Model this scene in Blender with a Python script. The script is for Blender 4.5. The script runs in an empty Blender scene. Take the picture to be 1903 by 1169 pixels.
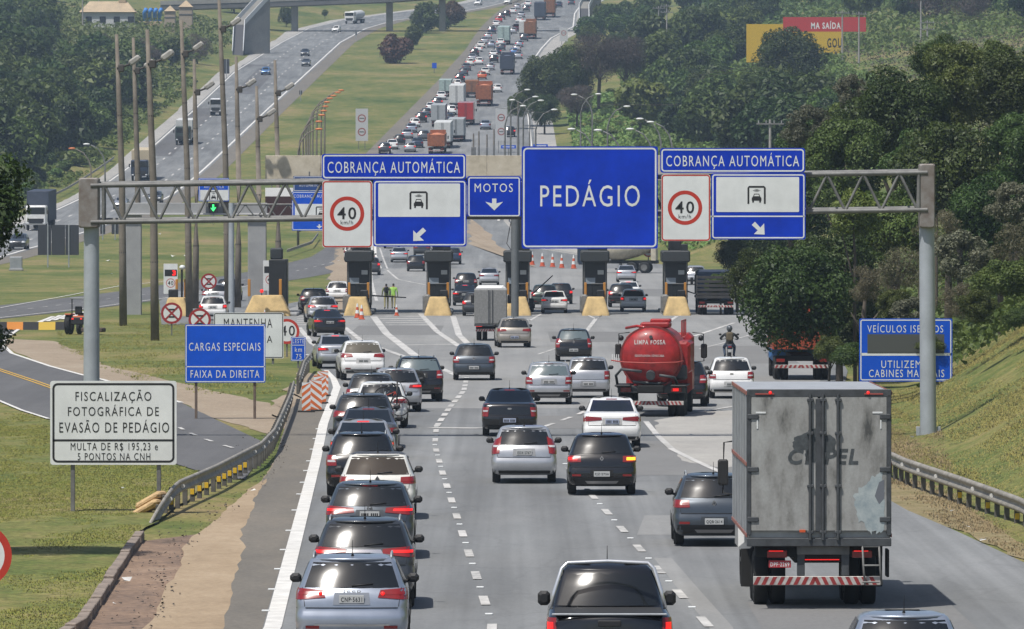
import bpy, bmesh, math, random
from mathutils import Vector, Matrix, Quaternion, noise
random.seed(7)
R = math.radians
SC = bpy.context.scene
COL = SC.collection

# ------------------------------------------------------------------ camera
F, CX, HY, H = 13600.0, 951.5, 372.0, 7.4      # focal length and frame in photo pixels, camera height
cam_d = bpy.data.cameras.new('camera')
cam = bpy.data.objects.new('camera', cam_d); COL.objects.link(cam)
cam_d.sensor_width = 36.0
cam_d.lens = F / 1903.0 * 36.0
cam_d.clip_start = 1.0; cam_d.clip_end = 6000.0
cam.location = (0, 0, H)
cam.rotation_euler = (R(90) - math.atan((584.5 - HY) / F), 0, 0)
SC.camera = cam

# ------------------------------------------------------------------ sky, sun, exposure
SUN = Vector((-1.25, -1.55, 3.9)).normalized()
world = bpy.data.worlds.new('World'); SC.world = world; world.use_nodes = True
nt = world.node_tree
sky = nt.nodes.new('ShaderNodeTexSky'); sky.sky_type = 'NISHITA'; sky.sun_disc = False
sky.sun_elevation = math.asin(SUN.z); sky.sun_rotation = math.atan2(SUN.x, SUN.y)
sky.air_density = 1.0; sky.dust_density = 2.0; sky.ozone_density = 1.0
bg = nt.nodes['Background']; bg.inputs['Strength'].default_value = 0.085
nt.links.new(sky.outputs[0], bg.inputs[0])
sun_d = bpy.data.lights.new('sun', 'SUN'); sun_d.energy = 3.9; sun_d.angle = R(0.53); sun_d.color = (1.0, 0.955, 0.89)
sun = bpy.data.objects.new('sun', sun_d); COL.objects.link(sun)
sun.rotation_euler = SUN.to_track_quat('Z', 'Y').to_euler(); sun.location = (0, 0, 200)
SC.view_settings.view_transform = 'Standard'; SC.view_settings.look = 'None'
SC.view_settings.exposure = 0.35; SC.view_settings.gamma = 1.0; SC.view_settings.use_curve_mapping = False
SC.render.engine = 'CYCLES'
SC.cycles.use_denoising = True
SC.cycles.max_bounces = 4; SC.cycles.diffuse_bounces = 2; SC.cycles.glossy_bounces = 2; SC.cycles.transmission_bounces = 2
SC.cycles.transparent_max_bounces = 6; SC.cycles.volume_bounces = 0
SC.cycles.sample_clamp_indirect = 6.0
SC.cycles.caustics_reflective = False; SC.cycles.caustics_refractive = False

# ------------------------------------------------------------------ lie of the land
def prof(Y):
    if Y < 560: return 0.0
    if Y < 1046: return 5.5e-5 * (Y - 560) ** 2
    return 5.5e-5 * 486 ** 2 + 2 * 5.5e-5 * 486 * (Y - 1046)
def row(Y): return HY + F * (H - prof(Y)) / Y
def Yof(py):
    a, b = 40.0, 4000.0
    for _ in range(50):
        m = (a + b) / 2
        if row(m) > py: a = m
        else: b = m
    return (a + b) / 2
def G(px, py):
    Y = Yof(py); return Vector(((px - CX) * Y / F, Y, prof(Y)))
def P(px, py, Y): return Vector(((px - CX) * Y / F, Y, H - (py - HY) * Y / F))
def lerp_tab(tab, t):
    if t <= tab[0][0]: return tab[0][1:]
    for a, b in zip(tab, tab[1:]):
        if t <= b[0]:
            k = (t - a[0]) / (b[0] - a[0])
            return tuple(u + (v - u) * k for u, v in zip(a[1:], b[1:]))
    return tab[-1][1:]
TOE_R = [(0, 12.0), (120, 11.4), (165, 10.95), (200, 11.1), (227, 12.1), (262, 13.1), (300, 16), (400, 21.5), (600, 25), (690, 25), (760, 13), (860, 5), (950, 4), (1070, 7), (1355, 7), (1535, 11), (1690, 19), (1980, 30), (2700, 40)]
TOE_L = [(0, -90.0), (600, -72), (730, -66), (900, -58), (1040, -56), (1400, -56), (1575, -53), (1675, -51), (1740, -46), (1800, -36), (1900, -20), (2000, -10), (2700, 0)]
SL_R = [(0, .62, 9, .30), (240, .62, 9, .30), (420, .55, 11, .30), (700, .42, 20, .26), (1000, .24, 40, .20), (1300, .18, 60, .14), (2700, .12, 60, .12)]
def gz(x, Y):
    z = prof(Y)
    d = x - lerp_tab(TOE_R, Y)[0]
    if d > 0:
        s1, w, s2 = lerp_tab(SL_R, Y)
        r = s1 * min(d, w) + s2 * max(0, d - w)
        if d < 2.0: r = s1 * d * d / 4.0
        else: r -= s1 * 1.0
        z += r + min(1, d / 8) * .5 * noise.noise((x * .07, Y * .03, 1.7))
    d = lerp_tab(TOE_L, Y)[0] - x
    if d > 0:
        z += min(d, 60) * .11 + max(0, d - 60) * .16 + min(1, d / 8) * .6 * noise.noise((x * .05, Y * .02, 5.1))
    if Y > 2000: z += (Y - 2000) * .03
    return z

# ------------------------------------------------------------------ materials
MATS = {}
def mat(name, col, rough=.7, metal=0.0, var=.0, vscale=3.0, bump=0.0, bscale=20.0, spec=.5, coat=0.0, emit=None, estr=0.0, col2=None):
    if name in MATS: return MATS[name]
    m = bpy.data.materials.new(name); m.use_nodes = True; n = m.node_tree.nodes; l = m.node_tree.links
    b = n['Principled BSDF']
    b.inputs['Base Color'].default_value = (*col, 1); b.inputs['Roughness'].default_value = rough
    b.inputs['Metallic'].default_value = metal; b.inputs['Specular IOR Level'].default_value = spec
    b.inputs['Coat Weight'].default_value = coat; b.inputs['Coat Roughness'].default_value = .06
    if emit:
        b.inputs['Emission Color'].default_value = (*emit, 1); b.inputs['Emission Strength'].default_value = estr
    if var or bump:
        tc = n.new('ShaderNodeTexCoord')
    if var:
        no = n.new('ShaderNodeTexNoise'); no.inputs['Scale'].default_value = vscale; no.inputs['Detail'].default_value = 5
        no.inputs['Roughness'].default_value = .65
        l.new(tc.outputs['Object'], no.inputs['Vector'])
        r = n.new('ShaderNodeValToRGB'); r.color_ramp.elements[0].position = .32; r.color_ramp.elements[1].position = .68
        c2 = col2 or tuple(min(1, c * (1 + var)) for c in col); c1 = tuple(c * (1 - var) for c in col) if not col2 else col
        r.color_ramp.elements[0].color = (*c1, 1); r.color_ramp.elements[1].color = (*c2, 1)
        l.new(no.outputs['Fac'], r.inputs['Fac']); l.new(r.outputs['Color'], b.inputs['Base Color'])
    if bump:
        no2 = n.new('ShaderNodeTexNoise'); no2.inputs['Scale'].default_value = bscale; no2.inputs['Detail'].default_value = 4
        l.new(tc.outputs['Object'], no2.inputs['Vector'])
        bp = n.new('ShaderNodeBump'); bp.inputs['Strength'].default_value = bump; bp.inputs['Distance'].default_value = .05
        l.new(no2.outputs['Fac'], bp.inputs['Height']); l.new(bp.outputs['Normal'], b.inputs['Normal'])
    MATS[name] = m
    return m

def ground_mat(name, cols, scales, stretch=1.0, rough=.95, bump=.3, bscale=3.0, speck=None, streak=0.0, crack=0.0):
    """cols: list of (pos, rgb) for a ramp over a mix of two noises; stretch squeezes the pattern along the road"""
    m = bpy.data.materials.new(name); m.use_nodes = True; n = m.node_tree.nodes; l = m.node_tree.links
    b = n['Principled BSDF']; b.inputs['Roughness'].default_value = rough; b.inputs['Specular IOR Level'].default_value = .25
    tc = n.new('ShaderNodeTexCoord'); mp = n.new('ShaderNodeMapping'); mp.inputs['Scale'].default_value = (1, stretch, 1)
    l.new(tc.outputs['Object'], mp.inputs['Vector'])
    a = n.new('ShaderNodeTexNoise'); a.inputs['Scale'].default_value = scales[0]; a.inputs['Detail'].default_value = 4; a.inputs['Roughness'].default_value = .6
    c = n.new('ShaderNodeTexNoise'); c.inputs['Scale'].default_value = scales[1]; c.inputs['Detail'].default_value = 6; c.inputs['Roughness'].default_value = .7
    l.new(mp.outputs[0], a.inputs['Vector']); l.new(mp.outputs[0], c.inputs['Vector'])
    mx = n.new('ShaderNodeMix'); mx.data_type = 'FLOAT'; mx.inputs[0].default_value = .45
    l.new(a.outputs['Fac'], mx.inputs[2]); l.new(c.outputs['Fac'], mx.inputs[3])
    r = n.new('ShaderNodeValToRGB'); el = r.color_ramp.elements
    while len(el) < len(cols): el.new(.5)
    for e, (p, k) in zip(el, cols): e.position = p; e.color = (*k, 1)
    l.new(mx.outputs[0], r.inputs['Fac'])
    out = r.outputs['Color']
    if speck:
        sn = n.new('ShaderNodeTexNoise'); sn.inputs['Scale'].default_value = speck[0]; sn.inputs['Detail'].default_value = 2
        l.new(tc.outputs['Object'], sn.inputs['Vector'])
        sr = n.new('ShaderNodeMapRange'); sr.inputs[1].default_value = .3; sr.inputs[2].default_value = .7
        sr.inputs[3].default_value = 1 - speck[1]; sr.inputs[4].default_value = 1 + speck[1]
        l.new(sn.outputs['Fac'], sr.inputs[0])
        ml = n.new('ShaderNodeVectorMath'); ml.operation = 'SCALE'
        l.new(out, ml.inputs[0]); l.new(sr.outputs[0], ml.inputs['Scale']); out = ml.outputs[0]
    def mul(out, fac):
        ml = n.new('ShaderNodeVectorMath'); ml.operation = 'SCALE'; l.new(out, ml.inputs[0]); l.new(fac, ml.inputs['Scale']); return ml.outputs[0]
    if streak:
        for sc_, lo_, hi_, amt in (((1.1, .008, 1), .35, .65, streak), ((.33, .03, 1), .4, .62, streak * .8), ((4.5, .02, 1), .35, .7, streak * .5)):
            m2 = n.new('ShaderNodeMapping'); m2.inputs['Scale'].default_value = sc_; l.new(tc.outputs['Object'], m2.inputs['Vector'])
            s2 = n.new('ShaderNodeTexNoise'); s2.inputs['Scale'].default_value = 1.0; s2.inputs['Detail'].default_value = 3; l.new(m2.outputs[0], s2.inputs['Vector'])
            r2 = n.new('ShaderNodeMapRange'); r2.inputs[1].default_value = lo_; r2.inputs[2].default_value = hi_; r2.inputs[3].default_value = 1 - amt; r2.inputs[4].default_value = 1 + amt * .5
            l.new(s2.outputs['Fac'], r2.inputs[0]); out = mul(out, r2.outputs[0])
    if crack:
        m2 = n.new('ShaderNodeMapping'); m2.inputs['Scale'].default_value = (.28, .09, 1); l.new(tc.outputs['Object'], m2.inputs['Vector'])
        wn = n.new('ShaderNodeTexNoise'); wn.inputs['Scale'].default_value = 3.0; l.new(m2.outputs[0], wn.inputs['Vector'])
        va = n.new('ShaderNodeVectorMath'); va.operation = 'MULTIPLY_ADD'; va.inputs[1].default_value = (.35, .35, 0); l.new(wn.outputs['Color'], va.inputs[0]); l.new(m2.outputs[0], va.inputs[2])
        vo = n.new('ShaderNodeTexVoronoi'); vo.feature = 'DISTANCE_TO_EDGE'; vo.inputs['Scale'].default_value = 1.0; l.new(va.outputs[0], vo.inputs['Vector'])
        r2 = n.new('ShaderNodeMapRange'); r2.inputs[1].default_value = .0; r2.inputs[2].default_value = .022; r2.inputs[3].default_value = 1 - crack; r2.inputs[4].default_value = 1.0
        l.new(vo.outputs['Distance'], r2.inputs[0]); out = mul(out, r2.outputs[0])
    l.new(out, b.inputs['Base Color'])
    bp = n.new('ShaderNodeBump'); bp.inputs['Strength'].default_value = bump; bp.inputs['Distance'].default_value = .06
    bn = n.new('ShaderNodeTexNoise'); bn.inputs['Scale'].default_value = bscale; bn.inputs['Detail'].default_value = 5
    l.new(tc.outputs['Object'], bn.inputs['Vector']); l.new(bn.outputs['Fac'], bp.inputs['Height']); l.new(bp.outputs['Normal'], b.inputs['Normal'])
    MATS[name] = m
    return m

def leaf_mat(name, c1, c2, hue=.03, rough=.55, up=False, trans=.28):
    m = bpy.data.materials.new(name); m.use_nodes = True; n = m.node_tree.nodes; l = m.node_tree.links
    b = n['Principled BSDF']; b.inputs['Roughness'].default_value = rough; b.inputs['Specular IOR Level'].default_value = .35
    ge = n.new('ShaderNodeNewGeometry'); oi = n.new('ShaderNodeObjectInfo')
    r = n.new('ShaderNodeMix'); r.data_type = 'RGBA'; r.inputs[6].default_value = (*c1, 1); r.inputs[7].default_value = (*c2, 1)
    tc = n.new('ShaderNodeTexCoord'); nz = n.new('ShaderNodeTexNoise'); nz.inputs['Scale'].default_value = 2.6; nz.inputs['Detail'].default_value = 1.0; l.new(tc.outputs['Object'], nz.inputs['Vector'])
    nm = n.new('ShaderNodeMapRange'); nm.inputs[1].default_value = .36; nm.inputs[2].default_value = .64; nm.inputs[3].default_value = 0.0; nm.inputs[4].default_value = 1.0; l.new(nz.outputs['Fac'], nm.inputs[0])
    av = n.new('ShaderNodeMix'); av.data_type = 'FLOAT'; av.inputs[0].default_value = .55; l.new(ge.outputs['Random Per Island'], av.inputs[2]); l.new(nm.outputs[0], av.inputs[3])
    l.new(av.outputs[0], r.inputs[0])
    hs = n.new('ShaderNodeHueSaturation')
    mr = n.new('ShaderNodeMapRange'); mr.inputs[3].default_value = .5 - hue; mr.inputs[4].default_value = .5 + hue * .7
    l.new(oi.outputs['Random'], mr.inputs[0]); l.new(mr.outputs[0], hs.inputs['Hue'])
    mv = n.new('ShaderNodeMapRange'); mv.inputs[3].default_value = .8; mv.inputs[4].default_value = 1.25
    mm = n.new('ShaderNodeMath'); mm.operation = 'MULTIPLY'; mm.inputs[1].default_value = 7.31
    fr = n.new('ShaderNodeMath'); fr.operation = 'FRACT'
    l.new(oi.outputs['Random'], mm.inputs[0]); l.new(mm.outputs[0], fr.inputs[0]); l.new(fr.outputs[0], mv.inputs[0]); l.new(mv.outputs[0], hs.inputs['Value'])
    l.new(r.outputs[2], hs.inputs['Color']); l.new(hs.outputs[0], b.inputs['Base Color'])
    tr = n.new('ShaderNodeBsdfTranslucent'); ad = n.new('ShaderNodeMixShader'); ad.inputs[0].default_value = trans
    l.new(hs.outputs[0], tr.inputs['Color'])
    l.new(b.outputs[0], ad.inputs[1]); l.new(tr.outputs[0], ad.inputs[2])
    if up:
        cx_ = n.new('ShaderNodeCombineXYZ'); cx_.inputs[2].default_value = 1.0; cx_.inputs[1].default_value = -.25
        l.new(cx_.outputs[0], b.inputs['Normal']); l.new(cx_.outputs[0], tr.inputs['Normal'])
    l.new(ad.outputs[0], n['Material Output'].inputs['Surface'])
    MATS[name] = m
    return m

# ------------------------------------------------------------------ mesh helpers
class MB:
    def __init__(s): s.v = []; s.f = []; s.m = []; s.sm = []
    def add(s, vs, fs, mi=0, smooth=False):
        o = len(s.v); s.v += [tuple(p) for p in vs]
        for f in fs: s.f.append([i + o for i in f]); s.m.append(mi); s.sm.append(smooth)
        return s
    def box(s, c, d, rz=0.0, mi=0, M=None):
        hx, hy, hz = d[0] / 2, d[1] / 2, d[2] / 2
        q = [Vector((x, y, z)) for z in (-hz, hz) for y in (-hy, hy) for x in (-hx, hx)]
        if rz: M = Matrix.Rotation(rz, 3, 'Z')
        if M is not None: q = [M @ p for p in q]
        q = [p + Vector(c) for p in q]
        return s.add(q, [(0, 2, 3, 1), (4, 5, 7, 6), (0, 1, 5, 4), (1, 3, 7, 5), (3, 2, 6, 7), (2, 0, 4, 6)], mi)
    def bev(s, c, d, b=.01, mi=0, M=None):
        """box with chamfered vertical and horizontal edges (octagonal profile in x-z, extruded in y, slightly inset ends)"""
        hx, hy, hz = d[0] / 2, d[1] / 2, d[2] / 2
        pr = [(-hx + b, -hz), (hx - b, -hz), (hx, -hz + b), (hx, hz - b), (hx - b, hz), (-hx + b, hz), (-hx, hz - b), (-hx, -hz + b)]
        rings = []
        for y, k in ((-hy, b), (-hy + b, 0), (hy - b, 0), (hy, b)):
            rings.append([Vector((x * (hx - k) / hx, y, z * (hz - k) / hz)) for x, z in pr])
        vs = [p for r in rings for p in r]
        if M is not None: vs = [M @ p for p in vs]
        vs = [p + Vector(c) for p in vs]
        fs = [tuple(range(7, -1, -1)), tuple(range(24, 32))]
        fs[0] = tuple(range(0, 8)); fs[1] = tuple(range(31, 23, -1))
        for r in range(3):
            for i in range(8):
                j = (i + 1) % 8; fs.append((r * 8 + i, r * 8 + 8 + i, r * 8 + 8 + j, r * 8 + j))
        return s.add(vs, fs, mi)
    def tube(s, p0, p1, r0, r1=None, n=8, mi=0, cap=True, smooth=True):
        r1 = r0 if r1 is None else r1
        p0 = Vector(p0); p1 = Vector(p1); d = (p1 - p0)
        if d.length < 1e-6: return s
        q = d.to_track_quat('Z', 'Y'); vs = []
        for p, r in ((p0, r0), (p1, r1)):
            for i in range(n):
                a = 2 * math.pi * i / n; vs.append(p + q @ Vector((r * math.cos(a), r * math.sin(a), 0)))
        fs = [(i, (i + 1) % n, n + (i + 1) % n, n + i) for i in range(n)]
        s.add(vs, fs, mi, smooth)
        if cap: s.add(vs, [tuple(range(n - 1, -1, -1)), tuple(range(n, 2 * n))], mi, False)
        return s
    def path(s, pts, r, n=6, mi=0):
        """tube through points, r scalar or list"""
        pts = [Vector(p) for p in pts]; rs = r if isinstance(r, (list, tuple)) else [r] * len(pts)
        vs = []; N = len(pts)
        for k, p in enumerate(pts):
            d = (pts[min(k + 1, N - 1)] - pts[max(k - 1, 0)]).normalized(); q = d.to_track_quat('Z', 'Y')
            for i in range(n):
                a = 2 * math.pi * i / n; vs.append(p + q @ Vector((rs[k] * math.cos(a), rs[k] * math.sin(a), 0)))
        fs = [(k * n + i, k * n + (i + 1) % n, (k + 1) * n + (i + 1) % n, (k + 1) * n + i) for k in range(N - 1) for i in range(n)]
        fs += [tuple(range(n - 1, -1, -1)), tuple(range((N - 1) * n, N * n))]
        return s.add(vs, fs, mi, True)
    def prism(s, pts, y0, y1, mi=0):
        """polygon in x-z extruded along y"""
        n = len(pts); vs = [(x, y0, z) for x, z in pts] + [(x, y1, z) for x, z in pts]
        a = sum(pts[i][0] * pts[(i + 1) % n][1] - pts[(i + 1) % n][0] * pts[i][1] for i in range(n))
        fs = [tuple(range(n)), tuple(range(2 * n - 1, n - 1, -1))] + [(i, n + i, n + (i + 1) % n, (i + 1) % n) for i in range(n)]
        if a < 0: fs = [tuple(reversed(f)) for f in fs]
        return s.add(vs, fs, mi)
    def ball(s, c, r, n=10, m=7, mi=0, sc=(1, 1, 1)):
        vs = [Vector(c) + Vector((0, 0, -r * sc[2]))]
        for j in range(1, m):
            t = -math.pi / 2 + math.pi * j / m
            for i in range(n):
                a = 2 * math.pi * i / n
                vs.append(Vector(c) + Vector((r * math.cos(t) * math.cos(a) * sc[0], r * math.cos(t) * math.sin(a) * sc[1], r * math.sin(t) * sc[2])))
        vs.append(Vector(c) + Vector((0, 0, r * sc[2]))); L = len(vs) - 1
        fs = [(0, 1 + (i + 1) % n, 1 + i) for i in range(n)]
        for j in range(m - 2):
            for i in range(n):
                a = 1 + j * n; fs.append((a + i, a + (i + 1) % n, a + n + (i + 1) % n, a + n + i))
        a = 1 + (m - 2) * n
        fs += [(a + i, a + (i + 1) % n, L) for i in range(n)]
        return s.add(vs, fs, mi, True)
    def mesh(s, name, mats):
        me = bpy.data.meshes.new(name); me.from_pydata(s.v, [], s.f)
        for m in (mats if isinstance(mats, (list, tuple)) else [mats]): me.materials.append(m)
        me.polygons.foreach_set('material_index', s.m); me.polygons.foreach_set('use_smooth', s.sm)
        me.update(); return me
    def build(s, name, mats, parent=None, loc=None):
        return link(bpy.data.objects.new(name, s.mesh(name, mats)), parent, loc)

def link(o, parent=None, loc=None):
    COL.objects.link(o)
    if parent is not None: o.parent = parent
    if loc is not None: o.location = loc
    return o
def tag(o, label=None, cat=None, group=None, kind=None):
    if label: o['label'] = label
    if cat: o['category'] = cat
    if group: o['group'] = group
    if kind: o['kind'] = kind
    return o
def thing(name, label, cat, loc=(0, 0, 0), rz=0.0, group=None):
    o = link(bpy.data.objects.new(name, None)); o.location = loc; o.rotation_euler = (0, 0, rz); o.empty_display_size = .2
    return tag(o, label, cat, group)
def copy_tree(o, parent=None):
    c = o.copy(); COL.objects.link(c)
    if parent is not None: c.parent = parent
    for ch in list(o.children): copy_tree(ch, c)
    return c

_txt = {}
def text_pts(s, bold=.0, resol=3):
    k = (s, bold)
    if k not in _txt:
        cu = bpy.data.curves.new('lettering', 'FONT'); cu.body = s; cu.size = 1.0; cu.offset = bold; cu.resolution_u = resol
        cu.space_character = 1.22
        ob = bpy.data.objects.new('lettering', cu); COL.objects.link(ob)
        dg = bpy.context.evaluated_depsgraph_get(); me = ob.evaluated_get(dg).to_mesh()
        vs = [(v.co.x, v.co.y) for v in me.vertices]; fs = [tuple(p.vertices) for p in me.polygons]
        ob.evaluated_get(dg).to_mesh_clear(); bpy.data.objects.remove(ob); bpy.data.curves.remove(cu)
        x0 = min(v[0] for v in vs); x1 = max(v[0] for v in vs); y0 = min(v[1] for v in vs); y1 = max(v[1] for v in vs)
        _txt[k] = ([((x - x0) / (x1 - x0), (y - y0) / (y1 - y0)) for x, y in vs], fs)
    return _txt[k]
def _precache(items):
    obs = []
    for s, bold in items:
        cu = bpy.data.curves.new('lettering', 'FONT'); cu.body = s; cu.size = 1.0; cu.offset = bold; cu.resolution_u = 3; cu.space_character = 1.22
        ob = bpy.data.objects.new('lettering', cu); COL.objects.link(ob); obs.append((s, bold, ob, cu))
    dg = bpy.context.evaluated_depsgraph_get(); dg.update()
    for s, bold, ob, cu in obs:
        e = ob.evaluated_get(dg); me = e.to_mesh()
        vs = [(v.co.x, v.co.y) for v in me.vertices]; fs = [tuple(p.vertices) for p in me.polygons]; e.to_mesh_clear()
        x0 = min(v[0] for v in vs); x1 = max(v[0] for v in vs); y0 = min(v[1] for v in vs); y1 = max(v[1] for v in vs)
        _txt[(s, bold)] = ([((x - x0) / (x1 - x0), (y - y0) / (y1 - y0)) for x, y in vs], fs)
    for s, bold, ob, cu in obs: bpy.data.objects.remove(ob); bpy.data.curves.remove(cu)
_precache([('CNP·5631', 0.02), ('Jeep', 0.01), ('---- ----', 0.02), ('EOX·2767', 0.02), ('FJZ·2756', 0.02), ('QQB·2614', 0.02), ('CI', 0.035), ('P', 0.035), ('EL', 0.035), ('DPF·2269', 0.02), ('LIMPA FOSSA', 0.03), ('ESGOTADORA SOROCABA', 0.03), ('COBRANÇA AUTOMÁTICA', 0.0), ('40', 0.012), ('km/h', 0.0), ('MOTOS', 0.0), ('PEDÁGIO', 0.0), ('FISCALIZAÇÃO', 0.0), ('FOTOGRÁFICA DE', 0.0), ('EVASÃO DE PEDÁGIO', 0.0), ('MULTA DE R$ 195,23 e', 0.0), ('5 PONTOS NA CNH', 0.0), ('CARGAS ESPECIAIS', 0.0), ('FAIXA DA DIREITA', 0.0), ('MANTENHA', 0.0), ('DISTÂNCIA', 0.0), ('40', 0.008), ('LESTE', 0.0), ('km', 0.0), ('75', 0.0), ('VEÍCULOS ISENTOS', 0.0), ('UTILIZEM AS', 0.0), ('CABINES MANUAIS', 0.0), ('3', 0.05), ('COBRANÇA', 0.0), ('AUTOMÁTICA', 0.0), ('MA SAÍDA', 0.03), ('GOU', 0.03)])
def text_mb(mb, s, x0, z0, x1, z1, y, bold=.012, mi=0, fn=None):
    """flat lettering stretched into the rectangle x0..x1, z0..z1 at depth y, facing -y"""
    vs, fs = text_pts(s, bold)
    q = [(x0 + u * (x1 - x0), y, z0 + v * (z1 - z0)) for u, v in vs]
    if fn: q = [fn(*p) for p in q]
    mb.add(q, fs, mi); return mb
def rrect(x0, z0, x1, z1, r, n=4):
    r = min(r, (x1 - x0) / 2 - 1e-4, (z1 - z0) / 2 - 1e-4); pts = []
    for cx, cz, a0 in ((x1 - r, z0 + r, -90), (x1 - r, z1 - r, 0), (x0 + r, z1 - r, 90), (x0 + r, z0 + r, 180)):
        for i in range(n + 1):
            a = R(a0 + 90 * i / n); pts.append((cx + r * math.cos(a), cz + r * math.sin(a)))
    return pts
def ring_mb(mb, outer, inner, y0, y1, mi=0):
    n = len(outer); vs = [(x, y0, z) for x, z in outer] + [(x, y0, z) for x, z in inner] + [(x, y1, z) for x, z in outer] + [(x, y1, z) for x, z in inner]
    fs = []
    for i in range(n):
        j = (i + 1) % n
        fs += [(i, j, n + j, n + i), (2 * n + i, 2 * n + j, j, i), (n + i, n + j, 3 * n + j, 3 * n + i)]
    mb.add(vs, fs, mi); return mb
def circ(cx, cz, r, n=28): return [(cx + r * math.cos(2 * math.pi * i / n), cz + r * math.sin(2 * math.pi * i / n)) for i in range(n)]

white_paint = mat('white_sign', (.62, .64, .64), .5, var=.10, vscale=1.1)
blue_sign = mat('blue_sign', (.004, .034, .40), .6, var=.20, vscale=.9, spec=.15)
blue_bright = mat('blue_sign_clean', (.006, .075, .50), .6, var=.08, vscale=2, spec=.15)
black_ink = mat('black_ink', (.012, .012, .013), .6)
red_ring = mat('red_sign', (.42, .03, .015), .5, var=.1, vscale=2)
galv = mat('galvanised_steel', (.30, .32, .34), .5, .35, var=.15, vscale=1.5)
galv_dark = mat('weathered_steel', (.16, .16, .155), .6, .3, var=.3, vscale=2)
black_plastic = mat('black_plastic', (.012, .012, .013), .55)
rubber = mat('rubber', (.012, .012, .012), .85)

# ================================================================== TERRAIN
GRASS = ground_mat('grass_ground', [(.34, (.045, .076, .016)), (.41, (.075, .104, .024)), (.47, (.108, .126, .034)), (.53, (.150, .148, .046)), (.585, (.195, .168, .066)), (.66, (.23, .17, .090))], (.07, .55), stretch=.55, bump=.6, bscale=4.0, speck=(7.0, .40))
ASPH = ground_mat('asphalt', [(.36, (.158, .163, .165)), (.5, (.190, .196, .198)), (.64, (.228, .232, .232))], (.05, .35), stretch=.18, rough=.85, bump=.15, bscale=30, speck=(14.0, .10), streak=.17, crack=.09)
ASPH2 = ground_mat('dark_asphalt', [(.30, (.095, .095, .098)), (.5, (.118, .118, .120)), (.7, (.15, .15, .15))], (.06, .5), stretch=.25, rough=.85, bump=.15, bscale=30, speck=(14.0, .12), streak=.08)
SHOULDER = ground_mat('dusty_shoulder', [(.3, (.120, .112, .100)), (.5, (.155, .142, .122)), (.72, (.20, .175, .145))], (.12, 1.2), stretch=.2, bump=.2, bscale=20, speck=(12, .15))
DIRT = ground_mat('pale_dirt', [(.3, (.22, .175, .125)), (.5, (.28, .225, .165)), (.7, (.34, .29, .22))], (.12, .9), stretch=.5, bump=.3, bscale=8, speck=(8, .18))
SAND = ground_mat('sand', [(.34, (.235, .175, .115)), (.5, (.315, .24, .16)), (.66, (.375, .295, .205))], (.15, 1.5), stretch=.4, bump=.2, bscale=12, speck=(12, .12))
GUTTER = ground_mat('gutter_dirt', [(.28, (.06, .05, .042)), (.42, (.17, .12, .09)), (.56, (.24, .165, .115)), (.72, (.30, .24, .19))], (.5, 2.6), stretch=.7, bump=.5, bscale=6, speck=(8, .25))
CONC = ground_mat('pale_concrete', [(.3, (.26, .255, .24)), (.5, (.32, .31, .29)), (.7, (.38, .37, .34))], (.1, .8), stretch=.4, bump=.2, bscale=15, speck=(12, .12))
ROADPAINT = mat('road_paint', (.58, .57, .54), .8, var=.18, vscale=1.8)
WORN = ground_mat('worn_road_paint', [(.36, (.22, .22, .215)), (.46, (.40, .395, .38)), (.58, (.52, .51, .49))], (.6, 3.5), stretch=.5, rough=.85, bump=.05, bscale=20)
YELPAINT = mat('yellow_road_paint', (.55, .33, .05), .8, var=.2, vscale=2)

ys = [30.0]
while ys[-1] < 2900: ys.append(ys[-1] + max(4.0, ys[-1] * .012))
xs = []
x = 0.0
while x < 620: xs.append(x); x += 1.2 if x < 40 else (2.5 if x < 90 else (9 if x < 200 else 40))
xs = [-v for v in reversed(xs[1:])] + xs
mb = MB(); nx = len(xs)
mb.v = [(x, y, gz(x, y)) for y in ys for x in xs]
for j in range(len(ys) - 1):
    for i in range(nx - 1):
        mb.f.append((j * nx + i, j * nx + i + 1, (j + 1) * nx + i + 1, (j + 1) * nx + i)); mb.m.append(0); mb.sm.append(True)
terrain = mb.build('ground', GRASS); tag(terrain, kind='structure', label='grassy ground and hillsides either side of the motorway', cat='ground')

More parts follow.
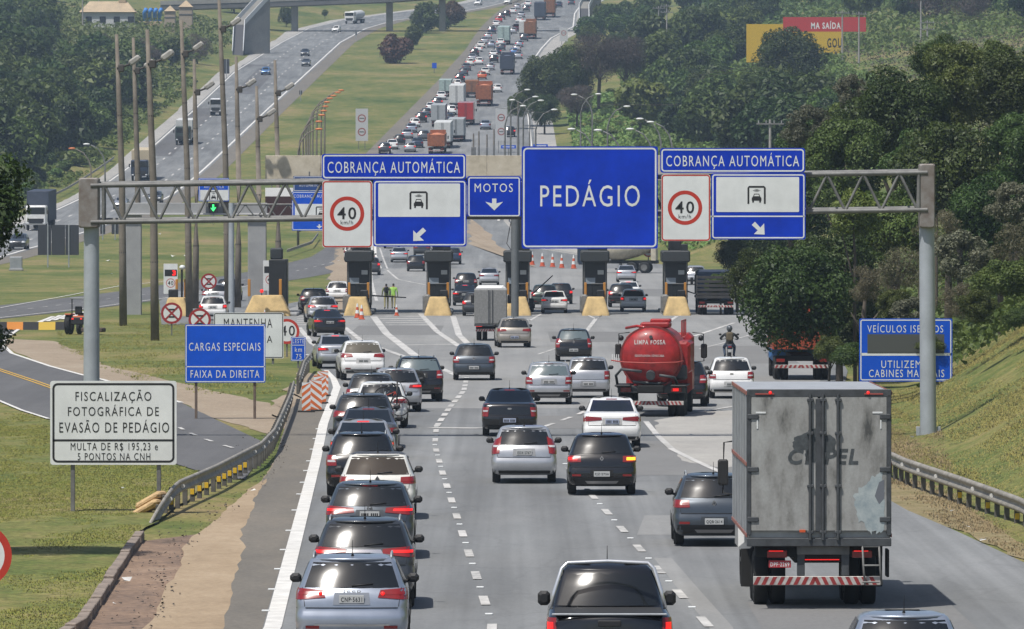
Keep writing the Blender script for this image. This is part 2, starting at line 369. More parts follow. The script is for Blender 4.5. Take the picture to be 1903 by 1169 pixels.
def dense(pts, step=12.0):
    """add points along a polyline so that it follows the slope"""
    out = [pts[0]]
    for a, b in zip(pts, pts[1:]):
        n = max(1, int((Vector(b[:2]) - Vector(a[:2])).length / step)) if max(a[1], b[1]) > 540 else 1
        for i in range(1, n + 1): out.append(tuple(u + (v - u) * i / n for u, v in zip(a, b)))
    return out
def ribbon(name, L, Rr, m, dz, parent=None, cols=1, jit=0.0, js=1.0):
    """sheet between two polylines of world (x, Y) points, draped dz above the land profile"""
    mb = MB(); pts = []
    if jit:
        def sub(Pl):
            o = []
            for (a, b) in zip(Pl, Pl[1:]):
                for i in range(10): k = i / 10; o.append((a[0] + (b[0] - a[0]) * k, a[1] + (b[1] - a[1]) * k))
            return o + [tuple(Pl[-1])]
        def wob(p, s): return (p[0] + jit * (noise.noise((p[0] * .4 * js, p[1] * .22 * js, s)) + .6 * noise.noise((p[0] * js, p[1] * .9 * js, s + 4))), p[1])
        L = [wob(p, 1.3) for p in sub(L)]; Rr = [wob(p, 7.7) for p in sub(Rr)]
    for (a, b, c, d) in zip(L, L[1:], Rr, Rr[1:]):
        n = 1
        if max(a[1], b[1], c[1], d[1]) > 540: n = max(1, int(abs(b[1] - a[1]) / 10))
        for i in range(n):
            k = i / n; pts.append((a[0] + (b[0] - a[0]) * k, a[1] + (b[1] - a[1]) * k, c[0] + (d[0] - c[0]) * k, c[1] + (d[1] - c[1]) * k))
    pts.append((*L[-1], *Rr[-1])); w = cols + 1
    for p in pts:
        for c in range(w):
            k = c / cols; X = p[0] + (p[2] - p[0]) * k; Yv = p[1] + (p[3] - p[1]) * k
            mb.v.append((X, Yv, prof(Yv) + dz))
    for j in range(len(pts) - 1):
        for c in range(cols):
            mb.f.append((j * w + c, j * w + c + 1, (j + 1) * w + c + 1, (j + 1) * w + c)); mb.m.append(0); mb.sm.append(False)
    return mb.build(name, m, parent)
def table_ribbon(name, tab, m, dz, parent=None):
    return ribbon(name, [(a, Y) for Y, a, b in tab], [(b, Y) for Y, a, b in tab], m, dz, parent)
def px(pts): return [tuple(G(*p)[:2]) for p in pts]

MAIN = [(40, -5.2, 12), (126, -5.2, 10.9), (144, -5.6, 10.6), (163, -6.1, 9.9), (174, -6.4, 9.4), (184, -6.5, 9.2), (202, -6.6, 9.2), (235, -7.3, 9.8), (259, -7.8, 11), (277, -7.7, 12.5), (316, -8.2, 14.5), (362, -10.4, 16), (400, -12.6, 17.5), (441, -15.5, 19), (475, -16.2, 20.5), (520, -16, 21.5), (560, -14.5, 22), (643, -12.8, 21), (690, -13, 18), (740, -14.4, 7), (770, -15, 2), (860, -16.5, -1), (950, -17.5, 0), (1070, -18.7, 3.5), (1355, -11.1, 3), (1425, -9.6, 3.8), (1535, -7, 6.7), (1605, -6, 9.1), (1690, -4.5, 14.7), (1800, -1.5, 16), (1870, 1.2, 18), (1980, 7, 24), (2200, 20, 36)]
road = table_ribbon('motorway_road', MAIN, ASPH, .03); tag(road, kind='structure', label='grey asphalt motorway running through the toll plaza and uphill', cat='road')
LEFTC = [(560, -70, -57.5), (730, -63, -51), (765, -61.5, -50), (860, -57, -46), (942, -55, -43.3), (1040, -54, -42.3), (1220, -53.5, -40.5), (1400, -53.4, -38.5), (1575, -50, -36.5), (1675, -47, -33), (1740, -41, -27.6), (1800, -30, -14.5), (1850, -20, -7), (1900, -12, -1.5), (1980, -4, 4), (2200, 8, 16)]
road2 = table_ribbon('opposite_road', LEFTC, ASPH, .03); tag(road2, kind='structure', label='opposite carriageway climbing away left of the grassy median', cat='road')
# its pale outer shoulder and bus bay
sh2 = ribbon('road_shoulder', [(a - 2.2 - (4.5 if 1330 < Y < 1640 else 0), Y) for Y, a, b in LEFTC], [(a, Y) for Y, a, b in LEFTC], CONC, .022); tag(sh2, kind='structure', label='pale shoulder along the outer edge of the opposite carriageway', cat='shoulder')
sh3 = ribbon('road_shoulder', [(b, Y) for Y, a, b in LEFTC], [(b + 2.6, Y) for Y, a, b in LEFTC], SHOULDER, .022); tag(sh3, kind='structure', label='dusty shoulder between the opposite carriageway and the median grass', cat='shoulder')
far_l = [t for t in MAIN if t[0] >= 643]
sh4 = ribbon('road_shoulder', [(a - (3.6 if Y < 800 else 2.6), Y) for Y, a, b in far_l], [(a, Y) for Y, a, b in far_l], SHOULDER, .022); tag(sh4, kind='structure', label='brown dusty strip between the median grass and the queue', cat='shoulder')
far_r = [t for t in MAIN if t[0] >= 740]
sh5 = ribbon('road_shoulder', [(b, Y) for Y, a, b in far_r], [(b + (3.2 if Y > 1000 else 4.2), Y) for Y, a, b in far_r], CONC, .022); tag(sh5, kind='structure', label='pale concrete shoulder at the outer edge of the uphill lanes', cat='shoulder')
# plaza: automatic lanes at the side, local road behind, access road in front
pl = ribbon('plaza_apron', px([(300, 604), (296, 560), (330, 542)]), px([(548, 604), (520, 560), (500, 530)]), ASPH, .026); tag(pl, kind='structure', label='asphalt apron of the automatic lane at the side of the plaza', cat='road')
LOCC = [(-40, 400), (-36, 455), (-32.5, 500), (-29.3, 560), (-25.5, 620), (-20, 680), (-16, 735), (-15, 790)]
loc = ribbon('local_road', [(x - 4.2, y) for x, y in LOCC], [(x + 4.2 - (1.5 if y > 700 else 0), y) for x, y in LOCC], ASPH2, .018); tag(loc, kind='structure', label='dark two-lane local road crossing the grass behind the tall poles', cat='road')
UP = px([(60, 606), (32, 614), (10, 630), (4, 642), (21, 658), (93, 682), (156, 699), (191, 707), (337, 750), (420, 790), (500, 828)])
LO = px([(-150, 640), (-150, 660), (-140, 690), (-100, 715), (0, 747), (40, 764), (90, 780), (200, 825), (328, 864), (407, 889), (455, 892)])
acc = ribbon('access_road', UP, LO, ASPH2, .024); tag(acc, kind='structure', label='dark access road with yellow centre line bending behind the white sign', cat='road')
dv = ribbon('dirt_verge', px([(101, 634), (140, 652), (186, 677), (345, 714), (440, 737), (500, 750)]), UP[2:4] + [UP[5], UP[8], *px([(430, 788), (510, 812)])], DIRT, .014, jit=.25, js=.6); tag(dv, kind='structure', label='pale dirt verge between the access road and the mown grass', cat='verge')
dv2 = ribbon('dirt_verge', px([(470, 775), (520, 742), (560, 690)]), px([(545, 812), (580, 770), (612, 700)]), DIRT, .010, jit=0.5); tag(dv2, kind='structure', label='pale dirt patch around the orange chevron panels', cat='verge')
dv3 = ribbon('dirt_patch', px([(600, 575), (606, 540), (612, 500), (632, 465), (655, 440)]), px([(640, 585), (655, 545), (676, 510), (690, 470), (702, 440)]), DIRT, .034, jit=0.8); tag(dv3, kind='structure', label='pale dusty area at the roadside just past the toll booths', cat='verge')
dv4 = ribbon('dirt_patch', px([(878, 455), (870, 430), (872, 405)]), px([(1000, 500), (935, 462), (893, 420)]), DIRT, .034, jit=0.8); tag(dv4, kind='structure', label='sandy shoulder beyond the booths inside the curved guardrail', cat='verge')
# near side shoulder: asphalt edge, sand strip, gutter, kerb
sd = ribbon('sand_strip', [(-8.2, 60), *px([(278, 1169), (325, 1060), (352, 1000), (385, 975), (430, 940), (470, 912)])], [(-4.9, 60), *px([(408, 1169), (440, 1070), (455, 990), (468, 955), (478, 925), (496, 892)])], SAND, .034, jit=.16, js=.6); tag(sd, kind='structure', label='strip of blown sand along the edge of the near lane', cat='sand')
dv5 = ribbon('dirt_verge', px([(440, 945), (475, 905), (505, 868), (520, 830), (533, 790), (545, 750)]), px([(492, 925), (515, 880), (532, 840), (545, 800), (556, 765), (570, 742)]), DIRT, .02, jit=.12, js=.6); tag(dv5, kind='structure', label='narrow dirt edge between the guardrail and the paved shoulder', cat='verge')
gt = ribbon('gutter', [(-10.1, 60), *px([(150, 1169), (200, 1090), (240, 1030), (256, 1008)])], [(-5.4, 60), *px([(385, 1169), (415, 1060), (430, 1000), (440, 985)])], GUTTER, .016, jit=.12); tag(gt, kind='structure', label='dirt-filled roadside gutter below the lawn', cat='gutter')
KERB = mat('kerb_concrete', (.21, .17, .14), .9, var=.35, vscale=3, bump=.5, bscale=12)
kp = [(-10.15, 60), *px([(150, 1169), (200, 1090), (240, 1030), (258, 1004)])]
kerb = thing('kerb', 'weathered concrete kerb between the lawn and the gutter', 'kerb')
for a, b in zip(kp, kp[1:]):
    L = (Vector(b) - Vector(a)).length; n = max(1, int(L / 2.0)); an = math.atan2(b[1] - a[1], b[0] - a[0])
    for i in range(n):
        c = Vector(a).lerp(Vector(b), (i + .5) / n)
        MB().bev((0, 0, .05 + random.uniform(-.03, .03)), (L / n - .05, .20, .26), .012).build('kerb_stone', KERB, kerb, (c.x + random.uniform(-.02, .02), c.y, 0)).rotation_euler = (R(random.uniform(-3, 3)), 0, an)
lawn_edge = ribbon('lawn', [(-60, 60), (-60, 126), (-60, 160), (-50, 200), (-40, 226), (-20, 262)], [(-10.2, 60), *px([(146, 1169), (225, 1050), (256, 1004), (272, 985), (405, 893)])], GRASS, .06, jit=.16)
tag(lawn_edge, kind='structure', label='mown green lawn in the near corner beside the gutter', cat='lawn')
# verge between the near lane edge and the guardrail on the bank side
vg = ribbon('dry_verge', px([(1903, 1044), (1788, 990), (1674, 957), (1600, 905)]), px([(2010, 1044), (1903, 985), (1770, 930), (1690, 890)]), ground_mat('dry_grass', [(.34, (.13, .12, .05)), (.5, (.20, .165, .085)), (.64, (.27, .215, .135))], (.3, 2), bump=.5, bscale=6, speck=(9, .3)), .02, jit=.3); tag(vg, kind='structure', label='dry yellow grass verge in front of the bank guardrail', cat='verge')
gore = ribbon('grooved_apron', px([(1440, 860), (1330, 872), (1272, 858), (1235, 835), (1215, 806), (1222, 784), (1300, 768)]), px([(1560, 850), (1520, 840), (1480, 820), (1450, 800), (1430, 785), (1420, 775), (1400, 762)]), CONC, .036, jit=0.25); tag(gore, kind='structure', label='pale grooved concrete apron between the tanker lane and the box truck', cat='pavement')

ps = [t for t in MAIN if t[0] <= 290]; wl = [(60, -4.25), (126, -4.30), (203, -5.62), (240, -6.25), (270, -6.7), (300, -7.4)]
psh = ribbon('paved_shoulder', [(a - .02, Y) for Y, a, b in ps], [(lerp_tab(wl, Y)[0], Y) for Y, a, b in ps], SHOULDER, .0325); tag(psh, kind='structure', label='dusty paved shoulder between the white edge line and the sand', cat='shoulder')
# ------------------------------------------------------------------ road markings (children of the road)
def stripe(pts, w, m=None, dz=.045, name='painted_line', parent=None, w2=None):
    pts = dense([tuple(p) for p in pts]); mb = MB(); N = len(pts); w2 = w2 or w
    for k, p in enumerate(pts):
        a = Vector(pts[max(0, k - 1)]); b = Vector(pts[min(N - 1, k + 1)]); d = (b - a); nrm = Vector((-d.y, d.x)).normalized(); ww = w + (w2 - w) * k / max(1, N - 1)
        for sgn in (1, -1):
            q = Vector(p) + nrm * ww / 2 * sgn; mb.v.append((q.x, q.y, prof(q.y) + dz))
    for k in range(N - 1): mb.f.append((2 * k, 2 * k + 1, 2 * k + 3, 2 * k + 2)); mb.m.append(0); mb.sm.append(False)
    return mb.build(name, m or ROADPAINT, parent or road)
def poly_len(pts):
    return sum((Vector(b) - Vector(a)).length for a, b in zip(pts, pts[1:]))
def at_len(pts, s):
    for a, b in zip(pts, pts[1:]):
        L = (Vector(b) - Vector(a)).length
        if s <= L: return tuple(Vector(a).lerp(Vector(b), s / L))
        s -= L
    return tuple(pts[-1])
def dashes(pts, on, off, w, start=0.0, m=None, parent=None, stud=False, name='lane_dash'):
    L = poly_len(pts); s = start
    while s < L - .3:
        stripe([at_len(pts, s), at_len(pts, min(L, s + on))], w, m or WORN, name=name, parent=parent)
        if stud:
            q = at_len(pts, s + on + off / 2); MB().bev((0, 0, .015), (.14, .12, .03), .008).build('road_stud', white_paint, parent or road, (q[0], q[1], prof(q[1]) + .03))
        s += on + off
stripe([(-4.05, 60), *px([(507, 1169), (586, 860), (601, 790), (616, 750), (626, 722)])], .30)
stripe(px([(626, 722), (620, 706), (606, 690)]), .30, w2=.2)
for py in (1140, 1100, 1062, 1026, 990, 952, 922, 900, 878, 860, 838, 818, 800):
    q = G(507 + (586 - 507) * (1169 - py) / 309 - 11 - (py - 800) * .03, py); MB().bev((0, 0, .015), (.14, .12, .03), .008).build('road_stud', white_paint, road, (q.x, q.y, .03))
L2 = [(-.8, 60), *px([(916, 1169), (821, 877), (808, 830), (811, 795)])]
dashes(L2, 3, 6, .17, 1.0, stud=True)
dashes(px([(811, 795), (835, 760), (862, 728), (868, 700)]), 3.5, 2.2, .2, 0)
L3 = [(2.6, 60), *px([(1318, 1169), (1105, 929), (1046, 860)])]
dashes(L3, 3, 6, .17, 3.2, stud=True)
dashes(px([(1009, 796), (1073, 773), (1130, 745)]), 4, 3, .17)
stripe(px([(0, 573), (60, 562), (156, 544), (222, 532), (310, 523)]), .15, parent=loc, dz=.04)
for a, b in (((0, 597), (60, 590)), ((140, 585), (222, 580))): pass
dashes([(x, y) for x, y in LOCC], 3, 5, .13, 0, parent=loc)
stripe([(x + 3.6, y) for x, y in LOCC[:5]], .15, parent=loc, dz=.04)
stripe(px([(34, 613), (10, 630), (5, 642), (22, 658), (93, 682), (156, 699), (191, 707), (337, 750)]), .2, parent=acc, dz=.04)
stripe(px([(-60, 722), (0, 747), (40, 764), (90, 780)]), .14, parent=acc, dz=.04)
for o in (-.12, .12):
    stripe([(a + o, b) for a, b in px([(-80, 662), (0, 689), (60, 709), (120, 730)])], .1, YELPAINT, parent=acc, dz=.04)
dashes(px([(330, 795), (350, 806), (385, 820), (425, 833), (460, 842)]), 2.2, 3.6, .13, 1, parent=acc)
for k, o in enumerate((0, 1, 2, 3, 4)):
    stripe(px([(72 + o * 14, 600 - o * 2), (100 + o * 14, 589 - o * 2.2)]), .35, parent=loc, dz=.04)
# toll approach markings
for pts, w in (([(641, 610), (675, 637), (768, 670), (821, 687), (850, 700)], .38), ([(694, 589), (718, 621), (781, 670)], .55), ([(781, 584), (813, 618), (853, 645)], .42), ([(842, 589), (853, 624), (872, 643)], .45), ([(556, 610), (580, 640), (592, 648)], .35), ([(1107, 594), (1089, 618), (1082, 628)], .3), ([(1085, 583), (1107, 594), (1128, 584)], .22), ([(1258, 589), (1226, 610), (1205, 622)], .3), ([(1236, 580), (1258, 590), (1290, 580)], .22), ([(1365, 601), (1320, 616), (1290, 626)], .3), ([(960, 590), (985, 597), (1010, 582)], .22), ([(1200, 785), (1222, 812), (1250, 838), (1290, 858), (1350, 885)], .24), ([(1300, 768), (1365, 757)], .22), ([(700, 560), (690, 520), (690, 470), (694, 440)], .3), ([(720, 500), (712, 480), (706, 462)], .2), ([(720, 503), (740, 520), (790, 530)], .25), ([(1000, 660), (1060, 640)], .15), ([(1300, 650), (1340, 640), (1400, 622)], .15), ([(1310, 690), (1380, 670)], .15)):
    stripe(px(pts), w * .8, WORN)
for py in (589, 593, 597, 601, 605):
    stripe(px([(700 + (py - 589) * 1.4, py), (784 + (py - 589) * 1.6, py)]), 1.8 if py < 595 else 1.4, WORN, dz=.042, name='rumble_stripe')
    stripe(px([(552, py), (582, py)]), 1.4, WORN, dz=.042, name='rumble_stripe')
for pts in ([(740, 643), (850, 641)], [(800, 797), (893, 798)], [(560, 660), (590, 662)]): stripe(px(pts), .9, WORN, dz=.042, name='worn_cross_line')
# opposite carriageway lines
stripe([(b - .5, Y) for Y, a, b in LEFTC[:-1]], .3, parent=road2)
stripe([(a + .4, Y) for Y, a, b in LEFTC[:-1]], .25, parent=road2)
for k in (1 / 3., 2 / 3.): dashes([(a + (b - a) * k, Y) for Y, a, b in LEFTC[1:-1]], 5, 11, .25, 0, parent=road2)
# far uphill lanes
stripe([(b - .6, Y) for Y, a, b in MAIN if Y >= 860], .3); stripe([(a + .6, Y) for Y, a, b in MAIN if Y >= 680], .25)
tp = mat('tar_patch', (.105, .105, .108), .9, var=.2, vscale=.6)
for (x0, x1, y0, y1, m) in ((-.2, 3.1, 150, 163, tp), (3.9, 7.2, 168, 171.5, tp), (-49.5, -46, 1235, 1330, tp), (-53, -49.5, 1080, 1240, tp), (-45, -41, 1430, 1460, tp)): pass
for (x0, x1, y0, y1) in ((-53, -49.3, 1060, 1230), (-49.2, -45.4, 1290, 1420), (-52.9, -46, 1428, 1440)):
    ribbon('asphalt_patch', [(x0, y0), (x0, y1)], [(x1, y0), (x1, y1)], ASPH2, .038, road2)
pale = ground_mat('pale_patch_and_sheen', [(.34, (.205, .207, .205)), (.5, (.240, .241, .236)), (.66, (.275, .272, .264))], (.08, .6), stretch=.3, rough=.85, bump=.1, bscale=30, speck=(14, .1), streak=.08)
plz = ribbon('plaza_sheen', [(a + 1.0, Y) for Y, a, b in MAIN if 259 <= Y <= 690], [(b - 1.0, Y) for Y, a, b in MAIN if 259 <= Y <= 690], pale, .033, road, jit=.4)  # same asphalt, lightened: the plaza's sky sheen is put into the colour
ribbon('pavement_patch', px([(1215, 1040), (1262, 1100), (1318, 1169)]) + [(3.2, 90)], px([(1248, 1040), (1300, 1100), (1362, 1169)]) + [(3.55, 90)], pale, .0335, road)
for (x0, x1, y0, y1) in ((2.75, 6.3, 161, 171),):
    ribbon('pavement_patch', [(x0, y0), (x0 + .35, y1)], [(x1, y0), (x1 + .1, y1)], pale, .034, road)
for (x0, x1, y0, y1) in ((4.3, 8.0, 112, 134), (-.5, 2.6, 236, 250), (8, 13, 330, 370), (3.0, 6.2, 196, 224), (-9, -4, 400, 430), (2, 8, 380, 410), (4, 13, 560, 600)):
    ribbon('asphalt_patch', [(x0, y0), (x0, y1)], [(x1, y0), (x1, y1)], ground_mat('patch_asphalt', [(.3, (.15, .15, .15)), (.7, (.195, .195, .19))], (.1, .6), stretch=.3, speck=(14, .1)) if 'patch_asphalt' not in MATS else MATS['patch_asphalt'], .034, road)

# ------------------------------------------------------------------ guardrails
def guardrail(name, pts, label, post_step=2.0, h=.75, bury=False, yellow=(), face=1, dark=False, big=True, zfun=None):
    """w-beam rail along world (x,Y) points; face = side of the posts"""
    zf = zfun or gz
    t = thing(name, label, 'guardrail', (0, 0, 0)); m = mat('guardrail_steel', (.27, .25, .215), .6, .15, var=.3, vscale=1.5)
    pm = mat('guardrail_post', (.09, .085, .075), .8, var=.3, vscale=4)
    L = poly_len(pts); n = max(2, int(L / (1.5 if big else 6))); prof_ = [(0, .16), (.05, .13), (.06, .09), (.01, .05), (.0, .0), (.01, -.05), (.06, -.09), (.05, -.13), (0, -.16)]
    P_ = [at_len(pts, L * i / n) for i in range(n + 1)]; mb = MB(); w = len(prof_)
    for k, p in enumerate(P_):
        a = Vector(P_[max(0, k - 1)]); b = Vector(P_[min(n, k + 1)]); d = b - a; nr = Vector((d.y, -d.x)).normalized() * face
        z = zf(p[0], p[1]) + h - .16
        if bury: z -= (h - .1) * max(0, 1 - (L * k / n) / 9.0) ** 1.5
        for (o, u) in prof_: q = Vector(p) + nr * (o + .06); mb.v.append((q.x, q.y, z + u))
    for k in range(n):
        for i in range(w - 1): mb.f.append((k * w + i, k * w + i + 1, (k + 1) * w + i + 1, (k + 1) * w + i)); mb.m.append(0); mb.sm.append(True)
    me = mb.build('rail_beam', m, t)
    so = me.modifiers.new('thickness', 'SOLIDIFY'); so.thickness = .02
    if big:
        s = 1.5; k = 0
        pmsh = MB().bev((0, 0, 0), (.12, .14, h + .1), .01).mesh('post', pm)
        while s < L:
            p = at_len(pts, s); lo = (h - .1) * max(0, 1 - s / 9.0) ** 1.5 if bury else 0
            if lo < .4:
                o = link(bpy.data.objects.new('post', pmsh), t, (p[0], p[1], zf(*p) + h / 2 - .12 - lo))
                if k in yellow: MB().bev((0, 0, 0), (.10, .02, .14), .005).build('reflector', mat('reflector_yellow', (.60, .38, .02), .5), t, (p[0], p[1] - .085, zf(*p) + .25))
                elif k % 2 == 0: MB().tube((0, 0, 0), (0, -.03, 0), .05, n=10).build('rail_bolt', mat('bolt_white', (.6, .6, .58), .5), t, (p[0] + .13 * face, p[1] - .03, zf(*p) + h - .16 - lo))
            s += post_step; k += 1
    return t
gl = px([(272, 978), (330, 945), (395, 915), (440, 890), (480, 868), (505, 840), (520, 805), (535, 768), (542, 742)])
guardrail('guardrail', gl, 'grey guardrail with buried end curving along the near lane edge', 2.0, .70, True, (3, 6, 7, 8, 10, 11, 12, 13, 14, 15), 1, zfun=lambda x, y: 0.0)
guardrail('guardrail', px([(553, 735), (562, 705), (574, 690)]), 'short grey guardrail length behind the orange chevron panels', 2.0, .8, False, (), 1, zfun=lambda x, y: 0.0)
gr = [(11.5, 120), *px([(1990, 1040), (1903, 985), (1800, 945), (1690, 905), (1640, 880)]), (11.2, 230), (12.0, 255)]
guardrail('guardrail', gr, 'rusty guardrail with yellow reflectors at the foot of the grass bank', 2.0, .72, False, (5, 8, 14, 17, 22, 25, 28), -1, zfun=lambda x, y: 0.0)
guardrail('guardrail', [(b + (.5 if Y < 1000 else 3.6), Y) for Y, a, b in MAIN if 735 <= Y <= 1000], 'distant curved guardrail beside the sandy shoulder past the booths', 4, 1.0, False, (), -1, big=False)
guardrail('guardrail', [(a - 2.6, Y) for Y, a, b in LEFTC if 730 <= Y <= 1050], 'distant guardrail along the wooded edge of the opposite carriageway', 4, .9, False, (), 1, big=False)
guardrail('guardrail', px([(532, 478), (555, 470), (578, 462), (590, 445)]), 'short curved guardrail on the grass behind the leftmost toll booth', 4, .8, False, (), 1, big=False)

# ================================================================== VEHICLES
glass_dark = mat('tinted_glass', (.010, .012, .014), .14, spec=.6)
glass_clear = mat('pale_car_glass', (.10, .13, .14), .15, spec=.7)
lamp_red = mat('tail_lamp_red', (.20, .012, .012), .25, coat=.4)
lamp_on = mat('tail_lamp_lit', (.45, .01, .01), .3, emit=(1, .02, .015), estr=.75)
lamp_amber = mat('indicator_lit', (.6, .2, .01), .3, emit=(1, .35, .02), estr=2.0)
lamp_clear = mat('lamp_clear', (.42, .42, .43), .2)
plate_m = mat('plate_grey', (.42, .43, .43), .5); plate_blue = mat('plate_blue', (.30, .34, .45), .5); plate_red = mat('plate_red', (.38, .03, .04), .5)
chrome = mat('chrome', (.70, .70, .71), .12, 1.0)
alloy = mat('alloy_rim', (.33, .33, .34), .35, .7)
under = mat('underbody', (.008, .008, .008), .9)
head_m = mat('headlamp', (.62, .64, .66), .12)
def paint(name, c, metal=.35, rough=.34): return mat('paint_' + name, c, rough, metal, var=.10, vscale=1.6, coat=.7)
PAINT = dict(silver=paint('silver', (.42, .43, .45), .55), bluesilver=paint('bluesilver', (.30, .335, .40), .55), white=paint('white', (.68, .68, .67), 0), offwhite=paint('offwhite', (.62, .61, .57), 0),
    black=paint('black', (.009, .009, .010), .1, .22), graphite=paint('graphite', (.045, .049, .055), .4), grey=paint('grey', (.085, .092, .10), .45), bluegrey=paint('bluegrey', (.055, .068, .085), .45),
    darkblue=paint('darkblue', (.015, .028, .06), .3), blue=paint('blue', (.06, .16, .36), .3), red=paint('red', (.38, .02, .02), .1), gold=paint('gold', (.34, .31, .27), .5), green=paint('green', (.03, .05, .045), .3), orange=paint('orange', (.45, .10, .02), .1), brown=paint('brown', (.12, .06, .035), .2))

# horizontal slices of a body: z, half width, rear y, front y (origin on the ground under the rear axle, front towards +y)
SL = {}
SL['hatch'] = [(.21, .70, -.46, 3.0), (.25, .79, -.58, 3.15), (.34, .835, -.66, 3.25), (.48, .85, -.70, 3.28), (.60, .85, -.69, 3.27), (.65, .848, -.655, 3.24), (.78, .845, -.635, 3.15), (.88, .84, -.60, 2.95), (.95, .83, -.56, 2.45), (.985, .815, -.53, 2.12), (1.02, .79, -.515, 2.0), (1.12, .755, -.445, 1.80), (1.24, .71, -.36, 1.55), (1.35, .665, -.28, 1.28), (1.42, .625, -.20, 1.06), (1.455, .56, -.05, .92), (1.48, .44, .20, .72), (1.49, .25, .42, .58)]
SL['suv'] = [(.26, .74, -.52, 3.15), (.30, .83, -.66, 3.35), (.40, .885, -.76, 3.46), (.54, .905, -.80, 3.50), (.68, .905, -.79, 3.49), (.73, .90, -.75, 3.47), (.88, .90, -.73, 3.40), (1.00, .892, -.69, 3.15), (1.06, .885, -.655, 2.6), (1.10, .87, -.62, 2.15), (1.14, .845, -.60, 2.02), (1.24, .81, -.535, 1.84), (1.36, .765, -.455, 1.60), (1.47, .72, -.38, 1.36), (1.545, .68, -.30, 1.16), (1.585, .61, -.14, .98), (1.61, .48, .2, .75), (1.62, .28, .38, .58)]
SL['sedan'] = [(.20, .72, -.60, 3.0), (.24, .80, -.80, 3.2), (.33, .845, -.92, 3.32), (.47, .86, -.96, 3.36), (.60, .86, -.955, 3.35), (.65, .857, -.92, 3.33), (.80, .85, -.90, 3.2), (.92, .84, -.88, 2.95), (.985, .825, -.86, 2.45), (1.02, .80, -.80, 2.15), (1.035, .775, -.30, 2.08), (1.06, .765, -.20, 2.02), (1.16, .725, .02, 1.78), (1.27, .68, .25, 1.52), (1.36, .64, .46, 1.30), (1.41, .60, .60, 1.14), (1.445, .52, .76, 1.0), (1.465, .36, .88, .92)]
SL['mini'] = [(.22, .70, -.44, 2.85), (.26, .78, -.55, 3.0), (.35, .815, -.62, 3.08), (.50, .825, -.65, 3.1), (.62, .825, -.645, 3.09), (.67, .822, -.615, 3.07), (.80, .82, -.60, 3.0), (.92, .815, -.58, 2.8), (.99, .805, -.555, 2.35), (1.02, .79, -.54, 2.05), (1.06, .77, -.52, 1.96), (1.18, .74, -.46, 1.75), (1.30, .705, -.38, 1.52), (1.40, .675, -.31, 1.3), (1.455, .64, -.24, 1.15), (1.49, .57, -.10, 1.0), (1.51, .44, .1, .8), (1.52, .25, .3, .6)]
SL['pickup'] = [(.42, .78, -.9, 3.3), (.46, .86, -1.0, 3.5), (.56, .915, -1.08, 3.65), (.70, .93, -1.10, 3.70), (.82, .93, -1.10, 3.69), (.95, .925, -1.095, 3.6), (1.05, .915, -1.09, 3.4), (1.10, .905, -1.08, 3.0), (1.13, .89, -1.04, 2.7), (1.145, .86, .80, 2.6), (1.20, .83, .83, 2.5), (1.36, .78, .92, 2.26), (1.52, .72, 1.02, 2.02), (1.64, .67, 1.10, 1.82), (1.70, .61, 1.2, 1.7), (1.735, .48, 1.32, 1.58), (1.745, .28, 1.4, 1.5)]
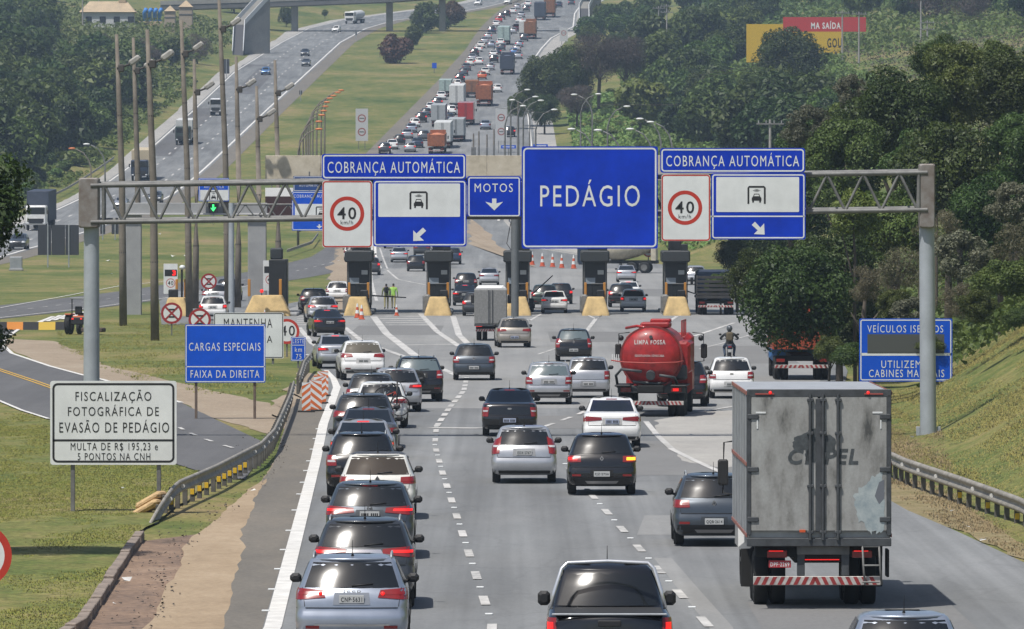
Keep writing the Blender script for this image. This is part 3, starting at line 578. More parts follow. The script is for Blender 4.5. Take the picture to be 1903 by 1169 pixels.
class Shape:
    def __init__(s, kind, ws=1.0, hs=1.0, ls=1.0):
        s.t = [(z * hs, w * ws, yr if yr < 0 else yr * ls, yf * ls) for z, w, yr, yf in SL[kind]]; s.bow = .07; s.rx = .13; s.ry = .24
    def at(s, z): return lerp_tab(s.t, z)
    def k(s, z):
        w, yr, yf = s.at(z); return max(.15, min(1.0, (yf - yr) / 2.6))
    def rear(s, u, z, off=0.0):
        """u: metres from centre across the tail, running on round the corner along the flank"""
        w, yr, yf = s.at(z); sg = 1 if u >= 0 else -1; a = abs(u); rx, ry, bow = s.rx * s.k(z), s.ry * s.k(z), s.bow + .10 * max(0, min(1, (z - .9) / .3))
        x = min(a, w); t = max(0, (x - (w - rx)) / rx)
        y = yr + bow * (x / w) ** 2 + ry * (1 - math.sqrt(max(0, 1 - t * t)))
        if a > w: y += a - w
        nx = min(1, t * 1.0) if a <= w else 1.0; ny = -(1 - nx)
        L = math.hypot(nx, ny) or 1
        return (sg * (x + off * nx / L), y + off * ny / L, z)
    def front(s, u, z, off=0.0):
        w, yr, yf = s.at(z); sg = 1 if u >= 0 else -1; a = abs(u); rx, ry = s.rx * 1.6 * s.k(z), s.ry * 1.5 * s.k(z)
        wf = w * .97; x = min(a, wf); t = max(0, (x - (wf - rx)) / rx)
        y = yf - .16 * (x / wf) ** 2 - ry * (1 - math.sqrt(max(0, 1 - t * t)))
        if a > wf: y -= a - wf
        return (sg * x, y + off, z)
    def side(s, y, z, off=0.0, sg=1):
        w, yr, yf = s.at(z); k = max(0, (y - yr) / max(.01, yf - yr)); return (sg * (w * (1 - .03 * k * k) + off), y, z)
    def ring(s, z):
        w, yr, yf = s.at(z); rx = s.rx * s.k(z)
        us = [0, w * .35, w * .65, w - rx, w - rx * .7, w - rx * .4, w - rx * .15, w]
        pts = [s.rear(u, z) for u in us]; y0 = pts[-1][1]
        fw = w * .97; rxf = s.rx * 1.6 * s.k(z); uf = [fw, fw - rxf * .15, fw - rxf * .45, fw - rxf, fw * .5, 0]
        fr = [s.front(u, z) for u in uf]; y1 = fr[0][1]
        for i in range(1, 5):
            k = i / 5; pts.append((w * (1 - .03 * k * k), y0 + (y1 - y0) * k, z))
        pts += fr
        return pts + [(-p[0], p[1], p[2]) for p in reversed(pts[1:-1])]
    def body(s, extra=2):
        zs = []
        for a, b in zip(s.t, s.t[1:]):
            n = 2 if (b[0] - a[0]) > .08 else 1
            zs += [a[0] + (b[0] - a[0]) * i / n for i in range(n)]
        zs.append(s.t[-1][0]); mb = MB(); rg = [s.ring(z) for z in zs]; n = len(rg[0])
        vs = [p for r in rg for p in r]; fs = [(k * n + i, k * n + (i + 1) % n, (k + 1) * n + (i + 1) % n, (k + 1) * n + i) for k in range(len(rg) - 1) for i in range(n)]
        mb.add(vs, fs, 0, True)
        mb.add([(p[0] * .02, (p[1] - .5) * .02 + .5, rg[-1][0][2] + .004) if False else p for p in rg[-1]], [tuple(range(n))], 0, True)
        mb.add(rg[0], [tuple(range(n - 1, -1, -1))], 1, False)
        return mb
    def patch(s, mb, us0, us1, z0, z1, off, nu=8, nz=3, fn=None, mi=0):
        """grid on the tail between u limits that may differ at bottom (us0) and top (us1); z0,z1 numbers or (inner,outer) pairs"""
        fn = fn or s.rear; vs = []
        for j in range(nz + 1):
            for i in range(nu + 1):
                a = i / nu; b = j / nz
                zl = z0 if not isinstance(z0, tuple) else z0[0] + (z0[1] - z0[0]) * a; zh = z1 if not isinstance(z1, tuple) else z1[0] + (z1[1] - z1[0]) * a
                z = zl + (zh - zl) * b
                u = (us0[0] + (us1[0] - us0[0]) * b) * (1 - a) + (us0[1] + (us1[1] - us0[1]) * b) * a
                vs.append(fn(u, z, off))
        fs = []
        fl = (us0[1] < us0[0]) != (fn == s.front)
        for j in range(nz):
            for i in range(nu):
                q = (j * (nu + 1) + i, j * (nu + 1) + i + 1, (j + 1) * (nu + 1) + i + 1, (j + 1) * (nu + 1) + i)
                fs.append(tuple(reversed(q)) if fl else q)
        mb.add(vs, fs, mi, True); return mb

_wm = {}
def wheel(parent, x, y, r, w, m=alloy, big=False, name='wheel'):
    """wheel > tyre, rim"""
    k = (round(r, 3), round(w, 3), m.name)
    if k not in _wm:
        a = MB(); n = 18; pr = [(r * .62, -w / 2), (r * .93, -w / 2), (r, -w / 2 + .03), (r, w / 2 - .03), (r * .93, w / 2), (r * .62, w / 2)]
        vs = [(xx, q * math.cos(2 * math.pi * i / n), q * math.sin(2 * math.pi * i / n)) for i in range(n) for q, xx in pr]
        L = len(pr); a.add(vs, [(i * L + j, ((i + 1) % n) * L + j, ((i + 1) % n) * L + j + 1, i * L + j + 1) for i in range(n) for j in range(L - 1)], 0, True)
        b = MB()
        for sg in (-1, 1):
            b.tube((sg * w * .30, 0, 0), (sg * w * .40, 0, 0), r * .62, r * .60, 14)
            for i in range(5):
                t = 2 * math.pi * i / 5; b.bev((sg * w * .42, r * .33 * math.cos(t), r * .33 * math.sin(t)), (.02, .09, r * .5), .006, 0, Matrix.Rotation(t - math.pi / 2, 3, 'X'))
        _wm[k] = (a.mesh('tyre', rubber), b.mesh('rim', m))
    t, rm = _wm[k]
    wo = link(bpy.data.objects.new(name, t), parent, (x, y, r)); link(bpy.data.objects.new('rim', rm), wo)
    return wo

TYRE = dict(hatch=.30, suv=.345, sedan=.305, mini=.29, pickup=.38)
AXLE = dict(hatch=2.5, suv=2.64, sedan=2.6, mini=2.37, pickup=3.05)
def car(kind, colour, pxx, pyy, label, group=None, yaw=0.0, lamps='v', lit=False, plate=None, glass=None, rails=False, antenna=True, wiper=True, cladding=None, spoiler=None, ws=1.0, hs=1.0, ls=1.0, detail=2, badge=None, front=False, name=None, pz='hi', pos=None, roofcol=None, bright=False, amber=False, third=True):
    q = Vector(pos) if pos is not None else G(pxx, pyy)
    if pos is None: q.z += .045
    nm = name or {'hatch': 'hatchback_car', 'suv': 'sport_utility_car', 'sedan': 'sedan_car', 'mini': 'small_car', 'pickup': 'pickup_truck'}[kind]
    slope = math.atan2(prof(q.y + 3) - prof(q.y - 1), 4.0)
    t = thing(nm, label, 'car' if kind != 'pickup' else 'pickup truck', q, 0, group); t.rotation_euler = (slope if not front else -slope, 0, R(yaw) + (math.pi if front else 0))
    S = Shape(kind, ws, hs, ls); pm = PAINT[colour]; gm = glass or glass_dark
    W, H_ = S.at(.55 * hs)[0], S.t[-1][0]
    bm = S.body().build('body', [pm, under], t)
    zb, zt = {'hatch': (1.0, 1.385), 'suv': (1.115, 1.51), 'sedan': (1.055, 1.375), 'mini': (1.04, 1.43), 'pickup': (1.17, 1.66)}[kind]; zb *= hs; zt *= hs
    # glazing
    wb, wt = S.at(zb)[0], S.at(zt)[0]
    mb = MB(); S.patch(mb, (-(wb - .10), wb - .10), (-(wt - .07), wt - .07), zb, zt, .008, 10, 4); mb.build('rear_window', gm, t)
    mb = MB(); S.patch(mb, (-(wb - .08), wb - .08), (-(wt - .06), wt - .06), zb + .02, zt, .010, 8, 3, fn=lambda u, z, o: S.front(u, z, o)); mb.build('windscreen', glass_dark, t)
    for sg in (-1, 1):
        vs = []; nz = 3; cuts = [(.0, .12), (.17, .56), (.60, 1.0)]
        mb = MB()
        for (c0, c1) in cuts:
            o = []
            for j in range(nz + 1):
                z = zb + .01 + (zt - zb - .02) * j / nz; w, yr, yf = S.at(z); y0 = yr + .36 * S.k(z) + (.05 if kind != 'sedan' else .0); y1 = yf - .34 * S.k(z)
                for c in (c0, c1): o.append(S.side(y0 + (y1 - y0) * c, z, .006, sg))
            fs = [(2 * j, 2 * j + 1, 2 * j + 3, 2 * j + 2) for j in range(nz)]
            if sg < 0: fs = [tuple(reversed(f)) for f in fs]
            mb.add(o, fs, 0, True)
        mb.build('side_windows', glass_dark, t)
    # wheels and arches
    r = TYRE[kind]; tw = .21 if kind in ('hatch', 'sedan', 'mini') else .24
    for yy in (0, AXLE[kind] * ls):
        for sg in (-1, 1):
            wheel(t, sg * (W - tw / 2 - .015), yy, r, tw, alloy)
            if detail > 1:
                ar = MB(); n = 12; vs = []
                for i in range(n + 1):
                    a = math.pi * i / n; rr = r + .07
                    z = r + rr * math.sin(a); y = yy + rr * math.cos(a); w = S.at(max(S.t[0][0], z))[0]
                    vs.append((sg * (max(w, W * .985) + .006), y, z))
                vs += [(sg * (W * .985 + .006), yy - r - .07, .28), (sg * (W * .985 + .006), yy + r + .07, .28)] if False else []
                ar.add(vs, [tuple(range(n + 1)) if sg < 0 else tuple(range(n, -1, -1))], 0); ar.build('wheel_arch', black_plastic, t)
    # tail lamps: (u inner bottom, u inner top, z inner lo, z inner hi, z outer lo, z outer hi, wrap)
    sty = {'v': (.60, .62, .70, .93, .70, .95, .10), 'vt': (.66, .60, .76, 1.18, .72, 1.0, .06), 'h': (.40, .44, .80, .90, .76, .93, .12), 'hw': (.30, .32, .82, .90, .76, .95, .14), 'sq': (.52, .53, .78, .92, .77, .94, .10),
           'vs': (.64, .64, .66, .95, .66, .95, .02), 'tri': (.46, .60, .76, .92, .70, .94, .12), 'up': (.67, .63, .62, 1.02, .62, 1.0, .04), 'pk': (.74, .74, .80, 1.10, .80, 1.10, .04), 'far': (.56, .56, .68, .92, .68, .92, .08)}[lamps]
    k = W / .86; zk = {'hatch': 1.03, 'suv': 1.20, 'sedan': 1.0, 'mini': 1.05, 'pickup': 1.0}[kind] * hs
    lm = lamp_on if lit else lamp_red
    for sg in (-1, 1):
        u0, u1, a, b, c, d, wr = sty; w0 = S.at(a * zk)[0]
        mb = MB(); S.patch(mb, (sg * u0 * k, sg * (w0 + wr)), (sg * u1 * k, sg * (w0 + wr)), (a * zk, c * zk), (b * zk, d * zk), .012, 9, 3)
        lo = mb.build('tail_lamp', lamp_red, t)
        if lit:
            m2 = MB(); zl = a + (b - a) * .3; zh = a + (b - a) * .8; S.patch(m2, (sg * (u0 * k + (w0 - u0 * k) * .28), sg * (w0 - .03)), (sg * (u1 * k + (w0 - u1 * k) * .28), sg * (w0 - .03)), zl * zk, zh * zk, .017, 7, 2)
            m2.build('brake_light', lamp_amber if (amber and sg > 0) else lamp_on, lo)
        if detail > 1 and not lit:
            m2 = MB(); zm = (a + (b - a) * .36) * zk; S.patch(m2, (sg * (u0 * k + .02), sg * (w0 - .05)), (sg * (u1 * k + .03), sg * (w0 - .05)), zm, zm + .05, .016, 6, 1)
            m2.build('reversing_light', lamp_clear if lamps in ('v', 'vs', 'vt', 'up', 'pk') else lamp_red, lo)
        if bright:
            m2 = MB(); m2.ball((0, 0, 0), .035, 8, 6); p_ = S.rear(sg * (u0 * k + .08), (a + b) / 2 * zk, .015); m2.build('brake_bulb', lamp_on, lo, p_)
    # bumper, plate, small fittings
    if cladding is None: cladding = kind == 'suv'
    zc = (.44 if cladding else .33) * hs * (1.35 if kind == 'pickup' else 1)
    mb = MB(); S.patch(mb, (-(W + .35), W + .35), (-(W + .35), W + .35), S.t[1][0], zc, .010, 22, 2); mb.build('rear_bumper_skirt', black_plastic, t)
    if detail > 1:
        if cladding:
            mb = MB(); S.patch(mb, (-.36, .36), (-.42, .42), S.t[1][0] + .03, S.t[1][0] + .10, .022, 8, 1); mb.build('skid_plate', mat('skid_silver', (.25, .25, .26), .4, .6), t)
            for sg in (-1, 1):
                mb = MB(); S.patch(mb, (sg * .52, sg * .74), (sg * .52, sg * .74), .46 * hs, .51 * hs, .016, 5, 1); mb.build('bumper_reflector', lamp_red, t)
        mb = MB(); S.patch(mb, (-(W - .02), W - .02), (-(W - .02), W - .02), .655 * zk, .668 * zk, .006, 12, 1); mb.build('panel_gap', black_plastic, t)
        zp = {'hi': .78, 'lo': .50, 'mid': .66}[pz] * zk
        mb = MB(); S.patch(mb, (-.30, .30), (-.28, .28), zp - .095, zp + .10, .006, 6, 2); mb.build('plate_recess_shade', mat('recess_shade_' + colour, tuple(c * .55 for c in pm.node_tree.nodes['Principled BSDF'].inputs['Base Color'].default_value[:3]), .6), t)  # flat patch; the recess's shade is put into darkened body paint
        pl_ = MB().bev((0, 0, 0), (.40, .014, .13), .004).build('licence_plate', plate_blue if plate == 'blue' else plate_m, t, (0, S.rear(0, zp, .022)[1], zp))
        tx = MB(); text_mb(tx, plate if plate and plate != 'blue' else 'MSK 4071' if False else (plate if plate and plate != 'blue' else '---- ----'), -.17, -.045, .17, .03, -.0095, .02); tx.build('plate_characters', black_ink, pl_)
        if third:
            z3 = zt + .03; mb = MB(); S.patch(mb, (-.16, .16), (-.16, .16), z3 - .012, z3 + .012, .012, 4, 1)
            mb.build('high_brake_lamp', lamp_on if lit else lamp_red, t)
        if wiper and kind in ('hatch', 'suv', 'mini'):
            a = Vector(S.rear(.0, zb + .03, .02)); b = Vector(S.rear(.34, zb + .06, .022)); MB().path([a, a.lerp(b, .5), b], .011, 5).build('wiper', black_plastic, t)
        if antenna:
            yy = S.at(zt)[1] + (.35 if kind != 'pickup' else .5); z0 = S.t[-1][0] - .02; MB().tube((0, yy, z0), (0, yy - .10, z0 + .26), .008, .004, 5).tube((0, yy + .03, z0 - .01), (0, yy - .02, z0 + .04), .03, .012, 6).build('antenna', black_plastic, t)
        if spoiler is None: spoiler = kind in ('hatch', 'suv', 'mini')
        if spoiler:
            mb = MB(); ws_ = wt - .03; vs = []; zz = zt + .012
            for i in range(9):
                u = -ws_ + 2 * ws_ * i / 8; a = Vector(S.rear(u, zz + .045, .004)); b = a + Vector((0, -.15 + .05 * (u / ws_) ** 2, -.004)); c = b + Vector((0, .03, -.035))
                vs += [a + Vector((0, .05, .012)), b, c, a + Vector((0, .06, -.03))]
            fs = [(4 * i + j, 4 * i + 4 + j, 4 * i + 4 + (j + 1) % 4, 4 * i + (j + 1) % 4) for i in range(8) for j in range(4)] + [(3, 2, 1, 0), (32, 33, 34, 35)]
            fs = [tuple(reversed(f)) for f in fs]
            mb.add(vs, fs, 0, True); mb.build('roof_spoiler', pm, t)
        if rails:
            for sg in (-1, 1):
                zr = zt + .06; pts = [S.side(y, min(zr, S.t[-4][0]), 0, sg) for y in (.25, .45, .9, 1.25)]; w = S.at(zt + .02)[0] - .06
                y0 = S.at(zt)[1]; pts = [(sg * w, y0 + .30, S.t[-3][0] - .02), (sg * w, y0 + .42, S.t[-3][0] + .045), (sg * w, y0 + 1.1, S.t[-3][0] + .05), (sg * w, y0 + 1.25, S.t[-3][0] - .02)]
                MB().path(pts, .02, 6).build('roof_rail', galv, t)
        # shut-line of the tailgate
        for sg in (-1, 1):
            mb = MB(); S.patch(mb, (sg * (W - .155), sg * (W - .145)), (sg * (wb - .07), sg * (wb - .06)), .68 * zk, zb, .005, 1, 5); mb.build('tailgate_gap', black_plastic, t)
    # mirrors
    zm = zb + .02; ym = S.at(zm)[2] - .55
    for sg in (-1, 1):
        mb = MB(); hz_ = .075 if kind != 'pickup' else .11; mb.bev((sg * (S.at(zm)[0] + .115), ym, zm + .035), (.19, .12, 2 * hz_), .045); mb.tube((sg * (S.at(zm)[0] - .04), ym + .05, zm - .03), (sg * (S.at(zm)[0] + .08), ym, zm), .03, n=6)
        mb.build('door_mirror', black_plastic, t)
    if front or detail < 1:
        for sg in (-1, 1):
            w = S.at(.72 * zk)[0] * .97; mb = MB(); S.patch(mb, (sg * .48, sg * (w + .15)), (sg * .5, sg * (w + .15)), .62 * zk, .76 * zk, .02, 6, 2, fn=lambda u, z, o: S.front(u, z, o)); mb.build('headlamp', head_m, t)
        mb = MB(); S.patch(mb, (-.42, .42), (-.45, .45), .36 * zk, .62 * zk, .015, 6, 2, fn=lambda u, z, o: S.front(u, z, o)); mb.build('grille', black_plastic, t)
    if badge:
        zb_ = (zp + zb) / 2 + .03 if pz == 'hi' else .86 * zk
        bo = MB(); y_ = S.rear(0, zb_, .018)[1]
        if badge == 'oval': bo.prism([(.07 * math.cos(a * .393), zb_ + .03 * math.sin(a * .393)) for a in range(16)], y_, y_ + .01)
        elif badge == 'diamond':
            ring_mb(bo, [(0, zb_ - .07), (.05, zb_), (0, zb_ + .07), (-.05, zb_)], [(0, zb_ - .035), (.022, zb_), (0, zb_ + .035), (-.022, zb_)], y_, y_ + .012)
        elif badge == 'chevrons':
            for o in (0, .045): bo.prism([(-.06, zb_ - .04 + o), (-.03, zb_ - .04 + o), (0, zb_ + .005 + o), (.03, zb_ - .04 + o), (.06, zb_ - .04 + o), (0, zb_ + .05 + o)], y_, y_ + .012)
        elif badge == 'round': ring_mb(bo, circ(0, zb_, .06, 16), circ(0, zb_, .042, 16), y_, y_ + .012); bo.prism([(-.03, zb_ + .03), (-.018, zb_ + .03), (0, zb_ - .02), (.018, zb_ + .03), (.03, zb_ + .03), (.005, zb_ - .04), (-.005, zb_ - .04)], y_, y_ + .012)
        elif badge == 'bowtie': bo.prism([(-.15, zb_ - .03), (-.04, zb_ - .03), (-.04, zb_ - .055), (.04, zb_ - .055), (.04, zb_ - .03), (.15, zb_ - .03), (.13, zb_ + .03), (.04, zb_ + .03), (.04, zb_ + .055), (-.04, zb_ + .055), (-.04, zb_ + .03), (-.13, zb_ + .03)], y_, y_ + .015)
        else: text_mb(bo, badge, -.15, zb_ - .035, .15, zb_ + .035, y_, .01)
        bo.build('badge', chrome if badge != 'bowtie' else mat('gold_badge', (.55, .40, .12), .3, .8), t)
    t['S'] = 0
    return t, S

Q = 'queue in the lane beside the white edge line'

# ------------------------------------------------------------------ the near and middle traffic
J, S_ = car('suv', 'bluesilver', 655, 1222, 'silver-blue sport utility car with roof rails, nearest in the queue by the white line', lamps='h', rails=True, badge='Jeep', plate='CNP·5631', pz='hi', bright=True)
mb = MB(); S_.patch(mb, (-.62, .62), (-.60, .60), .50, .535, .014, 10, 1); mb.build('bumper_trim', chrome, J)
J, S_ = car('suv', 'graphite', 678, 1133, 'dark sport utility car with wide chrome tailgate bar, second in the queue', lamps='hw', rails=True, lit=True, bright=False, antenna=True)
mb = MB(); S_.patch(mb, (-.34, .34), (-.30, .30), 1.0, 1.07, .016, 8, 1); mb.build('tailgate_bar', chrome, J)
car('suv', 'bluegrey', 688, 1040, 'blue-grey sport utility car with long red lamps, third in the queue', lamps='hw', lit=True, badge='round', hs=.97, antenna=True)
J, S_ = car('hatch', 'offwhite', 702, 967, 'cream crossover with a dark roof and paired square red lamps', lamps='sq', badge='chevrons', ws=1.03, hs=1.03, cladding=True, glass=mat('brown_glass', (.05, .04, .03), .06), pz='lo')
rf = MB(); rg = [S_.ring(z) for z in (1.43 * 1.03, 1.455 * 1.03, 1.48 * 1.03, 1.492 * 1.03)]; n = len(rg[0])
rf.add([(p[0] * 1.015, p[1], p[2] + .006) for r_ in rg for p in r_], [(k * n + i, k * n + (i + 1) % n, (k + 1) * n + (i + 1) % n, (k + 1) * n + i) for k in range(3) for i in range(n)] + [tuple(range(3 * n, 4 * n))], 0, True); rf.build('dark_roof', mat('brown_roof', (.055, .045, .036), .3, .2), J)
car('hatch', 'black', 672, 925, 'black tall hatchback with roof rails ahead of the cream crossover', lamps='v', rails=True, ws=1.03, hs=1.07, cladding=True)
car('sedan', 'silver', 674, 885, 'pale silver sedan, sixth in the queue, only its roof and lamp showing', lamps='h', lit=True)
car('sedan', 'grey', 684, 856, 'dark grey sedan with a curved roof, seventh in the queue', lamps='h', lit=False)
car('suv', 'graphite', 676, 835, 'charcoal sport utility car with a black top spoiler, eighth in the queue', lamps='hw', rails=True, hs=1.0)
car('hatch', 'grey', 690, 779, 'dark grey hatchback between the white cars in the queue', lamps='v', hs=1.02)
BIKECAR, BS = car('hatch', 'white', 708, 797, 'white hatchback carrying a bicycle on its tail', lamps='h', ws=1.0)
car('hatch', 'silver', 737, 767, 'pale silver hatchback with raised red lamps beside the bicycle carrier', lamps='h', lit=True, ws=1.02, hs=1.02, yaw=3)
ECO, ES = car('suv', 'black', 778, 748, 'black sport utility car with a spare wheel on its tailgate', lamps='v', ws=.97, hs=1.02, rails=True, glass=glass_clear, yaw=4)
sw = wheel(ECO, 0, 0, .31, .2, mat('black_rim', (.02, .02, .02), .4), name='spare_wheel'); sw.rotation_euler = (0, 0, R(90)); sw.location = (-.12, ES.rear(0, .85)[1] - .09, .86)
car('suv', 'white', 673, 708, 'white sport utility car with dark lower bumper waiting in the fan lane', lamps='h', antenna=True, glass=mat('tan_glass', (.10, .09, .07), .06), yaw=5, pz='mid')
car('sedan', 'silver', 625, 686, 'silver-grey sedan with lit lamp at the outer edge of the fan lane', lamps='h', lit=True, yaw=6)
car('hatch', 'bluegrey', 881, 708, 'slate blue hatchback alone in the middle of the plaza', lamps='v', badge='round', pz='lo', ws=1.02, antenna=True)
car('sedan', 'black', 610, 627, 'black sedan braking before the yellow island of the outer booth', lamps='h', lit=True, yaw=8)
car('suv', 'silver', 599, 602, 'silver sport utility car behind the black sedan at the outer booth', lamps='h', lit=True, yaw=6)
car('suv', 'black', 583, 583, 'black sport utility car rolling through the outer booth lane', lamps='v', yaw=4)
car('hatch', 'white', 628, 562, 'white hatchback already past the outer booth', lamps='v', yaw=-4)
car('hatch', 'gold', 955, 647, 'champagne hatchback just behind the small box truck', lamps='h', pz='lo', plate='blue', yaw=3)
car('hatch', 'black', 1066, 673, 'black hatchback with pale rear glass in the middle of the plaza', lamps='up', glass=glass_clear, badge='diamond', pz='lo', ws=.98)
car('mini', 'silver', 1020, 753, 'silver small car with pale green rear glass, overlapping another silver car', lamps='v', glass=glass_clear, rails=True, cladding=True, ws=1.02)
car('mini', 'silver', 1093, 741, 'silver small car with tall corner lamps beside the red tanker', lamps='vs', pz='lo', ws=.98)
car('suv', 'black', 1268, 757, 'black car mostly hidden behind the red tanker', lamps='v', yaw=-3)
car('hatch', 'white', 1359, 742, 'white hatchback alone in the outer lane beneath the motorcycle', lamps='v', badge='oval', pz='lo', lit=False, hs=1.03, ws=.98)
car('sedan', 'black', 947, 812, 'black sedan with tall red and clear lamps in the centre lane', lamps='up', plate='blue', pz='lo', spoiler=False, badge='oval')
car('sedan', 'white', 1137, 833, 'white sedan with wide red lamps ahead of the crossover with the amber light', lamps='hw', plate='blue', pz='hi')
car('hatch', 'silver', 974, 900, 'silver hatchback with a black plate trim in the centre lane', lamps='vt', plate='EOX·2767', pz='hi', ws=.99)
car('hatch', 'black', 1118, 922, 'black crossover hatchback with an amber indicator lit', lamps='sq', lit=True, amber=True, badge='diamond', plate='FJZ·2756', pz='lo', cladding=True, ws=1.01, hs=1.03)
car('hatch', 'bluegrey', 1326, 1017, 'slate crossover hatchback half hidden by the box truck', lamps='sq', badge='diamond', plate='QQB·2614', pz='lo', cladding=True, rails=True, ws=1.01, hs=1.03)
car('hatch', 'bluesilver', 1681, 1338, 'silver-blue car of which only the roof shows at the bottom edge', lamps='v', antenna=True)
PK, PS = car('pickup', 'black', 1131, 1297, 'black pickup truck with a chrome roll bar at the bottom edge', lamps='pk', lit=True, badge='bowtie', pz='mid', cladding=False, third=False, hs=1.09)
# bed with rails, roll bar, tailgate handle
MB().path([(-.86, .62, 1.24), (-.80, .66, 1.50), (-.69, .74, 1.84), (-.60, .78, 1.92), (0, .80, 1.945), (.60, .78, 1.92), (.69, .74, 1.84), (.80, .66, 1.50), (.86, .62, 1.24)], .030, 10).build('roll_bar', mat('polished_bar', (.60, .61, .63), .25, .6), PK)
MB().bev((0, -.15, 1.245), (1.60, 1.75, .03), .01).build('bed_cover', mat('bed_cover', (.02, .02, .02), .7), PK)
MB().bev((0, -1.06, 1.252), (1.70, .05, .03), .01).build('tailgate_cap', galv, PK)
MB().bev((0, -1.10, 1.12), (.34, .03, .09), .01).build('tailgate_handle', black_plastic, PK)
MB().bev((0, -1.16, .55), (1.75, .16, .18), .03).build('rear_bumper', mat('bumper_black', (.02, .02, .02), .5), PK)
# toll lanes
for (kd, co, x_, y_, lb, kw) in (
    ('suv', 'black', 866, 546, 'black sport utility car leaving the lane left of the box truck', {}),
    ('sedan', 'black', 864, 569, 'black sedan braking between booths left of the box truck', {'lit': True}),
    ('hatch', 'graphite', 884, 588, 'dark hatchback squeezed behind the small box truck', {'lit': True}),
    ('sedan', 'silver', 909, 531, 'silver sedan past the booths, above the small box truck', {}),
    ('sedan', 'white', 1030, 583, 'white sedan at the foot of the raised barrier arm', {'lit': True}),
    ('suv', 'green', 1012, 574, 'dark green car at the booth left of the white sedan', {'lit': True}),
    ('hatch', 'black', 1042, 566, 'black hatchback ahead of the white sedan at the booth', {'lit': True}),
    ('hatch', 'white', 1177, 580, 'white hatchback braking beside the booth under the big toll sign', {'lit': True}),
    ('suv', 'black', 1155, 572, 'black car beside the white hatchback at the same booth', {'lit': True}),
    ('sedan', 'white', 1168, 561, 'white sedan with lit lamps ahead of the white hatchback', {'lit': True}),
    ('sedan', 'silver', 1164, 525, 'silver sedan driving away below the mixer truck', {'lit': True}),
    ('suv', 'silver', 1292, 530, 'silver van-like car past the outermost booth by the trees', {}),
    ('sedan', 'silver', 742, 488, 'silver sedan leaving past the second booth beside a black hatchback', {'lit': True}),
    ('hatch', 'black', 773, 505, 'black hatchback with pale glass leaving past the third booth', {}),
    ('suv', 'darkblue', 840, 492, 'dark blue sport utility car leaving past the third booth, lamps lit', {'lit': True}),
    ('sedan', 'graphite', 784, 476, 'dark sedan just under the blue sign, beyond the black hatchback', {}),
    ('suv', 'graphite', 688, 512, 'charcoal car with bright brake lamps beside the second booth', {'lit': True}),
    ('hatch', 'bluegrey', 680, 494, 'slate hatchback braking ahead of the charcoal car', {'lit': True}),
    ('hatch', 'white', 655, 484, 'white hatchback at the lane edge below the speed limit sign', {}),
    ('hatch', 'white', 396, 596, 'white hatchback in the automatic lane behind the round signs', {'lit': True}),
    ('suv', 'silver', 400, 572, 'pale grey sport utility car ahead of the white one in the automatic lane', {}),
    ('suv', 'black', 425, 560, 'black car past the automatic lane, hidden by a grey post', {}),
    ('hatch', 'graphite', 728, 462, 'dark hatchback peeping from under the blue sign edge', {})):
    car(kd, co, x_, y_, lb, antenna=False, wiper=False, detail=2 if y_ > 540 else 1, lamps='h' if kd == 'sedan' else 'v', **kw)
# bicycle on the white hatchback's tail
bk = thing('bicycle', 'black and red bicycle strapped to the tail of the white hatchback', 'bicycle', Vector(BIKECAR.location) + Vector((.52, BS.rear(0, .9)[1] - .22, 0)))
bkm = mat('bike_red', (.35, .04, .02), .4)
for cx, cz, r_ in ((.10, .72, .32), (-.42, 1.02, .30)):
    w_ = MB(); n = 20; w_.path([(cx + r_ * math.cos(2 * math.pi * i / n), 0, cz + r_ * math.sin(2 * math.pi * i / n)) for i in range(n + 1)], .022, 6)
    wo = w_.build('wheel', rubber, bk); sp = MB()
    for i in range(8): a = math.pi * i / 4; sp.tube((cx, 0, cz), (cx + r_ * math.cos(a), 0, cz + r_ * math.sin(a)), .004, n=4)
    sp.build('spokes', galv, wo)
MB().path([(.10, 0, .72), (-.05, 0, 1.18), (-.42, 0, 1.02)], .02).path([(-.05, 0, 1.18), (-.25, 0, .72), (.10, 0, .72)], .018).build('frame', bkm, bk)
MB().path([(.02, 0, 1.22), (-.10, 0, 1.42), (-.16, 0, 1.46)], .02).build('seat_post', black_plastic, bk)
MB().path([(.0, -.05, .55), (.02, 0, 1.5)], .03).build('carrier_arm', black_plastic, bk)
MB().path([(-.45, 0, 1.3), (-.2, 0, 1.42), (.1, 0, 1.4)], .018).build('handlebar', black_plastic, bk)

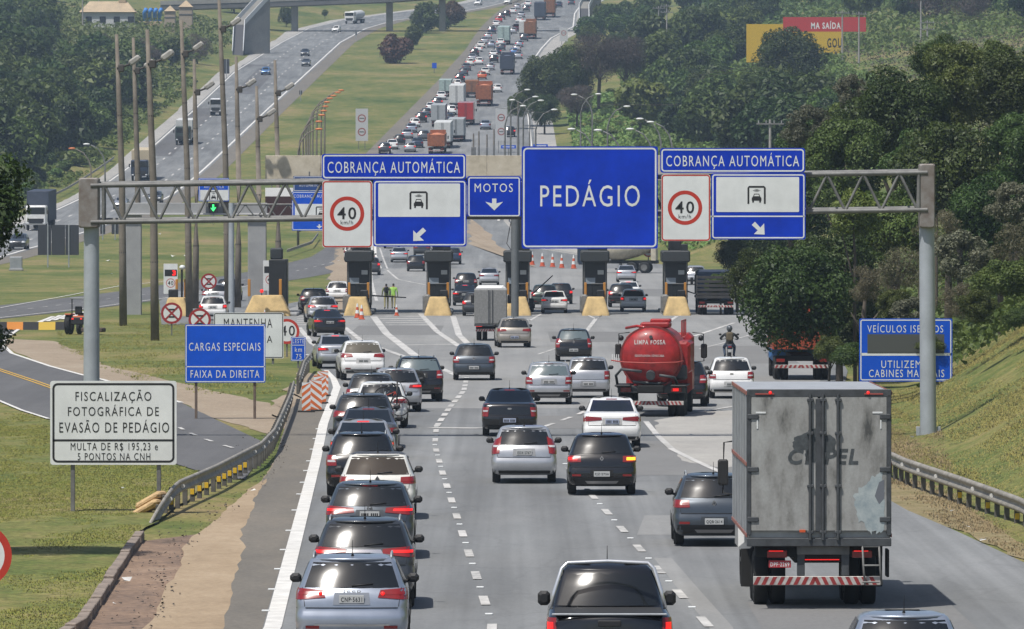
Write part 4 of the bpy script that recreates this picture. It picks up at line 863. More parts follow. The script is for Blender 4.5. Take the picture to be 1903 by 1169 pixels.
# ------------------------------------------------------------------ trucks
alu_dirty = ground_mat('dirty_white_panel', [(.34, (.07, .072, .07)), (.41, (.18, .18, .17)), (.48, (.255, .255, .245)), (.57, (.30, .305, .295)), (.70, (.36, .37, .36))], (1.1, 4.5), rough=.6, bump=.05, bscale=4, speck=(20, .06))
alu = mat('aluminium_side', (.40, .41, .42), .45, .3, var=.15, vscale=3)
steel_d = mat('dark_frame_steel', (.055, .06, .065), .6, .2, var=.3, vscale=5)
red_white = [mat('tape_red', (.24, .025, .025), .6, var=.3, vscale=6), mat('tape_white', (.40, .38, .36), .6, var=.3, vscale=6)]
def striped_bar(parent, x0, x1, y, z0, z1, n=14, name='striped_bumper'):
    b = MB().bev(((x0 + x1) / 2, y + .03, (z0 + z1) / 2), (x1 - x0, .06, z1 - z0), .01).build(name, red_white[1], parent)
    w = (x1 - x0) / n; s = MB(); h = z1 - z0
    for i in range(n):
        a = x0 + w * i; sk = h * .9 * (1 if i < n / 2 else -1)
        lo, hi = max(x0, min(x1, a)), max(x0, min(x1, a + w * .5))
        p = [(lo, z0 + .008), (hi, z0 + .008), (max(x0, min(x1, hi + sk * .5)), z1 - .008), (max(x0, min(x1, lo + sk * .5)), z1 - .008)]
        s.add([(u, y - .004, v) for u, v in p], [(0, 1, 2, 3)])
    s.build('red_stripes', red_white[0], b); return b
def truck_wheels(t, ys_, r=.5, x=.92, dual=True):
    for y in ys_:
        for sg in (-1, 1):
            wheel(t, sg * x, y, r, .26, galv_dark)
            if dual and y < 3: wheel(t, sg * (x - .31), y, r, .26, galv_dark)

# big box truck
q = G(1513, 1126); q.z = .03
bt = thing('box_truck', 'dirty white box truck with faded lettering on its rear doors', 'truck', q, R(.35))
m_ = MATS['dirty_white_panel']; nn = m_.node_tree.nodes
for n_ in nn:
    if n_.type == 'MAPPING': n_.inputs['Scale'].default_value = (1.0, 1.0, .38)
W2 = 1.30; ZB, ZT, YR, YF = 1.28, 3.93, -1.9, 5.3
MB().bev((0, (YR + YF) / 2 + .03, (ZB + ZT) / 2), (2 * W2 - .02, YF - YR - .06, ZT - ZB), .02).build('cargo_box', alu, bt)
for sg in (-1, 1):
    o = MB()
    d = MB().bev((sg * .62, YR - .015, (ZB + ZT) / 2 + .04), (1.20, .05, ZT - ZB - .20), .01).build('rear_door', alu_dirty, bt)
    for hz_ in (.35, 1.25, 2.2):
        MB().bev((sg * 1.19, YR - .05, ZB + hz_), (.20, .03, .09), .01).build('hinge', steel_d, d)
    for off in (.07, .34) if sg > 0 else (.16,):
        MB().tube((sg * off, YR - .075, ZB - .02), (sg * off, YR - .075, ZT - .05), .03, n=8).build('lock_bar', steel_d, d)
        for zz in (.12, .95, 1.9, 2.5): MB().bev((sg * off, YR - .07, ZB + zz), (.12, .06, .06), .01).build('bar_bracket', steel_d, d)
    MB().bev((sg * 1.11, YR - .045, ZB + 2.06), (.025, .01, .16), .002).build('white_marker', white_paint, d)
    MB().bev((sg * 1.05, YR - .045, ZB + 2.27), (.18, .01, .03), .002).build('white_marker', white_paint, d)
    MB().bev((sg * .98, YR - .055, ZT - .045), (.34, .01, .03), .003).build('top_marker_lamp', mat('dull_red', (.25, .05, .04), .5), bt)
    MB().ball((sg * .88, YR - .06, ZT - .02), .03, 8, 6).build('marker_bulb', lamp_on, bt)
MB().bev((0, YR - .01, ZT - .03), (2 * W2, .07, .14), .01).build('door_header', steel_d, bt)
MB().bev((0, YR - .01, ZB - .06), (2 * W2, .10, .15), .01).build('door_sill', steel_d, bt)
for sg in (-1, 1): MB().bev((sg * (W2 - .04), YR - .01, (ZB + ZT) / 2), (.08, .07, ZT - ZB - .12), .01).build('corner_post', steel_d, bt)
MB().bev((0, YR - .04, ZT / 2 + ZB / 2), (.13, .03, ZT - ZB - .25), .01).build('centre_seam', steel_d, bt)
ink = mat('faded_dark_paint', (.05, .058, .062), .7, var=.35, vscale=14)
for s_, x0, x1 in (('CI', -.56, -.17), ('P', .12, .31), ('EL', .335, .72)):
    tx = MB(); text_mb(tx, s_, x0, 2.62, x1, 2.90, YR - .046, .035, 0, fn=lambda x, y, z: (x + (z - 2.76) * .18, y, z)); tx.build('lettering', ink, bt)
bl = MB()
for (cx, cz, rx_, rz_, seed) in ((-.18, 3.02, .30, .17, 3), (.14, 3.0, .16, .15, 9), (-.10, 2.80, .16, .14, 5), (-.38, 2.95, .10, .08, 8), (-.10, 3.2, .10, .07, 2)):
    pts = [(cx + rx_ * math.cos(a * .21) * (1 + .35 * noise.noise((math.cos(a * .21) * 2, math.sin(a * .21) * 2, seed))), cz + rz_ * math.sin(a * .21) * (1 + .35 * noise.noise((math.cos(a * .21) * 2, math.sin(a * .21) * 2, seed + .5)))) for a in range(30)]
    bl.add([(x, YR - .0445 - .0003 * seed, z) for x, z in pts], [tuple(range(30))])
bl.build('worn_emblem', ink, bt)
dn = MB(); rp = random.Random(3); key = [(.62, 2.05), (.9, 2.35), (1.12, 2.52), (1.18, 1.9), (1.15, 1.42), (.95, 1.38), (.72, 1.6)]; pts = []
for (ax_, az_), (bx_, bz_) in zip(key, key[1:] + key[:1]):
    for k in range(7): pts.append((min(1.18, ax_ + (bx_ - ax_) * k / 7 + rp.uniform(-.035, .035)), az_ + (bz_ - az_) * k / 7 + rp.uniform(-.04, .04)))
dn.add([(x, YR - .0448, z) for x, z in pts], [tuple(range(len(pts)))]); dn.build('scraped_patch', mat('scrape_blue', (.22, .27, .29), .6, var=.35, vscale=5, col2=(.38, .42, .42)), bt)
dn = MB(); pts = [(1.0, 2.05), (1.08, 2.3), (1.17, 2.35), (1.17, 2.0), (1.08, 1.9)]
dn.add([(x, YR - .0455, z) for x, z in pts], [tuple(range(5))]); dn.build('bare_patch', mat('bare_grey', (.12, .13, .15), .6), bt)
MB().bev((-.30, YR - .06, ZB + .14), (.11, .02, .05), .004).build('reflector', mat('reflector_orange', (.5, .08, .02), .4), bt)
# side rivet rows (flank seen obliquely)
for sg in (-1, 1):
    for i in range(9):
        MB().bev((sg * (W2 + .002), YR + .3 + i * .82, (ZB + ZT) / 2), (.02, .05, ZT - ZB - .1), .004).build('side_rib', galv, bt)
    for k in range(3):
        MB().bev((sg * (W2 + .004), (YR + YF) / 2, ZB + .06 + k * 1.28), (.02, YF - YR, .07), .004).build('side_rail', mat('side_rail_red', (.25, .09, .07), .6, var=.4, vscale=3), bt)
MB().bev((0, 1.4, .95), (.9, 6.4, .22), .02).build('chassis', under, bt)
MB().bev((0, YR + .25, 1.1), (2.3, .3, .3), .02).build('under_frame', under, bt)
striped_bar(bt, -1.18, 1.12, YR + .05, .44, .60, 16)
for x in (-.32, .48): MB().bev((x, YR + .12, .88), (.14, .08, .55), .01).build('bumper_bracket', steel_d, bt)
MB().bev((.08, YR + .1, 1.08), (.95, .06, .18), .01).build('tail_plate', galv_dark, bt)
pl_ = MB().bev((-.70, YR + .08, .82), (.40, .02, .13), .004).build('licence_plate', plate_red, bt); tx = MB(); text_mb(tx, 'DPF·2269', -.87, .775, -.53, .855, YR + .066, .02); tx.build('plate_characters', white_paint, pl_)
for x in (-.75, .78):
    lo = MB().bev((x, YR + .1, 1.0), (.36, .06, .13), .01).build('tail_lamp', lamp_red, bt)
    MB().bev((x - .02, YR + .065, 1.055), (.26, .01, .015), .002).build('lit_strip', lamp_on, lo)
MB().bev((.06, YR + .07, .90), (.62, .01, .016), .002).build('lit_strip', lamp_on, bt)
lad = MB()
for x in (.78, 1.08): lad.path([(x, YR - .04, ZB - .1), (x + .02, YR - .04, .75), (x + .05, YR - .02, .45)], .02)
for z in (.50, .80, 1.14): lad.tube((.78, YR - .04, z), (1.09, YR - .04, z), .018, n=6)
lad.build('ladder', galv_dark, bt)
for sg in (-1, 1): MB().bev((sg * 1.0, .95, .62), (.6, .03, .7), .01).build('mud_flap', rubber, bt)
MB().bev((1.26, YR + .6, .82), (.05, .5, .5), .01).build('side_guard', rubber, bt)
truck_wheels(bt, (-.0, 1.25), .50, .98); truck_wheels(bt, (6.3,), .50, .98, False)
cab = MB().bev((0, 6.5, 1.75), (2.35, 1.9, 2.2), .12).build('cab', PAINT['white'], bt); MB().bev((0, 7.46, 2.2), (2.0, .03, .8), .02).build('windscreen', glass_dark, cab)
for sg in (-1, 1):
    mi_ = MB(); mi_.bev((sg * 1.42, 6.9, 2.15), (.20, .12, .50), .03); mi_.path([(sg * 1.2, 6.9, 2.75), (sg * 1.4, 6.95, 2.72), (sg * 1.42, 6.9, 1.75), (sg * 1.2, 6.9, 1.72)], .02); mi_.build('cab_mirror', black_plastic, bt)

def simple_truck(name, label, pxx, pyy, kind, col, w=2.45, L=6.0, h=2.6, zb=1.05, yaw=0.0, cabcol='white', group=None, front=False, lit=False, sc=1.0):
    q = G(pxx, pyy); q.z += .045
    t = thing(name, label, 'truck', q, R(yaw) + (math.pi if front else 0), group); sl = math.atan2(prof(q.y + 3) - prof(q.y - 1), 4.0); t.rotation_euler[0] = sl if not front else -sl
    t.scale = (sc,) * 3
    m = col; y0 = -1.2
    if kind == 'box':
        MB().bev((0, y0 + L / 2, zb + h / 2), (w, L, h), .03).build('cargo_box', m, t)
        for sg in (-1, 1): MB().bev((sg * w * .245, y0 - .015, zb + h / 2), (w * .47, .03, h * .94), .008).build('rear_door', m, t)
        for sg in (-1, 1): MB().tube((sg * .10, y0 - .05, zb + .05), (sg * .10, y0 - .05, zb + h - .05), .025, n=6).build('lock_bar', steel_d, t)
        MB().bev((0, y0 - .01, zb - .04), (w, .05, .10), .005).build('door_sill', steel_d, t)
    elif kind == 'dump':
        b = MB(); T = .08
        b.bev((0, y0 + T / 2, zb + h / 2), (w, T, h), .01); b.build('tailgate', m, t)
        for sg in (-1, 1): MB().bev((sg * (w / 2 - T / 2), y0 + L / 2, zb + h / 2), (T, L - .01, h - .01), .01).build('side_board', m, t)
        MB().bev((0, y0 + L - T, zb + h / 2 + .2), (w - .2, T, h + .4), .01).build('front_board', m, t)
        ld = MB(); n = 7; vs = []
        for j in range(n + 1):
            for i in range(n + 1):
                a, c = i / n, j / n; vs.append(((a - .5) * (w - .2), y0 + .1 + (L - .3) * c, zb + h * .86 + .35 * math.sin(math.pi * a) * math.sin(math.pi * c) + .05 * noise.noise((a * 7, c * 7, 2))))
        ld.add(vs, [(j * (n + 1) + i, j * (n + 1) + i + 1, (j + 1) * (n + 1) + i + 1, (j + 1) * (n + 1) + i) for j in range(n) for i in range(n)], 0, True); ld.build('load', mat('tarp_' + m.name, tuple(min(1, c * 1.7 + .03) for c in m.node_tree.nodes['Principled BSDF'].inputs['Base Color'].default_value[:3]), .85, var=.2), t)
        for i in range(4):
            MB().bev((-w / 2 + w * (i + .5) / 4, y0 - .03, zb + h / 2), (.09, .05, h * .96), .008).build('tailgate_rib', m, t)
    elif kind == 'flat':
        MB().bev((0, y0 + L / 2, zb + .08), (w, L, .16), .02).build('deck', m, t)
        for i in range(5): MB().bev((0, y0 + .02, zb + .28 + i * .27), (w, .05, .17), .01).build('stake_board', m, t)
        for i in range(4): MB().bev((-w / 2 + .05 + (w - .1) * i / 3, y0 + .06, zb + .75), (.07, .05, 1.4), .008).build('stake', steel_d, t)
        for sg in (-1, 1): MB().bev((sg * (w / 2 - .03), y0 + L / 2, zb + .85), (.05, L - .2, 1.2), .01).build('side_board', m, t)
    elif kind == 'tank':
        b = MB(); n = 20; cz = zb + 1.0; rx_, rz_ = w * .47, 1.0; st = [(-.05, .2), (.0, .75), (.12, .95), (.3, 1), (L - .3, 1), (L - .12, .95), (L, .75), (L + .05, .2)]
        vs = [(rx_ * k * math.cos(2 * math.pi * i / n), y0 + y, cz + rz_ * k * math.sin(2 * math.pi * i / n)) for y, k in st for i in range(n)]
        b.add(vs, [(j * n + i, j * n + (i + 1) % n, (j + 1) * n + (i + 1) % n, (j + 1) * n + i) for j in range(len(st) - 1) for i in range(n)] + [tuple(range(n - 1, -1, -1)), tuple(range((len(st) - 1) * n, len(st) * n))], 0, True); b.build('tank', m, t)
    zc = min(zb, 1.1)
    MB().bev((0, y0 + L / 2 + .3, zc - .2), (.9, L, .25), .02).build('chassis', under, t)
    MB().bev((0, y0 + .5, zc - .22), (w * .9, .5, .22), .02).build('rear_crossmember', under, t)
    striped_bar(t, -w * .46, w * .46, y0 + .1, .48, .62, 12)
    for sg in (-1, 1):
        lo = MB().bev((sg * w * .36, y0 + .14, .80), (.34, .06, .13), .01).build('tail_lamp', lamp_on if lit else lamp_red, t)
    truck_wheels(t, (0, 1.2) if L > 5 else (0,), .48, w / 2 - .24)
    yc = y0 + L + .2; truck_wheels(t, (yc + .9,), .48, w / 2 - .24, False)
    cb = MB().bev((0, yc + .95, 1.75), (w * .93, 1.9, 2.2), .14).build('cab', PAINT[cabcol], t)
    MB().bev((0, yc + 1.91, 2.25), (w * .80, .03, .75), .02).build('windscreen', glass_dark, cb)
    MB().bev((0, yc + 1.92, 1.1), (w * .7, .03, .55), .02).build('grille', black_plastic, cb)
    for sg in (-1, 1):
        MB().bev((sg * w * .36, yc + 1.93, .85), (.3, .03, .16), .02).build('headlamp', head_m, cb)
        MB().bev((sg * w * .468, yc + 1.1, 2.2), (.02, .8, .7), .008).build('cab_window', glass_dark, cb)
        MB().bev((sg * (w * .5 + .12), yc + 1.75, 2.1), (.18, .10, .45), .02).build('cab_mirror', black_plastic, t)
    return t
galv_box = mat('ribbed_aluminium', (.22, .22, .215), .55, .3, var=.2, vscale=9)
simple_truck('box_truck', 'small grey aluminium box truck in front of the yellow islands', 912, 634, 'box', galv_box, 1.72, 3.6, 1.85, .85, 0, lit=True)
simple_truck('stake_truck', 'dark stake-bed truck beside the outermost yellow island', 1330, 586, 'flat', mat('dark_boards', (.03, .028, .027), .8, var=.4), 2.5, 6.0, 2.4, 1.05, 0, 'darkblue')
simple_truck('dump_truck', 'orange and blue tipper truck half hidden by the leafy tree', 1489, 707, 'dump', mat('tipper_orange', (.30, .055, .02), .6, var=.35), 2.45, 6, 1.35, 1.25, 0, 'blue', sc=1.0)

# red vacuum tanker
q = G(1212, 775); q.z = .03
tk = thing('tanker_truck', 'red vacuum tanker truck with white lettering on its round end', 'truck', q, R(-4.0))
redm = mat('tanker_red', (.27, .012, .012), .45, 0, var=.40, vscale=3.0, coat=.12)
b = MB(); n = 28; cz, rr = 2.02, 1.04; st = [(-.98, .0), (-.97, .25), (-.93, .5), (-.86, .72), (-.74, .90), (-.60, .98), (-.45, 1.0), (4.1, 1.0), (4.3, .9), (4.4, .6)]
vs = [(rr * k * math.cos(2 * math.pi * i / n), y, cz + rr * k * math.sin(2 * math.pi * i / n)) for y, k in st for i in range(n)]
b.add(vs, [(j * n + i, j * n + (i + 1) % n, (j + 1) * n + (i + 1) % n, (j + 1) * n + i) for j in range(len(st) - 1) for i in range(n)] + [tuple(range((len(st) - 1) * n, len(st) * n))], 0, True); b.build('tank', redm, tk)
def endcap(x, z): 
    r_ = math.hypot(x, z - cz) / rr; ks = [(k, y) for y, k in st[:7]]
    return lerp_tab(ks, min(r_, 1.0))[0]
for s_, x0, x1, z0, z1 in (('LIMPA FOSSA', -.56, .50, 2.46, 2.62), ('ESGOTADORA SOROCABA', -.54, .46, 2.04, 2.12)):
    tx = MB(); text_mb(tx, s_, x0, z0, x1, z1, 0, .03, 0, fn=lambda x, y, z: (x, endcap(x, z) - .012, z)); tx.build('lettering', mat('faded_lettering', (.42, .36, .35), .7, var=.35, vscale=9), tk)
MB().path([(-1.35, -.85, 1.92), (-.9, -1.0, 1.86), (0, -1.08, 1.83), (.9, -1.0, 1.86), (1.1, -.8, 1.9)], .025).build('hose_rail', mat('hose_red', (.35, .06, .05), .6), tk)
MB().tube((0, -.92, 1.45), (0, -1.12, 1.40), .16, n=12).build('discharge_valve', steel_d, tk)
MB().tube((0, -.95, 2.72), (0, -.6, 2.72), .06, n=8).build('vent_cap', steel_d, tk)
MB().bev((.1, .6, 3.10), (1.0, 1.6, .20), .05).bev((.25, 1.0, 3.24), (.7, .8, .14), .04).build('top_manhole', redm, tk)
hr = MB()
for y in (.2, 1.2, 2.2, 3.2): hr.tube((1.0, y, 2.7), (1.0, y, 3.25), .02, n=6)
hr.tube((1.0, .2, 3.25), (1.0, 3.2, 3.25), .02, n=6); hr.build('hand_rail', redm, tk)
MB().bev((1.05, 1.7, 2.0), (.5, 3.0, 1.1), .1).build('side_pump_box', redm, tk)
MB().bev((0, 2.2, .95), (.9, 6.8, .25), .03).build('chassis', under, tk)
for sg in (-1, 1): MB().bev((sg * .95, .1, 1.06), (.55, 2.4, .06), .02).build('mudguard', black_plastic, tk)
ring_mb_ = MB(); ring_mb(ring_mb_, circ(0, cz, 1.075, 32), circ(0, cz, 1.0, 32), -.62, -.50); ring_mb_.build('end_flange', mat('grimy_red', (.16, .02, .018), .6, var=.4, vscale=4), tk)
for k, pts_ in enumerate(([(-1.15, -.4, 1.0), (-1.2, -.7, 1.4), (-1.0, -.95, 1.62), (-.3, -1.1, 1.55)], [(.95, -.6, 1.0), (.8, -.95, 1.35), (.3, -1.1, 1.42)], [(-.9, .2, 3.0), (-.5, -.3, 3.08), (.1, -.55, 2.98)], [(.6, -.5, 1.2), (.2, -.9, 1.12), (-.6, -.85, 1.2)])):
    MB().path(pts_, .05, 7).build('suction_hose', steel_d if k != 2 else redm, tk)
MB().bev((.95, -.2, 1.5), (.5, .5, .5), .06).build('pump_case', steel_d, tk)
MB().bev((0, -.55, .93), (2.3, .12, .26), .02).build('rear_crossmember', steel_d, tk)
striped_bar(tk, -1.2, 1.12, -.9, .40, .54, 18)
for sg in (-1, 1):
    lo = MB().bev((sg * .86, -.66, .92), (.36, .06, .16), .01).build('tail_lamp', lamp_red, tk)
    if sg > 0: MB().bev((sg * .84, -.70, .92), (.2, .02, .10), .01).build('brake_light', lamp_on, lo)
rk = MB()
for i in range(5): rk.tube((-1.32 + i * .07, -.6, 1.85), (-1.32 + i * .07, -.6, 2.12), .02, n=5)
rk.build('hose_rack', white_paint, tk)
truck_wheels(tk, (0, 1.25), .5, 1.0); truck_wheels(tk, (5.4,), .5, 1.0, False)
cab = MB().bev((0, 5.6, 1.7), (2.3, 1.8, 2.1), .15).build('cab', redm, tk); MB().bev((0, 6.51, 2.1), (2, .03, .7), .02).build('windscreen', glass_dark, cab)
for sg in (-1, 1):
    MB().bev((sg * 1.5, 6.2, 2.1), (.22, .12, .5), .04).path([(sg * 1.1, 6.1, 2.75), (sg * 1.48, 6.2, 2.7), (sg * 1.5, 6.2, 1.75), (sg * 1.1, 6.1, 1.7)], .02).ball((sg * 1.4, 6.1, 2.55), .1, 8, 6).build('cab_mirror', black_plastic, tk)
# concrete mixer crossing behind the booths
q = G(1168, 508); q.z += .05
mx = thing('mixer_truck', 'cream concrete mixer truck standing beyond the booths under the toll sign', 'truck', q, R(80))
creamm = mat('mixer_cream', (.42, .38, .30), .6, var=.2)
b = MB(); n = 16; st = [(-2.2, .45), (-1.9, .75), (-.8, 1.05), (.4, 1.2), (1.6, 1.05), (2.1, .6)]
vs = [(rr_ * math.cos(2 * math.pi * i / n), y, 2.4 - y * .12 + rr_ * math.sin(2 * math.pi * i / n)) for y, rr_ in st for i in range(n)]
b.add(vs, [(j * n + i, j * n + (i + 1) % n, (j + 1) * n + (i + 1) % n, (j + 1) * n + i) for j in range(len(st) - 1) for i in range(n)] + [tuple(range(n - 1, -1, -1)), tuple(range(5 * n, 6 * n))], 0, True); b.build('drum', creamm, mx)
MB().bev((0, .5, 1.0), (1.0, 6.5, .3), .03).build('chassis', under, mx)
MB().bev((0, 3.7, 1.8), (2.3, 1.8, 2.1), .15).build('cab', PAINT['darkblue'], mx)
MB().bev((0, -2.4, 1.7), (1.2, .5, 1.2), .05).build('chute', creamm, mx)
truck_wheels(mx, (-1.6, -.4), .5, 1.0); truck_wheels(mx, (3.3,), .5, 1.0, False)

# ------------------------------------------------------------------ far traffic: shared meshes, own objects
far_proto = {}
def far_car(kind, colour, pxx, pyy, label, group, lit=False, front=False, yaw=0.0):
    key = (kind, lit, front)
    if key not in far_proto:
        o, _ = car(kind, 'white', 0, 0, 'prototype', pos=(0, 0, 0), detail=0 if front else 1, lit=lit, lamps='far', front=front, antenna=False, wiper=False)
        far_proto[key] = o
    src = far_proto[key]; q = G(pxx, pyy); q.z += .045; sl = math.atan2(prof(q.y + 4) - prof(q.y - 4), 8.0)
    c = copy_tree(src); c.location = q; c.rotation_euler = (sl if not front else -sl, 0, R(yaw) + (math.pi if front else 0))
    tag(c, label, 'car', group)
    for ch in c.children:
        if ch.name.split('.')[0] == 'body':
            ch.material_slots[0].link = 'OBJECT'; ch.material_slots[0].material = PAINT[colour]
    return c
ORD = ['first', 'second', 'third', 'fourth', 'fifth', 'sixth', 'seventh', 'eighth', 'ninth', 'tenth', 'eleventh', 'twelfth', 'thirteenth', 'fourteenth', 'fifteenth', 'sixteenth', 'seventeenth', 'eighteenth', 'nineteenth', 'twentieth', 'twenty-first', 'twenty-second', 'twenty-third', 'twenty-fourth', 'twenty-fifth', 'twenty-sixth', 'twenty-seventh', 'twenty-eighth', 'twenty-ninth', 'thirtieth', 'thirty-first', 'thirty-second']
CN = dict(silver='silver', white='white', black='black', graphite='charcoal', grey='grey', bluegrey='slate blue', darkblue='dark blue', blue='blue', red='red', offwhite='cream', orange='orange', brown='brown', bluesilver='silver-blue', gold='champagne', green='dark green')
KN = dict(hatch='hatchback', suv='tall car', sedan='sedan', mini='small car')
lanes = {
 'median-side lane': [(715, 286, 'graphite', 'suv'), (729, 278, 'white', 'sedan'), (743, 269, 'black', 'hatch'), (757, 258, 'silver', 'sedan'), (765, 247, 'bluesilver', 'sedan'), (771, 237, 'white', 'hatch'), (783, 228, 'black', 'suv'), (792, 218, 'bluegrey', 'hatch'), (801, 207, 'white', 'sedan'), (813, 199, 'graphite', 'suv'), (820, 186, 'white', 'sedan'), (849, 163, 'white', 'hatch'), (855, 153, 'black', 'suv'), (862, 141, 'bluegrey', 'hatch'), (867, 132, 'grey', 'sedan'), (873, 123, 'offwhite', 'hatch'), (878, 114, 'silver', 'sedan'), (882, 105, 'black', 'suv'), (889, 97, 'white', 'hatch'), (894, 90, 'offwhite', 'sedan'), (901, 82, 'silver', 'sedan'), (907, 73, 'silver', 'hatch'), (914, 63, 'darkblue', 'suv'), (922, 50, 'white', 'sedan'), (927, 42, 'red', 'hatch'), (932, 37, 'bluegrey', 'suv'), (942, 32, 'black', 'suv'), (953, 26, 'white', 'sedan'), (961, 18, 'silver', 'hatch')],
 'middle lane': [(762, 283, 'silver', 'hatch'), (776, 275, 'darkblue', 'sedan'), (787, 262, 'grey', 'suv'), (850, 262, 'bluegrey', 'suv'), (838, 214, 'white', 'suv'), (834, 228, 'darkblue', 'hatch'), (890, 121, 'white', 'hatch'), (896, 148, 'orange', 'hatch'), (902, 140, 'offwhite', 'sedan'), (911, 131, 'silver', 'hatch'), (918, 117, 'black', 'suv'), (917, 107, 'white', 'sedan'), (924, 102, 'darkblue', 'hatch'), (932, 94, 'bluegrey', 'hatch'), (930, 85, 'white', 'sedan'), (913, 89, 'bluesilver', 'hatch'), (953, 63, 'silver', 'hatch'), (960, 58, 'red', 'suv'), (965, 43, 'white', 'hatch'), (969, 33, 'silver', 'sedan'), (978, 22, 'graphite', 'suv'), (981, 12, 'white', 'sedan')],
 'outer lane': [(902, 241, 'bluesilver', 'sedan'), (963, 110, 'silver', 'sedan'), (955, 103, 'blue', 'hatch'), (961, 96, 'silver', 'hatch'), (965, 88, 'bluesilver', 'hatch'), (974, 77, 'graphite', 'suv'), (1039, 14, 'darkblue', 'sedan'), (1062, 10, 'bluegrey', 'sedan'), (947, 255, 'black', 'suv'), (924, 172, 'white', 'hatch')]}
for ln, cs in lanes.items():
    for i, (x_, y_, co, kd) in enumerate(sorted(cs, key=lambda c: -c[1])):
        far_car(kd, co, x_, y_, f'{CN[co]} {KN[kd]}, {ORD[i]} car going uphill in the far {ln} queue', f'cars queuing in the far {ln}', lit=(i % 3 == 0))
for (x_, y_, co, kd, lb) in ((38, 463, 'graphite', 'suv', 'dark car coming down past the black sign backs'), (227, 388, 'silver', 'sedan', 'silver car coming down behind the gantry truss'), (291, 377, 'grey', 'hatch', 'grey car coming down above the concrete beam'), (495, 139, 'blue', 'hatch', 'blue car coming down near the bus bay'), (568, 104, 'graphite', 'sedan', 'dark car coming down, upper of two close together'), (570, 123, 'grey', 'sedan', 'grey car coming down, lower of two close together'), (627, 60, 'white', 'hatch', 'white car coming down ahead of the tank truck'), (890, 10, 'white', 'hatch', 'white car on the far bend near the top edge'), (945, 8, 'offwhite', 'sedan', 'cream car on the far bend near the top edge')):
    far_car(kd, co, x_, y_, lb, 'cars on the opposite carriageway', front=True, yaw=-2 if x_ < 600 else -8)
for o in far_proto.values():
    for ch in list(o.children):
        for g in list(ch.children): bpy.data.objects.remove(g)
        bpy.data.objects.remove(ch)
    bpy.data.objects.remove(o)
far_w = mat('far_white_box', (.52, .53, .52), .6, var=.1); far_g = mat('far_grey_box', (.30, .32, .33), .6, var=.1); far_o = mat('far_orange_box', (.27, .09, .035), .75, var=.3); far_d = mat('far_dark_box', (.035, .045, .07), .7, var=.2); far_gr = mat('far_green_box', (.30, .38, .36), .5, var=.2); far_b = mat('far_brown_load', (.20, .085, .035), .8, var=.3); far_c = mat('far_cream', (.45, .38, .26), .7)
for (x_, y_, kd, m, w, L, h, zb, cc, lb) in (
    (811, 287, 'dump', far_o, 2.5, 7, 1.7, 1.2, 'white', 'orange open-top truck just above the blue toll sign'),
    (823, 276, 'box', far_w, 2.45, 8, 2.9, 1.0, 'white', 'tall white box truck directly ahead of the orange truck'),
    (848, 264, 'box', far_g, 2.4, 7, 2.5, 1.0, 'white', 'grey box truck beside the tall white box truck'),
    (815, 236, 'box', far_g, 2.3, 7, 2.5, 1.0, 'white', 'pale grey box truck in the middle of the far queue'),
    (849, 203, 'box', far_w, 2.45, 9, 3.0, 1.0, 'white', 'high white box truck behind the red lorry'),
    (866, 233, 'box', PAINT['red'], 2.5, 6, 2.7, .9, 'red', 'bright red lorry in the far queue'),
    (899, 198, 'dump', far_o, 2.6, 9, 2.4, 1.2, 'red', 'long orange covered lorry in the outer far lane'),
    (877, 182, 'box', far_b, 2.3, 5, 2.0, 1.0, 'brown', 'small brown lorry ahead of the orange covered lorry'),
    (828, 180, 'box', far_gr, 2.2, 5, 2.0, 1.0, 'white', 'small greenish van truck by the median strip'),
    (942, 139, 'dump', far_d, 2.6, 8, 2.5, 1.1, 'brown', 'dark tarpaulined lorry in the upper far queue'),
    (936, 84, 'box', far_gr, 2.5, 8, 2.9, 1.0, 'white', 'pale green box truck in the upper far queue'),
    (975, 70, 'box', far_w, 2.4, 7, 2.6, 1.0, 'white', 'pale box truck near the footbridge ramp'),
    (985, 73, 'dump', far_b, 2.5, 9, 2.6, 1.2, 'brown', 'brown laden lorry near the footbridge ramp'),
    (1003, 38, 'box', far_d, 2.6, 9, 3.2, 1.0, 'darkblue', 'dark blue lorry near the top of the hill'),
    (1021, 33, 'dump', far_b, 2.6, 10, 3.0, 1.2, 'brown', 'brown open lorry beside the dark blue one at the hilltop')):
    simple_truck('far_truck', lb, x_, y_, kd, m, w, L, h, zb, -2, cc, 'trucks in the far queue')
for (x_, y_, kd, m, w, L, h, zb, cc, lb) in (
    (83, 424, 'box', far_d, 2.5, 9, 3.4, 1.0, 'white', 'white-cabbed lorry coming down by the black sign backs'),
    (271, 331, 'box', far_c, 2.5, 9, 3.1, 1.0, 'darkblue', 'dark-cabbed lorry with cream load coming down between the poles'),
    (348, 266, 'box', far_w, 2.5, 7, 2.7, 1.0, 'green', 'dark-cabbed lorry with white body coming down'),
    (404, 214, 'flat', mat('far_flat', (.06, .065, .07), .7), 2.0, 3, 1, .8, 'silver', 'dark light truck coming down beside the tall pole'),
    (668, 43, 'tank', far_w, 2.5, 8, 2, 1.0, 'white', 'white tank truck coming round the far bend')):
    o = simple_truck('far_truck', lb, x_, y_, kd, m, w, L, h, zb, -2 if x_ < 600 else -14, cc, 'trucks on the opposite carriageway', front=True)

